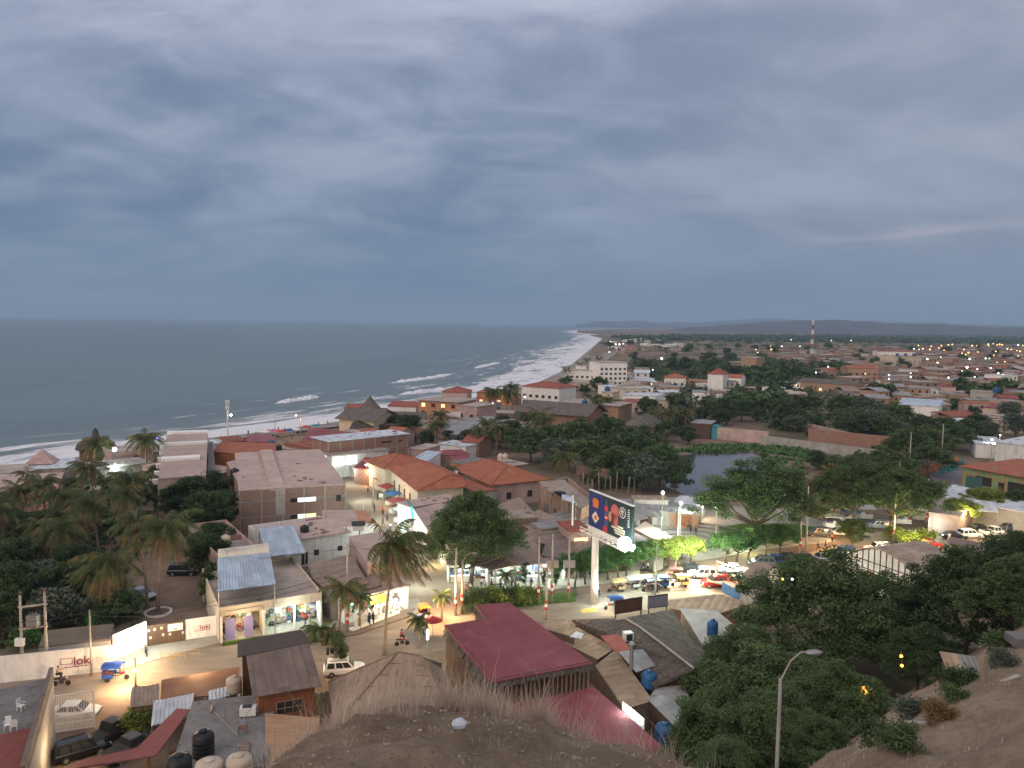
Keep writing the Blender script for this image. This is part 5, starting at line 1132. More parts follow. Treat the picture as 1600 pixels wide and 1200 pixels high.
r, L, D = house('long lit white shopfront with yellow sign behind the letters', (540,936),(638,913),(630,890), 3.5, white, c_rust, 'flat', 'shop', 'shop_building', open_=(2.9,2.6,.03,.97), lm='the lit shop behind the letters')
shop_inside(r, L*.03, L*.97, 2.6, 2.9, 4, e=85, goods=True); lamp(0,0,0,140,COOL,.4,world(r,(L*.4,-1.4,2.6))); lamp(0,0,0,90,COOL,.4,world(r,(L*.8,-1.4,2.6)))
MB().box(L*.38,L*.62,-.16,-.05,2.0,3.1).build('yellow_sign', glow('yellow_sign_face',(.95,.65,.05),.45), r); MB().ball((L*.55,-.2,2.6),.35,10,6,(1,.15,1)).build('sign_emblem', glow('orange_sign_face',(.9,.2,.03),.8), r)
roofs('dark awning over the lit shop behind the letters', ((538,944,3.2),(600,926,3.2),(596,914,3.6),(535,930,3.6)), wooddark, .08, None, (0,1), name='awning', cat='awning')
MB
# brick hotel and neighbours
r, L, D = house('three storey brown brick building with tan roof and lit strip windows', (374,766),(540,756),(470,703), 8.2, brownbrick, pinkroof, 'flat', 'building', 'brick_building', over=.12, cols=5, wins=[('f',.50,5.3,1.3,.8,shade,concrete),('f',.57,5.3,1.3,.8,E_winw,concrete),('f',.66,5.3,1.9,.8,E_winw,concrete),('f',.50,2.2,1.3,.8,shade,concrete),('f',.57,2.2,1.3,.8,E_winw,concrete),('f',.66,2.2,1.9,.8,E_win,concrete),('f',.93,5,.9,1.2),('f',.93,2.6,1.6,.5)], lm='the brown brick building')
MB().slab([(L*.28,-.05,8.26),(L*.42,-.05,8.26),(L*.42,D*.95,9.0),(L*.28,D*.95,9.0)],.5).build('raised_roof', pinkroof, r); MB().box(L*.33,L*.42,-.06,-.02,3.2,7.9).build('stair_panel', greyw, r)
roofs('slanting tan roof wing at the left of the brown brick building', ((354,722,8.0),(378,764,8.1),(440,758,8.3),(426,706,8.3)), pinkroof, .25, brownbrick, name='brick_wing', cat='building', inset=.05)
tank(367,756,5.6,.85,1.7,tankblack,'black water tank on an iron stand by the brown brick building',stand=1.5,lm='the black stand tank'); tank(340,744,3.6,.65,1.3,tankblack,'black water tank beside the pale narrow lane roofs')
r, Q = roofs('long pale multi storey house with stepped terraces toward the sea', ((246,748,8.6),(322,742,8.6),(325,672,8.6),(262,674,8.6)), pinkroof, .25, pinkw, name='terraced_building', cat='building', inset=.12, lm='the long pale terraced house')
ed = lambda a, b, f, o=0: Q[a].lerp(Q[b], f)
for k,f in enumerate((.28,.6,.9)):
    A, B = ed(0,3,f), ed(1,2,f); A2, B2 = ed(0,3,f+.05), ed(1,2,f+.05); hh = Vector((0,0,.55)); MB().slab([A+hh,B+hh if k else A.lerp(B,.85)+hh,B2+hh if k else A2.lerp(B2,.85)+hh,A2+hh],.54).build('terrace_wall', white, r)
for k in range(7):
    A = ed(0,3,.06+.13*k); d = (Q[0]-Q[1]).normalized(); MB().cbox(A+d*.5+Vector((0,0,-1.3)),1.1,1.4,.9).build('balcony', white, r)
roofs('dark narrow building side in the lane by the terraced house', ((324,742,7.0),(337,741,7.0),(333,690,7.0),(327,690,7.0)), concrete_d, .2, wooddark, name='lane_building', cat='building', inset=0)
roofs('orange tiled roof before the beach by the brick building', ((332,706,5.0),(430,713,5.0),(432,692,5.8),(345,690,5.8)), tile_o, .2, orangew, name='tiled_house', cat='house', lm='the orange beach roof')
house('pale beige house between terraced house and orange roof', (331,742),(378,732),(360,702), 5.6, cream, pinkroof, 'flat')
roofs('dark red roof at the end of the beach street', ((384,690,4.6),(432,690,4.6),(424,678,5.2),(385,679,5.2)), maroon_c, .15, redbrick, name='beach_house', cat='house')
roofs('white sheet roof on the seafront left of the dark red roof', ((326,694,4),(356,692,4),(356,686,4.3),(328,687,4.3)), c_white, .1, white, name='beach_house', cat='house'); house('brown brick hut under the mast by the beach', (354,690),(384,688),(384,680), 4.8, redbrick, tile_r, 'flat')
tank(425,696,4.8,.8,1.4,tankblue,'blue water tank near the end of the beach street'); tank(436,703,4.8,.75,1.3,tankblack,'black water tank near the end of the beach street')
t = thing('phone_mast', 'tall white cellular mast by the beach with cool lamp', 'mast', at(356,694,0), 0, lm='the white mast'); hM = at(356,640,0); MB().tube([(0,0,0),(0,0,14)],[.3,.18],8).build('pole', white, t)
for z in (11.6,13.2):
    for a in range(3): MB().cbox((.45*math.cos(a*2.1),.45*math.sin(a*2.1),z),.3,.2,1.3).build('antenna', metal_w, t)
MB().ball((1.1,0,9.2),.35,8,6).build('lamp_globe', E_white, t); MB().cbox((.5,0,9.2),1.1,.1,.1).build('arm', metal_w, t)
# left seafront
roofs('pale sheet roof by the sea under the pyramid roof', ((28,734,4),(112,730,4),(118,716,4.4),(52,716,4.4)), c_white, .15, pinkw, name='beach_house', cat='house'); t = thing('pyramid_roof','small pink pyramid roof above the pale seaside sheets','roof',at(66,722,4.4),.3); MB().add([(-3,-3,0),(3,-3,0),(3,3,0),(-3,3,0),(0,0,3.2)],[(0,1,4),(1,2,4),(2,3,4),(3,0,4),(3,2,1,0)]).build('roof', plain('pink_pyramid',(.36,.24,.22)), t); MB().box(-2.6,2.6,-2.6,2.6,-4.4,-.01).build('wall', pinkw, t)
roofs('wide pale roof band at the left edge behind the palms', ((-40,772,5),(92,758,5),(100,738,5.2),(-40,742,5.2)), pinkroof, .2, pinkw, name='beach_house', cat='house', lm='the wide pale left roof'); roofs('grey white roof band nearest the sea at the left edge', ((-30,742,4.6),(60,736,4.6),(40,724,4.8),(-30,728,4.8)), conc_roof, .2, white, name='beach_house', cat='house')
roofs('dark grey thatch lean roof beside the beige wall', ((88,752,4.2),(118,744,4.2),(112,732,5.6),(100,732,5.6)), thatch_g, .3, wooddark, name='thatch_shelter', cat='shelter')
house('beige seafront wall building right of the thatch dome', (175,706),(240,700),(238,692), 4.6, pinkw, conc_roof, 'flat', wins=[('f',.6,1.5,1.6,1.6)])
house('grey low building under the green white lamp', (122,735),(236,722),(236,712), 4.0, greyw, concrete, 'flat', wins=[('f',.5,.6,1.2,1.8,E_winw),('f',.3,.8,1.5,1.4)])
t = thing('thatch_dome', 'big dark thatched dome with pointed cap near the sea', 'hut', at(150,716,0), 0, lm='the thatch dome', sc=.86); MB().lathe([(5.6,3.1),(5.9,3.3),(5.3,4.9),(3.6,6.2),(1.5,6.9),(1.0,7.4),(.9,8.8),(.15,9.9)],22).build('thatch_roof', thatch_d, t, True); MB().lathe([(4.7,0),(4.7,3.1)],20).build('wall', bamboo, t)
lamp(182,726,4.4,900,COOL,.3); t = thing('flood_lamp', 'green white floodlight glaring between the palms and the sea', 'lamp', at(180,740,0)); MB().tube([(0,0,0),(0,0,6)],.08,6).build('pole', polec, t); MB().ball((0,0,6.1),.5,10,6).build('lamp_globe', E_white, t)
t = thing('blue_lamp', 'small blue violet lamp beside the terraced house', 'lamp', at(246,712,0)); MB().tube([(0,0,0),(0,0,5)],.06,6).build('pole', polec, t); MB().ball((0,0,5),.3,8,6).build('lamp_globe', glow('violet_lamp',(.2,.2,1),8), t)
t = thing('beach_parasol', 'white parasol on the seafront by the thatch dome', 'parasol', at(122,752,0)); MB().tube([(0,0,0),(0,0,3)],.05,6).build('pole', metal_w, t); MB().lathe([(2.2,2.6),(1.2,3.1),(.05,3.4)],12).build('canopy', white, t); lamp(90,778,3,90,(1,.5,.2),.2)
# ------------------------------------------------------------------ garden left
car('sedan', 222,929, -25, car_silver, 'pale silver sedan parked on the garden driveway', lm='the silver garden sedan'); car('suv', 287,893, 5, car_black, 'black suv parked beside the dark hedge on the driveway'); car('sedan', 142,860, 10, car_black, 'dark car glimpsed under the garden palms')
t = thing('ring_planter', 'white rimmed round flower bed on the driveway', 'planter', at(247,958,0), 0, lm='the ring planter'); MB().lathe([(1.75,0),(1.75,.25),(1.5,.25),(1.5,.1)],24).build('rim', white, t); MB().lathe([(1.5,.05),(1.4,.16),(.05,.2)],16).build('soil', dirt, t)
for k,(px,py,key,sc,rz,dry) in enumerate(((247,957,'tall',1.05,0,0),(230,950,'tallb',.95,1,0),(170,968,'droop',1.0,0,1),(155,880,'tall',.92,3,1),(204,878,'tallb',.9,2,1),(96,905,'droop',1.02,1,0),(10,890,'tall',.9,4,1),(95,850,'droop',1.1,0,1),(28,838,'mid',1,2,0),(72,830,'mid',1.05,5,0),(148,800,'mid',1.1,0,0),(188,818,'mid',1.0,3,0),(140,970,'mid',.75,2,0),(230,752,'mid',1.25,1,0),(150,758,'mid',1.15,4,0),(120,850,'mid',.95,3,0),(60,900,'tall',.7,1,0),(215,835,'tall',.95,4,0),(40,800,'far',.9,0,0))):
    palm(key, at(px,py,0), ('browning palm in the walled garden','green palm in the walled garden')[not dry], sc*1.2, rz, 'palms in the walled garden', auto=True)
for k,(px,py,key,sc) in enumerate(((320,850,'round0',1.25),(345,835,'round1',1.1),(300,815,'round1',1.2),(330,805,'round0',1.2),(280,800,'round0',1.05),(318,905,'round1',.95),(325,950,'slim',1.4),(330,935,'slim',1.3),(20,985,'round0',1.15),(-20,960,'round1',1.3),(80,990,'midgrey',1.0),(60,955,'midgrey',1.15),(115,960,'round1',1.0),(20,930,'round0',1.1),(110,925,'round1',.95),(180,972,'mid0',.75),(200,960,'bush',1.6),(150,985,'bush',1.6),(30,870,'round1',1.0),(75,870,'round0',1.05),(130,830,'mid0',.9),(180,850,'round0',.75),(255,770,'midround0',1.1),(215,790,'midround1',1.05),(95,812,'midround0',1.0),(170,790,'midround1',1.0),(60,790,'midround0',.9),(120,785,'midround1',.9),(300,850,'round0',.9),(335,880,'round1',.9),(10,815,'midround1',1.0),(-25,860,'round0',1.1),(-30,920,'round1',1.1),(150,920,'round0',.8),(270,815,'round1',.95),(240,800,'midround0',1.0),(0,1000,'round1',.9),(50,1010,'bush',1.8))):
    tree(key, at(px,py,0), {'round0':'dense dark tree in the walled garden','round1':'dense dark tree in the walled garden','slim':'narrow dark hedge tree beside the driveway','midgrey':'grey green loose tree in the walled garden','mid0':'spreading green tree in the walled garden','bush':'low green bush in the walled garden'}.get(key,'dark tree at the seaward garden edge'), sc*.84, group='trees in the walled garden', auto=True, cat='bush' if key=='bush' else 'tree', name='bush' if key == 'bush' else 'tree')
# ------------------------------------------------------------------ main street
for a,b,e,c in ((634,816,700,COOL),(655,885,420,COOL),(633,840,500,COOL),(612,812,520,COOL),(590,790,420,COOL),(566,760,420,COOL),(545,735,380,COOL),(520,712,360,COOL),(604,770,240,WARM),(575,738,260,WARM),(480,690,500,WARM),(700,925,800,WARM),(672,940,700,WARM)): lamp(a,b,3.4,e,c,.4)
strl = 'stall'
def stall(px, py, rz, w, dpt, m, label, hh=2.5, auto=False, goods=True):
    t = thing('market_stall', label, 'market stall', at(px,py,0), R(rz), None, None, auto); MB().slab([(-w/2,-dpt/2,hh-.25),(w/2,-dpt/2,hh-.25),(w/2,dpt/2,hh+.15),(-w/2,dpt/2,hh+.15)],.06).build('awning', m, t)
    for x in (-1,1):
        for y in (-1,1): MB().tube([(x*w*.46,y*dpt*.45,0),(x*w*.46,y*dpt*.45,hh-.2+.15*y)],.04,5).build('post', metal_g, t)
    MB().box(-w*.42,w*.42,-dpt*.1,dpt*.35,0,.85).build('counter', white, t); MB().cbox((0,0,hh-.12),w*.5,.12,.07).build('lamp', E_shop, t)
    if goods:
        for k in range(4): x = -w*.36+w*.24*k; MB().cbox((x,.05,1.0),.5,.4,.3+.12*(k%3)).build('goods', GOODS[(k*3+int(px))%7], t)
blue_t = flat('blue_tarp',(.03,.13,.32),.6); orange_t = flat('orange_tarp',(.55,.2,.07),.7); red_t = flat('red_tarp',(.30,.05,.05),.7); white_t = flat('white_tarp',(.6,.6,.6),.7)
for a,b,m_,l,w,d in ((640,832,white_t,'white awning stall nearest the street corner',3.5,2.6),(628,814,white_t,'glaring white stall in the middle of the street row',3.2,2.6),(614,788,blue_t,'blue tarpaulin stall on the main street',3.6,2.6),(622,800,red_t,'dark red awning stall below the big tiled house',4.2,2.8),(604,776,red_t,'red awning stall farther up the main street',3.6,2.6),(588,756,orange_t,'large glowing orange tarpaulin over a street stall',5.5,4),(598,764,orange_t,'smaller orange tarpaulin stall beside the large one',3.6,3),(566,752,white_t,'white topped stall at the far street bend',3,2.4)): stall(a,b,58,w,d,m_,l)
pole(583,792,8.2,'street lamp glowing above the market street',.12,arm=1.2,band=False,light=(E_white,260,COOL),armaz=190,lm='the market street lamp'); pole(470,695,8.5,'lit lamp where the beach street meets the sand',.12,arm=1.2,band=False,light=(E_warm,500,WARM),armaz=200); pole(430,692,9,'tall lamp mast standing on the beach',.12,band=False)
house('white lit two storey shop with balcony on the beach street', (518,711),(607,702),(594,694), 6.2, white, conc_roof, 'flat', 'shop', 'shop_building', over=.4, open_=(2.8,1.5,.02,.35), wins=[('f',.12,3.4,3,2.2,E_winw),('f',.34,3.4,3,2.2,E_winw),('l',.5,3.4,2.6,2.2,E_winw),('l',.5,.5,3,2.2,E_winw)], lm='the lit balcony shop'); house('red brick block wing behind the lit balcony shop', (556,707),(607,702),(600,694), 5.9, redbrick, conc_roof, 'flat', cols=3)
house('long three storey red brick building with pale sheet roof', (513,689),(637,677),(612,671), 9.2, redbrick, c_white, 'flat', 'building', 'brick_building', over=.5, cols=7, wins=[('l',.5,.6,3,2.4,E_winw),('l',.5,4,2,2),('f',.72,7.2,3,.5),('f',.85,3.4,1.2,.7),('f',.9,7.2,1,.5)], lm='the long red brick building')
house('lit green white shop at the turn of the beach street', (476,704),(512,697),(500,686), 4.6, white, conc_roof, 'flat', 'shop', 'shop_building', wins=[('f',.3,.4,2,2.4,E_winw),('l',.5,.4,4,2.4,E_winw),('f',.75,.4,2.6,2.6,E_winw)])
house('brown red shop building behind the lit green white shop', (486,700),(522,695),(524,682), 5.6, redbrick, tile_r, 'flat')
for lb,p,m_,z in (('maroon hip roof group at the beach end of the street',((470,690),(520,688),(515,670),(484,668)),maroon,5.4),('maroon roof with pale patch near the beach',((518,692),(540,690),(560,676),(520,672)),maroon,5.2),('pale roof right of the maroon beach roofs',((535,680),(566,680),(560,671),(538,670)),conc_roof,5.0),('orange roof strip near the thatched beach restaurant',((562,680),(596,676),(588,668),(560,670)),tile_o,5.0)):
    roofs(lb, tuple((a,b,z+(.9 if i > 1 else 0)) for i,(a,b) in enumerate(p)), m_, .15, redbrick if m_ is not conc_roof else white, name='beach_house', cat='house')
HP_ = [at(*p) for p in ((608,733,5.6),(651,767,5.6),(728,760,5.6),(724,745,7.0),(702,742,7.7),(664,723,7.9),(690,728,5.6),(640,722,5.6))]; c0 = HP_[1].copy(); c0.z = 0
t = thing('tiled_house', 'big tiled house with hipped wing roof and arched windows on the street', 'house', c0, 0, lm='the big tiled house'); Q = [p-c0 for p in HP_]; m_ = MB()
for f in ((0,1,4,5),(1,2,3,4),(3,6,5,4),(6,7,5),(7,0,5)): m_.slab([Q[i] for i in f], .14)
m_.build('roof', tile_o, t); g = sum((Q[i] for i in (0,1,2,6,7)),Vector())/5; W_ = [q.lerp(g,.06) for q in (Q[0],Q[1],Q[2],Q[3],Q[6],Q[7])]; MB().prism([(q.x,q.y) for q in W_], -.2, 5.35).build('wall', cream, t)
for i,j in ((1,4),(4,5),(4,3),(0,5)): MB().tube([Q[i]+Vector((0,0,.06)),Q[j]+Vector((0,0,.06))],.13,6).build('ridge_cap', tile_o, t)
def onwall(a, b, f, z, w, h, m_, nm):
    p = a.lerp(b,f); d = (b-a); d.z = 0; d.normalize(); k = MB().box(-w/2,w/2,-.07,.03,z,z+h).xf((p.x,p.y,0), math.atan2(d.y,d.x)); return k.build(nm, m_, t)
for f in (.15,.35,.55,.75): onwall(W_[0],W_[1],f,1.3,1.0,2.4,shade,'window')
onwall(W_[1],W_[2],.8,1.0,2.3,2.4,shade,'window'); onwall(W_[1],W_[2],.3,.2,3.6,3.8,pinkw,'wall_panel')
house('smaller tiled house behind the big tiled house', (602,731),(672,724),(622,714), 5.8, cream, tile_o, 'hip', 'house', 'tiled_house', over=.6, rh=1.9, lm='the smaller tiled house')
roofs('white sheet roof between the two tile roofed houses', ((672,734,5),(712,746,5),(716,736,5.4),(688,728,5.4)), c_white, .1, white, name='sheet_roof_house', cat='house'); roofs('maroon roof left of the tiled houses near the stalls', ((552,731,4.0),(600,735,4.0),(622,718,4.8),(570,714,4.8)), maroon, .12, redbrick, name='maroon_house', cat='house')
roofs('maroon veranda roof behind the white sheet roof', ((662,712,5),(735,710,5),(722,702,5.8),(664,704,5.8)), maroon, .12, redbrick, name='maroon_house', cat='house'); roofs('small maroon roof left of the orange timber house', ((706,722,5),(735,720,5),(733,711,5.6),(704,712,5.6)), maroon, .12, redbrick, name='maroon_house', cat='house')
house('orange timber house with dark flat roof', (734,728),(778,722),(776,711), 5.6, woodtan, concrete_d, 'flat', wins=[('f',.3,1.5,1.2,1.6,woodred),('f',.7,1.5,1.2,1.6,woodred)], lm='the orange timber house'); house('brown brick hut right of the orange timber house', (799,728),(824,724),(820,714), 5.0, brownbrick, conc_roof, 'flat'); 
for k in range(2): tank(782+k*7,722,3.5,.8,2.2,tankbeige,('left','right')[k]+' of two pale tanks beside the orange timber house')
r, L, D = house('white walled house with wide terracotta hip roof', (770,756),(852,748),(745,727), 5.0, pinkw, tile_o, 'hip', 'house', 'tiled_house', over=.8, rh=2.4, wins=[('f',.3,1.4,1.2,1.4),('f',.7,1.4,1.2,1.4)], lm='the wide terracotta house'); house('low arched grey house at the left of the terracotta house', (744,768),(776,764),(760,746), 4.2, greyw, tile_o, 'flat', wins=[('f',.5,1,1.6,1.8)])
roofs('grey thatch veranda in front of the terracotta house', ((728,764,3.6),(846,756,3.6),(842,746,4.2),(738,752,4.2)), thatch_g, .25, None, (0,1,2,3), name='veranda', cat='veranda'); lamp(790,768,2.6,90,COOL,.3)
# teal roof and corner tree
t, L = wall('teal painted wall top along the main street',(636,797),(665,836),1.9,teal,.25,'the teal wall top','fascia_wall',3.0); MB().box(0,L,.05,.3,-3,-.01).build('lower_wall', pinkw, t); roofs('flat pinkish roof behind the teal shopfront', ((646,796,5.0),(668,828,5.0),(706,812,5.0),(690,785,5.0)), pinkroof, .25, pinkw, name='flat_roof_house', cat='house'); house('white concrete lintel house below the big tiled house', (642,792),(720,779),(700,772), 4.6, white, pinkroof, 'flat')
tree('big0', at(735,915,0), 'large spreading algarrobo tree at the street corner', (1.0,1.0,1.35), 0, lm='the big corner tree'); tree('round0', at(692,868,0), 'small yellow lit tree left of the big corner tree', .6, leaf=L_ye); lamp(680,868,1.8,160,(1,.9,.45),.3)  # small tree's yellow leaf colour carries the lamplight on it
# ------------------------------------------------------------------ corner shops under the rusty roofs
for lb,p,m_ in (('big rusty sheet roof with holes beside the corner tree',((698,872,3.0),(773,891,3.0),(808,852,4.4),(745,836,4.5)),c_brown),('rusty tarp roof sloping to the lit stalls',((773,890,3.05),(848,875,3.0),(835,838,4.5),(803,842,4.7)),c_rust),('patched rusty roof behind the lit stalls',((846,868,3.2),(905,876,3.2),(925,848,3.7),(858,832,3.9)),c_brown),('tan rusted roof strip below the brick house',((806,842,3.7),(852,850,3.6),(902,830,3.9),(842,816,4.1)),c_rust),('long pinkish old tile roof behind the corner tree',((768,792,3.9),(802,816,3.8),(840,806,4.0),(812,776,4.2)),c_rust),('long pale tan roof beside the grey yard',((803,814,3.9),(842,834,3.9),(908,826,4.1),(842,796,4.2)),c_tan),('dark sheet roof left of the white pylon',((902,858,3.4),(968,864,3.4),(980,844,3.7),(908,834,3.8)),c_brown),('pale blue grey long roof left of the billboard',((842,808,4.0),(905,824,4.0),(965,818,4.1),(880,798,4.3)),c_grey)):
    roofs(lb, p, m_, .1, None if 'lit stalls' in lb and 'patched' not in lb or 'holes' in lb else woodmid, (0,1,2,3), name='shop_roof_house', cat='shop', inset=.5)
house('small brown brick house under the patched tin roofs', (778,812),(840,806),(830,795), 5.2, brownbrick, c_tan, 'flat', over=.4); house('grey cement house behind the rusty roofs', (700,848),(768,842),(760,825), 4.8, greyw, conc_roof, 'flat'); house('white striped fence house left of the billboard', (846,826),(918,818),(916,808), 4.4, white, c_grey, 'flat')
for i,(a,b,w,lb) in enumerate(((700,912,7,'lit kiosk with glass counter under the big corner tree'),(762,915,6,'bright white shop stall with red goods at the corner row'),(818,912,6.5,'bright shop stall at the right of the corner row'),(870,905,5,'white lit tarp stall behind the utility poles'))):
    A = at(a,b,0); t = thing('shop_stall', lb, 'shop', A, R(9)); MB().box(0,w,2.6,2.75,0,2.9).box(0,.12,.2,2.59,0,2.9).box(w-.12,w,.2,2.59,0,2.9).build('wall', white, t); MB().box(-.2,w+.2,-.4,2.8,2.92,3.05).build('roof', white_t if i == 3 else c_rust, t); shop_inside(t, .14, w-.14, 2.58, 2.9, 20+i, wallm=white, e=130); MB().box(.4,w*.55,.5,1.0,0,.95).build('counter', metal_w, t); lamp(0,0,0,120,COOL,.3,world(t,(w*.5,-1.2,2.5)))
t, Q = roofs('unfinished brick house with grey shutters and rooftop canopy', ((842,765,5.4),(908,803,5.4),(932,788,5.4),(886,751,5.4)), conc_roof, .2, ochrebrick, name='brick_house', cat='house', inset=.12, lm='the unfinished brick house')
for i in range(4): MB().slab([Q[i]+Vector((0,0,.9)), Q[(i+1)%4]+Vector((0,0,.9)), Q[(i+1)%4].lerp(Q[(i+2)%4],.03)+Vector((0,0,.9)), Q[i].lerp(Q[(i+3)%4],.03)+Vector((0,0,.9))], .88).build('parapet', ochrebrick, t)
for f,w_,m_ in ((.2,2.6,metal_g),(.42,1.0,wooddark),(.62,3.0,metal_g),(.86,1.6,shade)): onwall(Q[0].lerp(Q[3],.01),Q[1].lerp(Q[2],.01),f,.2,w_,3.3,m_,'shutter')
for f in (.02,.32,.52,.74,.98): onwall(Q[0],Q[1],f,0,.35,5.1,concrete,'concrete_column')
roofs('flat tan canopy on posts over the unfinished brick house', ((850,760,8.6),(890,766,8.6),(884,750,8.8),(842,752,8.8)), c_tan, .12, None, (0,1,2,3), name='rooftop_canopy', cat='canopy'); t = thing('satellite_mesh','dark round tank beneath the tan rooftop canopy','tank',at(873,775,5.6)); MB().lathe([(1.3,0),(1.4,.5),(1.1,.8),(.2,.95)],16).build('bowl', tankblack, t, True)
roofs('small white sheet on the roof of the unfinished brick house', ((878,780,7.6),(900,786,7.6),(894,776,7.9),(878,772,7.9)), c_white, .06, None, (0,1,2,3), name='rooftop_canopy', cat='canopy'); r, L, D = house('pink lit house with red parapet left of the billboard', (892,830),(924,828),(915,812), 5.4, pinkw, tile_r, 'flat', wins=[('f',.5,2.2,2.4,2,E_win)]); tank(902,835,4.0,.6,1.1,tankblue,'dark blue tank at the pink lit house left of billboard')
# ------------------------------------------------------------------ billboard
P0 = at(928,944,0); t = thing('billboard', 'large dark blue drinks billboard on one thick white post', 'billboard', P0, 0, lm='the billboard'); hp = 10.6
MB().tube([(0,0,-.2),(0,0,hp)],[.52,.46],16).build('post', white, t, True)
TL = aty(921,767,P0.y+.4)-P0; TR = aty(988,790,P0.y-9.0)-P0; zt = (TL.z+TR.z)/2; d = TR-TL; d.z = 0; LB = d.length; an = math.atan2(d.y,d.x); hb = 4.9
def bb(nm, m, parent, f): 
    k = MB(); f(k); k.v = [tuple(Vector((TL.x,TL.y,zt-hb)) + Matrix.Rotation(an,3,'Z') @ Vector(v)) for v in k.v]; return k.build(nm, m, parent)
bb('panel_back', metal_d, t, lambda k: k.box(0,LB,.02,.35,0,hb)); fr = bb('panel_frame', metal_w, t, lambda k: k.box(-.1,LB+.1,-.04,.4,hb+.01,hb+.12).box(-.1,LB+.1,-.04,.4,-.12,-.01))
navy = plain('poster_navy', (.02,.03,.15), .55, var=.05, bump=0); pst = bb('poster', plain('poster_dark', (.016,.030,.040), .55, var=.1, bump=0), t, lambda k: k.box(LB*.36,LB,-.03,.01,.02,hb-.02)); bb('poster_panel', navy, pst, lambda k: k.box(.02,LB*.36-.005,-.034,.01,.02,hb-.02))
def disc(k, cx, cz, rx, rz_, y=-.05, n=18, a0=0): k.add([(cx+rx*math.cos(2*PI*i/n+a0), y, cz+rz_*math.sin(2*PI*i/n+a0)) for i in range(n)], [tuple(range(n))]); return k
pc = lambda nm,c: flat('print_'+nm, c, .6)
bb('printed_snack', pc('orange',(.55,.14,.02)), pst, lambda k: disc(k, LB*.17, hb*.74, .8, .5).box(LB*.17-.65,LB*.17+.65,-.055,-.04,hb*.58,hb*.72)); bb('printed_plate', pc('white',(.62,.58,.5)), pst, lambda k: disc(k, LB*.17, hb*.30, .95, .85,-.045,4).v or disc(k, LB*.17, hb*.30, .8, .72, -.047)); bb('printed_dish', pc('dish',(.5,.16,.05)), pst, lambda k: disc(k, LB*.18, hb*.3, .42, .36,-.06))
bb('printed_bottle', pc('cola',(.045,.06,.20)), pst, lambda k: k.box(LB*.385,LB*.475,-.05,-.035,.9,hb*.62).box(LB*.41,LB*.45,-.05,-.035,hb*.62,hb*.93)); bb('bottle_label', pc('red',(.45,.02,.03)), pst, lambda k: disc(k, LB*.43, hb*.42, .34, .36,-.055).box(LB*.39,LB*.47,-.055,-.04,hb*.6,hb*.74).box(LB*.365,LB*.46,-.05,-.035,.1,.85)); bb('bottle_wave', pc('white',(.62,.58,.5)), pst, lambda k: k.box(LB*.395,LB*.465,-.06,-.056,hb*.41,hb*.44))
bb('printed_face', pc('face',(.40,.10,.10)), pst, lambda k: disc(k, LB*.63, hb*.68, .95, 1.0).box(LB*.585,LB*.70,-.05,-.035,hb*.3,hb*.6)); bb('printed_hand', pc('hand',(.42,.2,.12)), pst, lambda k: disc(k, LB*.52, hb*.5, .4, .7,-.055)); bb('printed_glass', pc('glass',(.09,.025,.015)), pst, lambda k: k.box(LB*.555,LB*.61,-.056,-.04,hb*.28,hb*.62))
bb('round_emblem', pc('white',(.62,.58,.5)), pst, lambda k: [k.add([(LB*.80+r_*math.cos(a),-.05,hb*.74+r_*math.sin(a)) for a in (2*PI*i/20,2*PI*(i+1)/20) for r_ in (.62,.72)],[(0,1,3,2)]) for i in range(20)]); bb('emblem_letters', pc('white',(.62,.58,.5)), pst, lambda k: k.box(LB*.765,LB*.775,-.055,-.04,hb*.68,hb*.82).box(LB*.80,LB*.81,-.055,-.04,hb*.66,hb*.84).box(LB*.77,LB*.83,-.055,-.04,hb*.76,hb*.78))
def lines(k):
    for i,(a,b) in enumerate(((.60,.82),(.56,.86),(.62,.86),(.64,.84))): k.box(LB*a,LB*b,-.05,-.035,hb*(.30-.065*i),hb*(.335-.065*i)+.06)
    for i in range(9): k.box(LB*.915,LB*.955,-.05,-.035,hb*(.42+.055*i),hb*(.43+.055*i)+.04)
bb('printed_text_lines', pc('white',(.62,.58,.5)), pst, lines)
tr = bb('catwalk', metal_w, t, lambda k: [k.box(-.3,LB+.6,-1.3,-1.2,-.75,-.62), k.box(-.3,LB+.6,-.15,-.05,-.75,-.62), k.box(-.3,LB+.6,-1.3,-1.2,-.2,-.12)] + [k.box(x*LB/9-.05,x*LB/9+.05,-1.29,-.06,-.74,-.63) for x in range(10)] + [k.box(x*LB/9-.04,x*LB/9+.04,-1.28,-1.22,-.62,-.2) for x in range(10)])
bb('support_beam', metal_w, t, lambda k: k.box(-.2,LB+.2,.0,.5,-.62,-.13))
for k_ in range(4): bb('flood_lamp', metal_w, t, lambda k: k.cbox((LB*(k_+.5)/5,-1.5,-.45),.5,.35,.25))
gp = Vector((TL.x,TL.y,zt-hb)) + Matrix.Rotation(an,3,'Z') @ Vector((LB*.97,-.9,.35)) + P0
s = thing('floodlight', 'glaring greenish floodlight at the billboard corner', 'floodlight', gp); MB().ball((0,-.5,0),.85,16,12,(1,.6,1)).build('lamp_glare', glow('greenish_flood',(.75,1,.9),16), s, True); MB().cbox((0,.4,-.3),.7,.4,.9).build('housing', metal_g, s); lamp(0,0,0,700,(.72,1,.88),.6,gp+Vector((1.2,-2.0,.2)))  # glowing ball oversized: its shape stands in for the lamp's glare
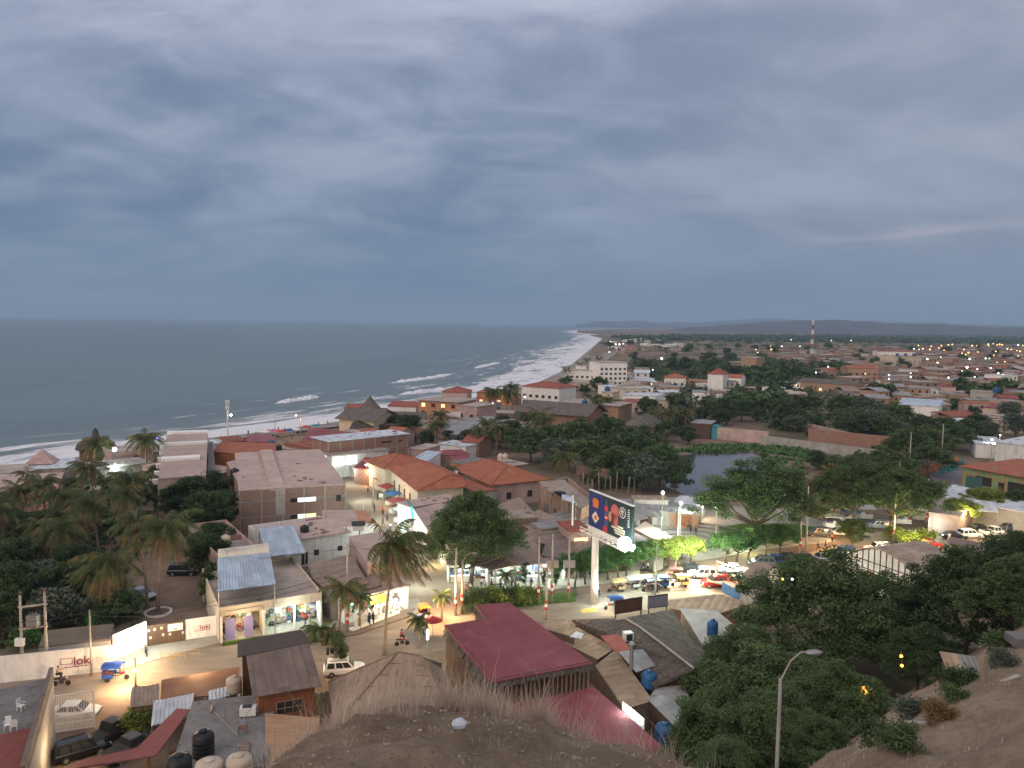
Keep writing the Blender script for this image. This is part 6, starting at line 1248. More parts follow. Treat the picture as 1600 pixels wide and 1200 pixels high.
# ------------------------------------------------------------------ poles
for a,b,h,kw in ((712,962,9.2,dict(label='slim pole with red white bands at the street corner')),(722,958,7.2,dict(label='corner street lamp with twin arms beside the banded pole',arm=1.4,armaz=20)),(841,944,9.6,dict(label='banded pole left of the transformer pair',cross=0)),(862,942,9.8,dict(label='banded transformer pole carrying boxes',cross=1)),(888,938,9.8,dict(label='banded transformer pole left of the white billboard post',cross=1)),(853,968,6.4,dict(label='curved arm lamp post on the roadside planting',arm=1.3,armaz=160)),(893,870,10.5,dict(label='tall thin white pylon behind the tree row',m=white,band=False,r=.16)),(1024,932,7.6,dict(label='plain pole before the parked mototaxis',band=False,r=.11)),(1058,880,9.5,dict(label='pale pole on the floodlit square',band=False,m=white,r=.11)),(1250,865,9.5,dict(label='banded pole on the dirt square right of the big tree')),(1259,862,11.5,dict(label='taller pole paired with a banded pole on the square',band=False)),(543,990,11.5,dict(label='tall banded pole between the shop and the letters')),(1396,850,9.5,dict(label='banded pole before the row of parked cars')),(1447,822,9.5,dict(label='pole at the car park under the yellow lamps')),(1570,870,5.5,dict(label='thin dark pole behind the long restaurant roof',band=False,r=.08)),(1402,800,11,dict(label='pole rising through the right square trees',band=False)),(714,905,9.0,dict(label='slender lamp pole under the big corner tree',band=False,r=.1)),(568,830,7,dict(label='grey pole on the left of the main street',band=False,r=.1)),(1420,745,12,dict(label='tall pole beyond the right square trees',band=False)),(1470,735,13,dict(label='tall pole by the sports court',band=False))):
    pole(a,b,h,**kw)
for a in (862,888): 
    P = at(a,941,0)
    for k,z in ((-.45,5.6),(.45,5.6)):
        o = MB().cbox((P.x+k,P.y-.3,z),.75,.5,1.0).build('transformer_box', metal_g); tag(o, ('left','right')[k > 0]+' grey box on the '+('first' if a < 870 else 'second')+' banded transformer pole', 'transformer')
z9 = lambda a,b,z: at(a,b,0)+Vector((0,0,z))
for pts,lb in ((((-30,1075,6.6),(143,1056,6.8),(330,1040,6.9),(543,990,7.6)),'lower overhead wire along the road over the white wall'),(((-30,1075,7.2),(143,1056,7.3),(340,1038,7.4),(543,990,8.4)),'upper overhead wire along the road over the white wall'),(((330,930,5.4),(543,990,11.0)),'wire rising from the corner shop to the banded pole'),(((543,990,11.2),(712,962,9.0)),'wire from the letters pole to the corner pole'),(((712,962,9.1),(841,944,9.4),(888,938,9.6)),'wire from the corner pole to the transformer poles'),(((568,830,6.9),(640,800,6)),'wire crossing the main street'),(((888,938,9.7),(1024,932,7.5)),'wire from the transformer poles to the plain pole')):
    wire([z9(*p) for p in pts], lb)
for pts,lb in ((((568,830,6.8),(545,770,7.0),(520,730,7.5)),'wire following the left side of the main street'),(((583,792,8.0),(640,840,7),(714,905,8.8)),'wire following the right side of the main street'),(((722,958,7.0),(853,968,6.2)),'thin wire between the corner lamp and the curved lamp post'),(((1024,932,7.4),(1058,880,9.3),(1250,865,9.3)),'wire crossing the floodlit square to the banded pole'),(((1259,862,11.2),(1402,800,10.8),(1447,822,9.3)),'wire over the right square trees'),(((1396,850,9.3),(1447,822,9.2),(1570,870,5.3)),'wire above the car park'),(((32,1062,9.3),(143,1056,7.3)),'wire from the twin pole transformer to the slim pole'),(((893,870,10.2),(888,938,9.5)),'wire from the white pylon to the transformer pole'),(((1402,800,10.9),(1420,745,11.8),(1470,735,12.8)),'wire beyond the right square toward the sports court')): wire([z9(*p) for p in pts], lb)
patch('yellow_road_patch', ((906,952),(930,949),(933,955),(910,958)), plain('yellow_road_paint', (.46,.31,.06), scale=2, stain=(.2,.16,.1)), .03)
# ------------------------------------------------------------------ street front trees and vehicles
for k,(a,b) in enumerate(((898,918),(915,914),(934,910),(950,907),(966,904),(978,900))): tree('ficus%d'%(k%2), at(a,b,0), 'trimmed dark green street tree behind the billboard post', 1.12, group='trimmed street trees', auto=True)
for k,(a,b) in enumerate(((1018,892),(1038,890),(1058,888),(1078,885))): tree('ficus%d'%(k%2), at(a,b,0), 'trimmed tree lit yellow green beside the square', 1.1, group='trimmed street trees', auto=True, leaf=L_gr if k == 0 else L_ye)  # yellow leaf colour paints in the lamplight of the square
for k,(a,b) in enumerate(((1132,880),(1150,878),(1168,876),(1196,868),(1218,866))): tree('ficus%d'%(k%2), at(a,b,0), 'trimmed round street tree on the square edge', 1.12, group='trimmed street trees', auto=True)
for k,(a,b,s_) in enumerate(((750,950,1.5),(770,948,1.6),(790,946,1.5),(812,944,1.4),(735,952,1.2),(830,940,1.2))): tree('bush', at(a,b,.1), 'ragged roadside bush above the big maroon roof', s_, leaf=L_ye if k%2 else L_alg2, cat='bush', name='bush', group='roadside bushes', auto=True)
for a,b in ((850,918),(818,914),(868,916)): tree('slim', at(a,b,0), 'small clipped cypress beside the corner stalls', .62, leaf=L_dk, cat='tree', group='clipped cypresses', auto=True)
palm('small', at(792,930,0), 'small palm before the bright corner stalls', .7, 2)
lamp(1044,870,4.2,900,(.95,1,.7),.4); lamp(1085,845,6,3200,(.93,1,.78),.6); lamp(1030,820,5,1500,(.93,1,.8),.5); lamp(1120,850,5,1300,(.95,1,.75),.4); lamp(1175,840,3.0,500,(.9,1,.6),.3); lamp(985,905,3,300,COOL,.4); lamp(1010,895,3,260,COOL,.4); lamp(935,920,2.4,300,COOL,.4)
for a,b,h in ((1062,853,7.5),(1034,828,7),(1118,856,7)): 
    t = thing('square_lamp', 'white globe lamp on a pole of the floodlit square', 'street lamp', at(a,b,.1), 0, 'lamps of the square', auto=True); MB().tube([(0,0,0),(0,0,h)],.09,8).build('pole', polec, t); MB().ball((0,0,h+.2),.3,10,6).build('globe', E_white, t)
for a,b,rz,c,lb,lt in ((958,946,190,(.03,.09,.28),'blue roofed mototaxi with headlamp on the road by the billboard',True),(962,918,200,(.42,.30,.15),'tan roofed mototaxi parked right of the billboard post',False),(985,914,195,(.3,.3,.29),'first of the grey roofed parked mototaxis',False),(1003,912,200,(.33,.32,.31),'second grey roofed mototaxi parked by the plain pole',False),(1030,912,190,(.03,.09,.3),'blue roofed mototaxi parked among the grey ones',False),(1062,910,185,(.48,.29,.07),'orange yellow mototaxi on the road by the parked suv',True),(1016,918,190,(.06,.06,.07),'dark roofed mototaxi parked behind the plain pole',False),(1052,899,180,(.08,.03,.03),'dark red mototaxi parked behind the orange yellow one',False)):
    mototaxi(a,b,rz,c,lb,lights=lt)
lamp(1062,904,1.5,30,(1,.6,.2),.1); lamp(952,948,.8,30,(1,.8,.5),.1)
car('suv',1098,898,172,car_white,'white suv parked beside the square under the trees',lm='the white square suv'); car('suv',1118,911,187,car_red,'red suv driving with bright headlamps on the road',lights=True,lm='the red suv'); lamp(1094,914,.8,160,(1,.85,.6),.15)
car('sedan',1143,890,176,car_white,'white car parked at the corner of the square'); car('sedan',1078,890,170,car_black,'dark car parked left of the white square suv')
for k,(a,b,kd,pn,lb) in enumerate(((1190,880,'suv',car_grey,'grey suv parked behind the brown roofed terrace house'),(1210,878,'pickup',car_blue,'dark blue pickup at the square edge'),(1236,876,'suv',car_black,'black suv parked under the street trees'),(1262,874,'sedan',car_black,'black sedan parked nearest the banded pole pair'),(1290,872,'sedan',car_silver,'silver car parked left in the long car row'),(1328,864,'suv',car_blue,'dark blue suv in the long car row'),(1372,858,'suv',car_white,'white suv in the long car row'),(1400,862,'suv',car_black,'black suv beside the white one in the car row'),(1425,853,'pickup',car_black,'black pickup with red tail lamps in the car row'),(1452,850,'sedan',car_red,'reddish car behind the black pickup'),(1430,868,'sedan',car_red,'red car nearest the timber hall roof'),(1445,846,'sedan',car_tan,'tan car beyond the black pickup'),(1490,838,'sedan',car_black,'dark sedan by the person in white'),(1515,836,'suv',car_white,'white van by the red sign on the car park'),(1552,832,'pickup',car_white,'white pickup parked at the far right car park'),(1576,826,'suv',car_grey,'grey suv behind the white pickup'),(1596,822,'suv',car_black,'dark suv at the right edge of the car park'),(1412,846,'sedan',car_grey,'grey car half hidden by the yellow lit plants'))):
    car(kd,a,b,rnd.choice((-8,172,10,180)),pn,lb)
person(686,946,'black','black','one of two people walking on the street corner, left',80,'walk'); person(692,945,'black','jeans','one of two people walking on the street corner, right',80,'walk')
person(660,974+4,'red','black','person in red before the lit corner shop',90,'stand',loc=at(662,974+5,0)) if False else None
person(477,978,'red','jeans','person in red shirt before the lit shopfront',60,'walk'); person(484,978,'grey','tan','person in grey beside the person in red at the shopfront',60,'walk')
for k,(a,b,s_,p_) in enumerate(((605,815,'black','jeans'),(598,805,'red','black'),(610,830,'white','jeans'),(590,782,'black','black'),(556,742,'red','jeans'),(575,770,'white','black'),(618,838,'black','grey'),(585,800,'blue','jeans'),(548,738,'black','jeans'),(622,846,'tan','black'),(530,722,'blue','black'),(515,712,'white','jeans'),(640,868,'orange','black'),(598,822,'black','jeans'))): person(a,b,s_,p_,'pedestrian in %s on the lit market street'%s_, auto=True)
for k,(a,b,s_,p_) in enumerate(((752,920,'white','jeans'),(768,922,'black','black'),(782,925,'blue','jeans'),(805,921,'red','black'),(830,920,'blue','tan'),(842,922,'white','black'),(800,918,'teal','jeans'),(862,922,'black','jeans'),(735,928,'white','black'),(728,932,'orange','jeans'))): person(a,b,s_,p_,'shopper in %s before the corner stalls'%s_, auto=True)
for k,(a,b,s_,p_) in enumerate(((1079,832,'black','black'),(1087,836,'black','jeans'),(1075,828,'tan','black'),(1005,890,'red','jeans'),(1012,894,'white','black'),(935,932,'tan','jeans'),(972,925,'tan','black'),(1278,862,'black','black'),(1290,858,'black','jeans'),(1300,848,'orange','black'),(1330,830,'black','jeans'),(1483,846,'white','white'),(1390,845,'red','black'),(1240,842,'black','black'),(1112,848,'black','jeans'))): person(a,b,s_,p_,'person in %s on the lit square'%s_ if a < 1200 else 'person in %s on the right square'%s_, auto=True)
# ------------------------------------------------------------------ right side
tree('big1', at(1185,848,0), 'huge spreading algarrobo tree on the lawn of the square', (1.42,1.42,1.5), 1, lm='the huge square tree')
tree('big2', at(1392,834,0), 'broad algarrobo tree on the right square', (1.3,1.3,1.42), 2, lm='the broad right tree'); tree('big0', at(1335,822,0), 'algarrobo tree left of the broad one on the right square', (1.05,1.05,1.3), 3); tree('mid0', at(1304,815,0), 'orange lit tree between the two biggest square trees', (1.1,1.1,1.5), 1, leaf=L_or)  # orange lamplight on the last tree is put into its leaf colour
lamp(1306,835,3.2,900,(1,.5,.15),.3); lamp(1425,838,3.5,1100,(1,.85,.4),.4); lamp(1440,828,4,900,(1,.8,.4),.4); lamp(1510,800,4,700,(1,.8,.4),.4); lamp(1380,840,4.5,900,(1,.8,.5),.4); lamp(1560,815,4,700,(1,.72,.4),.4); lamp(310,1030,4,260,WARM,.4); lamp(470,1004,4,200,WARM,.4); lamp(600,1002,5,420,WARM,.3); lamp(890,944,5,300,WARM,.3); lamp(1010,932,4,170,WARM,.3); lamp(1500,840,4,700,(1,.75,.45),.4)
tree('round0', at(1332,852,0), 'dark round bush tree on the right square', (.7,.7,.55)); tree('ficus0', at(1498,826,0), 'flat topped yellow lit tree at the car park', 1.35, leaf=L_ye); tree('ficus1', at(1535,812,0), 'flat topped tree trimmed under yellow light behind the car park', 1.5, leaf=L_ye); tree('round0', at(1588,815,0), 'dark round tree at the right edge of the car park', .75)  # yellow lamplight on the flat tops is painted as leaf colour
for k,(a,b) in enumerate(((1408,852),(1425,856),(1445,850),(1400,845))): tree('bush', at(a,b,0), 'yellow lit leafy shrub on the right square', 1.5, leaf=L_ye, cat='shrub', name='shrub', auto=True)  # shrub leaves coloured yellow to show lamplight
for k,(a,b,m_,nm) in enumerate(((1300,824,white_t,'white'),(1326,814,blue_t,'blue'),(1352,810,white_t,'pale'),(1412,818,red_t,'red'),(1440,812,white_t,'white'),(1462,816,orange_t,'orange'))): stall(a,b,-8,3.4,2.6,m_,nm+' awning stall added to light the right square',auto=True); lamp(a,b+5,2.0,120,COOL if k % 3 else WARM,.3)  # stalls with lamps added to brighten the ground under the trees
for k,(a,b,kd,pn,nm) in enumerate(((1280,834,'suv',car_grey,'grey'),(1310,832,'sedan',car_white,'white'),(1345,826,'sedan',car_black,'black'),(1372,822,'suv',car_silver,'silver'),(1470,826,'sedan',car_grey,'grey'),(1530,826,'sedan',car_black,'black'))): car(kd,a,b,rnd.choice((0,170,15)),pn,nm+' car parked under the trees of the right square',auto=True)
# timber hall with arched roof
loc, rz, L, D = frame_of((1322,867),(1455,914),(1482,888),4.2); t = thing('timber_hall', 'pale hall with dark timber grid and low arched roof', 'hall', loc, rz, lm='the timber hall')
arch = lambda f: 4.2 + 2.6*(1-abs((f-.42)/(.42 if f < .42 else .58))**1.7); n_ = 14
W = MB().prism([(0,0)], 0, 0) if False else MB(); top = [(L*i/n_, arch(i/n_)) for i in range(n_+1)]
for y in (0,D): W.add([(x,y,z) for x,z in [(0,0)]+top+[(L,0)]], [tuple(range(n_+3))])
W.box(0,.1,.01,D-.01,0,4.1).box(L-.1,L,.01,D-.01,0,4.1); W.build('wall', plain('hall_white', (.50,.47,.44), scale=.4, stain=(.3,.27,.24)), t)
G = MB(); 
for i in range(n_): (x0,z0),(x1,z1) = top[i],top[i+1]; G.slab([(x0,-.5,z0+.12),(x1,-.5,z1+.12),(x1,D+.4,z1+.12),(x0,D+.4,z0+.12)],.1)
G.build('roof', c_tan, t); K = MB()
for i in range(n_+1): x, z = top[i]; K.box(x-.07,x+.07,-.08,-.005,0,z)
for z in (1.5,3.2,4.4): K.box(.08 if z < 4.3 else L*.06,L*(.98 if z < 4.3 else .9),-.06,-.004,z,z+.13)
for i in range(n_): (x0,z0),(x1,z1) = top[i],top[i+1]; K.slab([(x0,-.09,z0+.02),(x1,-.09,z1+.02),(x1,-.003,z1+.02),(x0,-.003,z0+.02)],.16)
K.build('timber_grid', plain('red_brown_timber', (.12,.05,.03), sc=(3,3,1)), t); MB().box(L*.28,L*.36,-.05,-.003,1.7,3.1).box(L*.47,L*.53,-.05,-.003,1.7,3.1).build('shutter', woodred, t)
# brown roofed terrace house with blue fence
r, Q = roofs('small timber terrace house with rusty brown roof and lit deck', ((1152,906,4.6),(1184,914,4.6),(1206,884,5.4),(1180,876,5.4)), c_rust, .12, plain('grey_plank_wall', (.30,.28,.27), sc=(5,5,.5)), name='terrace_house', cat='house', inset=.7, lm='the rusty terrace house'); lamp(1142,905,2.6,200,(1,.6,.25),.3)
t, L = wall('blue painted fence wall below the lit deck', (1128,925),(1172,948), 1.5, plain('blue_wall',(.03,.085,.20)), .2, name='fence'); 
t = thing('deck', 'lit wooden deck with red seats beside the rusty terrace house', 'deck', at(1142,920,0), R(-35)); MB().box(-3,3,-2,2,1.0,1.15).build('floor', woodmid, t)
for x in (-2.9,2.9):
    for y in (-1.9,1.9): MB().box(x-.07,x+.07,y-.07,y+.07,0,3.2).build('post', woodmid, t)
for k in range(3): MB().cbox((-1.8+1.7*k,0,1.5),1.0,.6,.7).build('seat', GOODS[0], t)
MB().tube([(-2.9,1.9,3.1),(0,1.9,2.7),(2.9,1.9,3.1)],.05,5).build('light_string', E_warm, t)
# restaurants on the right
for lb,p,m_,w_,po in (('long brown restaurant roof on posts at the right',((1480,850,4.0),(1556,884,4.0),(1640,872,4.6),(1484,838,4.6)),c_brown,None,(0,1,2,3)),('brown roof strip behind the timber hall',((1440,878,3.0),(1478,892,3.0),(1500,882,3.2),(1460,872,3.2)),tile_r,brownbrick,()),('pale roof and white wall house at the right edge',((1556,884,4.2),(1640,902,4.2),(1640,876,4.6),(1580,874,4.6)),conc_roof,white,()),('low tan sheet roof between hall and right edge',((1478,900,2.8),(1560,905,2.8),(1550,888,3),(1486,886,3)),c_tan,brownbrick,()),('white blue long roof beside the sports court',((1455,772,4.4),(1640,808,4.4),(1640,788,4.8),(1490,757,4.8)),c_white,greyw,()),('tan long roof below the white blue one',((1450,800,4),(1500,806,4),(1530,780,4.4),(1462,772,4.4)),conc_roof,pinkw,()),('white domed awning over the far stalls',((1508,796,4),(1560,800,4),(1556,784,4.8),(1520,780,4.8)),c_white,None,(0,1,2,3))):
    roofs(lb,p,m_,.15,w_,po,name='restaurant_roof' if po else 'low_house',cat='shelter' if po else 'house',inset=.4)
house('brick courtyard wall house behind the timber hall', (1478,878),(1550,892),(1556,882), 3.0, brownbrick, tile_r, 'flat'); house('plank fronted restaurant under the long brown roof', (1484,862),(1552,892),(1575,884), 3.2, woodmid, c_brown, 'flat', wins=[('f',.2,.6,2,1.6,cream),('f',.5,.6,2,1.6,shade),('f',.8,.6,2,1.6,shade)])
house('green and yellow school building with ochre columns by the court', (1505,728),(1620,748),(1560,712), 5.0, greenw, tile_o, 'flat', 'school', 'school_building', over=.8, cols=5, colm=orangew, wins=[('f',.3,1,4,2.2,shade),('f',.55,0,1.4,2.6,shade,None,'door'),('f',.75,1,4,2.2,shade)], lm='the green school building')
for i,(a,b,c,d,m_) in enumerate(((1440,742,1498,726,orangew),(1470,742,1505,730,teal))): wall(('orange painted boundary wall of the sports court','teal painted boundary wall of the sports court')[i],(a,b),(c,d),2.2,m_)
t, L = wall('dark netting fence on the sports court', (1508,762),(1560,768), 3.0, flat('green_net',(.04,.10,.09),.8), .08, name='net_fence')
house('white warehouse with blue lamp at the far right', (1556,690),(1640,700),(1600,672), 6, white, c_white, 'flat', 'warehouse', 'warehouse'); house('white long shed left of the warehouse', (1525,692),(1570,695),(1560,683), 4.5, white, c_white, 'flat', 'shed', 'shed'); lamp(1552,690,5,300,(.7,.9,1),.3)
# corner of the square: white bar roofs right of the billboard
for lb,p,m_,w_ in (('long grey tin roof with curled edge behind the billboard',((985,796,3.1),(1092,802,3.1),(1080,776,3.6),(960,780,3.6)),c_grey,greyw),('pale tin roof band at the back of the square',((990,780,4.2),(1046,782,4.2),(1040,774,4.4),(986,774,4.4)),c_tan,greyw),('white sheet roof lit from below at the square corner',((1052,784,3.4),(1098,790,3.4),(1104,776,3.7),(1062,774,3.7)),c_white,white),('grey roof lobe over the white lit bar',((985,814,2.8),(1035,806,2.8),(1030,796,3.5),(988,797,3.5)),c_grey,None),('brown long roof right of the billboard along the square',((990,826,3.2),(1056,858,3.2),(1064,848,3.4),(1008,814,3.4)),conc_roof,pinkw),('grey roof below the floodlight of the billboard',((985,846,3.2),(1024,864,3.2),(1040,856,3.4),(992,832,3.4)),c_grey,greyw)):
    roofs(lb,p,m_,.14,w_,(0,1,2,3) if w_ is None else (),name='square_house',cat='house')
house('ochre timber front at the back of the square', (1046,800),(1092,803),(1090,796), 3.0, ochrebrick, c_tan, 'flat', wins=[('f',.5,.5,3,2,woodred)]); lamp(1015,812,2.4,420,COOL,.4); lamp(1075,796,3.6,500,COOL,.3); lamp(1100,790,3,300,(1,.75,.45),.3)
t, L = wall('weathered plank wall between the bar and the square', (1000,824),(1018,836), 3.2, woodmid, .12)
# ------------------------------------------------------------------ foreground slope trees
def onhill(x, y): return Vector((x, y, max(0, hz(x,y))-.2))
for k,(px,d,key,sc,lb) in enumerate(((1285,84,'slope0',(1.45,1.45,1.56),'dark spreading tree left in the dense slope trees'),(1400,86,'slope1',(1.15,1.15,1.2),'dark tree behind the small orange lamps'),(1515,78,'slope2',(1.15,1.15,1.3),'widest dark tree at the right on the slope'),(1238,65,'slope1',(1.2,1.2,1.25),'broad olive tree behind the grey street lamp'),(1132,59,'slope2',(.72,.72,1.15),'dark olive tree shading the blue tank and shack'),(1225,52,'slope0',(.72,.72,.75),'nearest olive tree at the foot of the grey street lamp'),(1325,56,'slope2',(.7,.7,.7),'low olive tree between grey street lamp and hillside'),(1180,74,'slope1',(.85,.85,1.05),'small olive tree at the left end of the slope trees'),(1600,80,'slope0',(1.2,1.2,1.15),'dark tree cut by the right edge of the slope'),(1450,70,'slope0',(.6,.6,.75),'shaded tree above the dark hollow'),(1598,70,'slope1',(.75,.75,.85),'grey dark tree above the hillside ruins'),(1290,47,'slope1',(.42,.42,.42),'low scrub tree at the bottom right of the lamp'),(1160,47,'slope0',(.5,.5,.55),'scrub tree at the bottom left of the lamp'))):
    x = (px-800)/F*d*1.02; tree(key, onhill(x,d), lb, sc, k*1.3, leaf=L_dk if k in (2,8,9) else (L_alg if k in (0,1,4,7) else None), lm={0:'the dark spreading slope tree',3:'the broad olive tree'}.get(k))
for k,(a,b,d,lb) in enumerate(((1408,1025,62,'upper orange bulb in the dark hollow'),(1409,1040,61,'lower orange bulb in the dark hollow'),(1349,1075,55,'amber bulb left of the dark hollow'),(1223,905,80,'amber bulb among the tops of the dark slope trees'),(1238,905,80,'cool white bulb beside the amber one in the tree tops'))):
    P = aty(a,b,d); t = thing('bulb_lamp', lb, 'lamp', P); MB().ball((0,0,0),.13,8,6).build('bulb', E_bulb if k != 4 else E_star, t); MB().tube([(0,0,.13),(0,0,.5)],.02,5).build('cord', rubber, t)
    if k < 3: lamp(0,0,0,25,(1,.4,.1),.1,P+Vector((0,-.4,0)))
P = Vector(((1231-800)/F*27.6, 27, 0)); P.z = hz(P.x,P.y); topz = aty(1234,1060,27).z
pole(0,0,topz-P.z,'grey concrete street lamp on the near hillside, unlit',.115,concrete,arm=1.0,band=False,loc=P,armaz=8,lm='the grey street lamp',thick=.72)
t = thing('hillside_shack', 'tiny shack with two tone sheet roof on the hillside', 'shack', onhill(26.5,43.5), R(-12)); MB().slab([(-.95,-.7,1.35),(.0,-.7,1.3),(.0,.8,1.9),(-.95,.8,1.95)],.05).build('roof_sheet', tan, t); MB().slab([(.01,-.7,1.3),(.95,-.7,1.25),(.95,.8,1.85),(.01,.8,1.9)],.05).build('roof_sheet', c_grey, t); MB().box(-.8,.8,-.3,.7,-.8,1.3).build('wall', wooddark, t)
for x in (-.85,.85): MB().box(x-.05,x+.05,-.65,-.55,-.8,1.25).build('post', woodmid, t)
for k,(x,y,h,lb) in enumerate(((23.5,36.5,1.5,'leaning dark fence post on the near hillside'),(25.5,36,.9,'short grey stake right of the leaning dark post'),(31,42,1.9,'tall pale stake at the right edge of the hillside'),(17.5,34.5,1.2,'thin stake left on the hillside below the trees'))): tag(MB().tube([onhill(x,y),onhill(x,y)+Vector((.1*k-.1,0,h))],.06,6).build('fence_post', woodmid), lb, 'post')
for k,(x,y,L,a,lb) in enumerate(((25,37,1.6,.5,'slanting pale plank propped on the hillside'),(19,34,1.5,.0,'flat pale plank lying low on the hillside'),(30,38.5,2.4,.1,'long pale plank at the right hillside edge'),(30.5,43,3.0,-.1,'ruined low wall slab on the right hillside'))):
    q = onhill(x,y); t = MB().cbox((q.x,q.y,q.z+.35),L,.22 if k < 3 else 1.2,.12 if k < 3 else .5,a).build('plank' if k < 3 else 'ruined_wall', polec if k < 3 else concrete_d); tag(t, lb, 'plank' if k < 3 else 'wall')
for k,(x,y,s_,m_) in enumerate(((16.5,31,.7,L_alg2),(19.5,33.5,.55,L_or),(22,36.5,.5,L_alg2),(24,39.5,.75,L_dk),(27.5,41.5,.6,L_gy),(29.5,44.5,.8,L_alg2),(33,46,.9,L_dk),(35,48.5,.8,L_gy),(26,35.5,.4,L_or),(30,40,.45,L_gy),(17.2,33.8,.8,L_dk),(20.8,38,.7,L_gy))): tree('bush', onhill(x,y), 'scrubby bush on the bare right hillside', s_, leaf=m_, cat='bush', name='bush', group='scrub on the hillside', auto=True)
# ------------------------------------------------------------------ grass and stones of the hill
def grass(name, n, fx, hmin, hmax, m, seed, w=.012):
    q = random.Random(seed); V = []; Q = []
    while len(Q) < n*2:
        x, y = fx(q)
        if x is None: continue
        z = hz(x,y) - .03; h = q.uniform(hmin,hmax); a = q.uniform(0,6.28); h *= .62 + .5*math.sin(x*5.3+y*2.1)*math.sin(x*2.9-y*3.7) + .25*q.random(); h = max(.03,h); b = (q.uniform(.05,.42) if q.random() < .65 else q.uniform(.4,.95))*h; wx, wy = math.cos(a)*w, math.sin(a)*w; e_ = q.uniform(-1.2,4.3); b *= 1.15; lx, ly = b*math.cos(e_)+.10*h*math.sin(x*2.1), b*math.sin(e_)
        k = len(V); V += [(x-wx,y-wy,z),(x+wx,y+wy,z),(x+wx*.8+lx*.35,y+wy*.8+ly*.35,z+h*.55),(x-wx*.8+lx*.35,y-wy*.8+ly*.35,z+h*.55),(x+lx+wx*.15,y+ly,z+h),(x+lx-wx*.15,y+ly,z+h)]
        Q += [(k,k+1,k+2,k+3),(k+3,k+2,k+4,k+5)]
    struct(name, npmesh(name, V, Q), m, 'stuff')
def g1(q):
    x = q.gauss(-.7,1.9); c = 12.2
    y = c + abs(q.gauss(.2,1.1)) - .25
    if x < -1.2 and q.random() < .6: y = q.uniform(9.8,14)
    cl_ = .5 + .3*math.sin(x*4.1+y*1.3)*math.sin(x*1.7-y*2.3) + .3*math.sin(x*9.3+y*4)*math.sin(y*6.1-x*2)
    if abs(x) > 4.6 or not 6 < y < 17 or q.random() > max(0, cl_)**1.5: return None, None
    if x > 1.2 and q.random() < .5: return None, None
    return x, y
grass('dry_grass', 6500, g1, .2, .66, L_dry, 1, .0036); grass('tall_dry_grass', 900, g1, .5, 1.0, L_dry, 7, .0032)
grass('short_dry_grass', 15000, lambda q: (q.uniform(-3.6,3.6), q.uniform(7,14)), .02, .085, L_dry, 2, .0035)
grass('hillside_grass', 9000, lambda q: (q.uniform(10,48), q.uniform(26,58)), .06, .26, L_dry, 3, .016)
def stones(n, seed):
    q = random.Random(seed); mb = MB()
    for _ in range(n):
        x, y = q.uniform(-3,3), q.uniform(7,13); s = q.uniform(.008,.032); mb.ball((x,y,hz(x,y)+s*.2),s,5,4,(q.uniform(.8,1.4),q.uniform(.7,1.2),.6))
    struct('pebbles', mb, plain('pebble', (.30,.25,.21), scale=3), 'stuff')
stones(520, 4)
t = thing('crumpled_bag', 'small crumpled pale bag lying on the bare hilltop', 'litter', Vector((-.55,8.3,hz(-.55,8.3)+.03)), .4); m_ = MB().ball((0,0,0),.075,7,5,(1.2,.8,.9)); m_.v = [(x*(1+.3*math.sin(31*z+9*x)),y*(1+.3*math.sin(40*x)),z*(1+.25*math.sin(50*y))) for x,y,z in m_.v]; m_.build('film', flat('pale_film',(.42,.46,.52),.4), t)
# ------------------------------------------------------------------ pond and middle distance
pw, n = newmat('pond_water'); tc = n.n('ShaderNodeTexCoord'); n.out((.06,.058,.066), .12, 0, n.noise(tc.outputs['Object'], .6, 3), .08, .1, spec=.5)
patch('pond_water', ((1040,760),(1046,716),(1090,707),(1180,706),(1196,712),(1204,745),(1180,772),(1110,790)), pw, .03)
def cover(name, px, n, size, h, m, seed):
    P = [at(a,b,0) for a,b in px]; x0, x1 = min(p.x for p in P), max(p.x for p in P); y0, y1 = min(p.y for p in P), max(p.y for p in P); q = random.Random(seed); C = []
    def inside(x,y):
        c = False; j = len(P)-1
        for i in range(len(P)):
            if (P[i].y > y) != (P[j].y > y) and x < (P[j].x-P[i].x)*(y-P[i].y)/(P[j].y-P[i].y)+P[i].x: c = not c
            j = i
        return c
    while len(C) < n:
        x, y = q.uniform(x0,x1), q.uniform(y0,y1)
        if inside(x,y): C.append((x,y,h*.3*q.random()))
    C = np.array(C); Rr = np.tile(np.array([[size*3,size*3,h]]), (n,1)); struct(name, npmesh(name, *(lambda V: (V, np.arange(len(V)).reshape(-1,4)))(cards(C,Rr,26,size,np.random.default_rng(seed),.5))), m, 'stuff')
cover('reeds', ((1050,706),(1110,695),(1240,700),(1300,716),(1290,722),(1180,706),(1090,708)), 260, .6, 1.0, L_gr, 5); cover('pond_weeds', ((1185,770),(1195,712),(1262,720),(1256,750),(1300,750),(1290,722),(1330,715),(1340,730),(1320,765),(1240,780)), 200, .55, .9, L_gr, 6)
cover('undergrowth', ((1010,760),(1050,745),(1046,712),(980,720),(900,735),(930,765)), 240, .6, 1.0, L_dk, 7); cover('garden_undergrowth', ((-80,1020),(120,1000),(228,975),(190,935),(250,860),(255,800),(40,800),(-80,820)), 420, .42, .6, L_dk, 8)
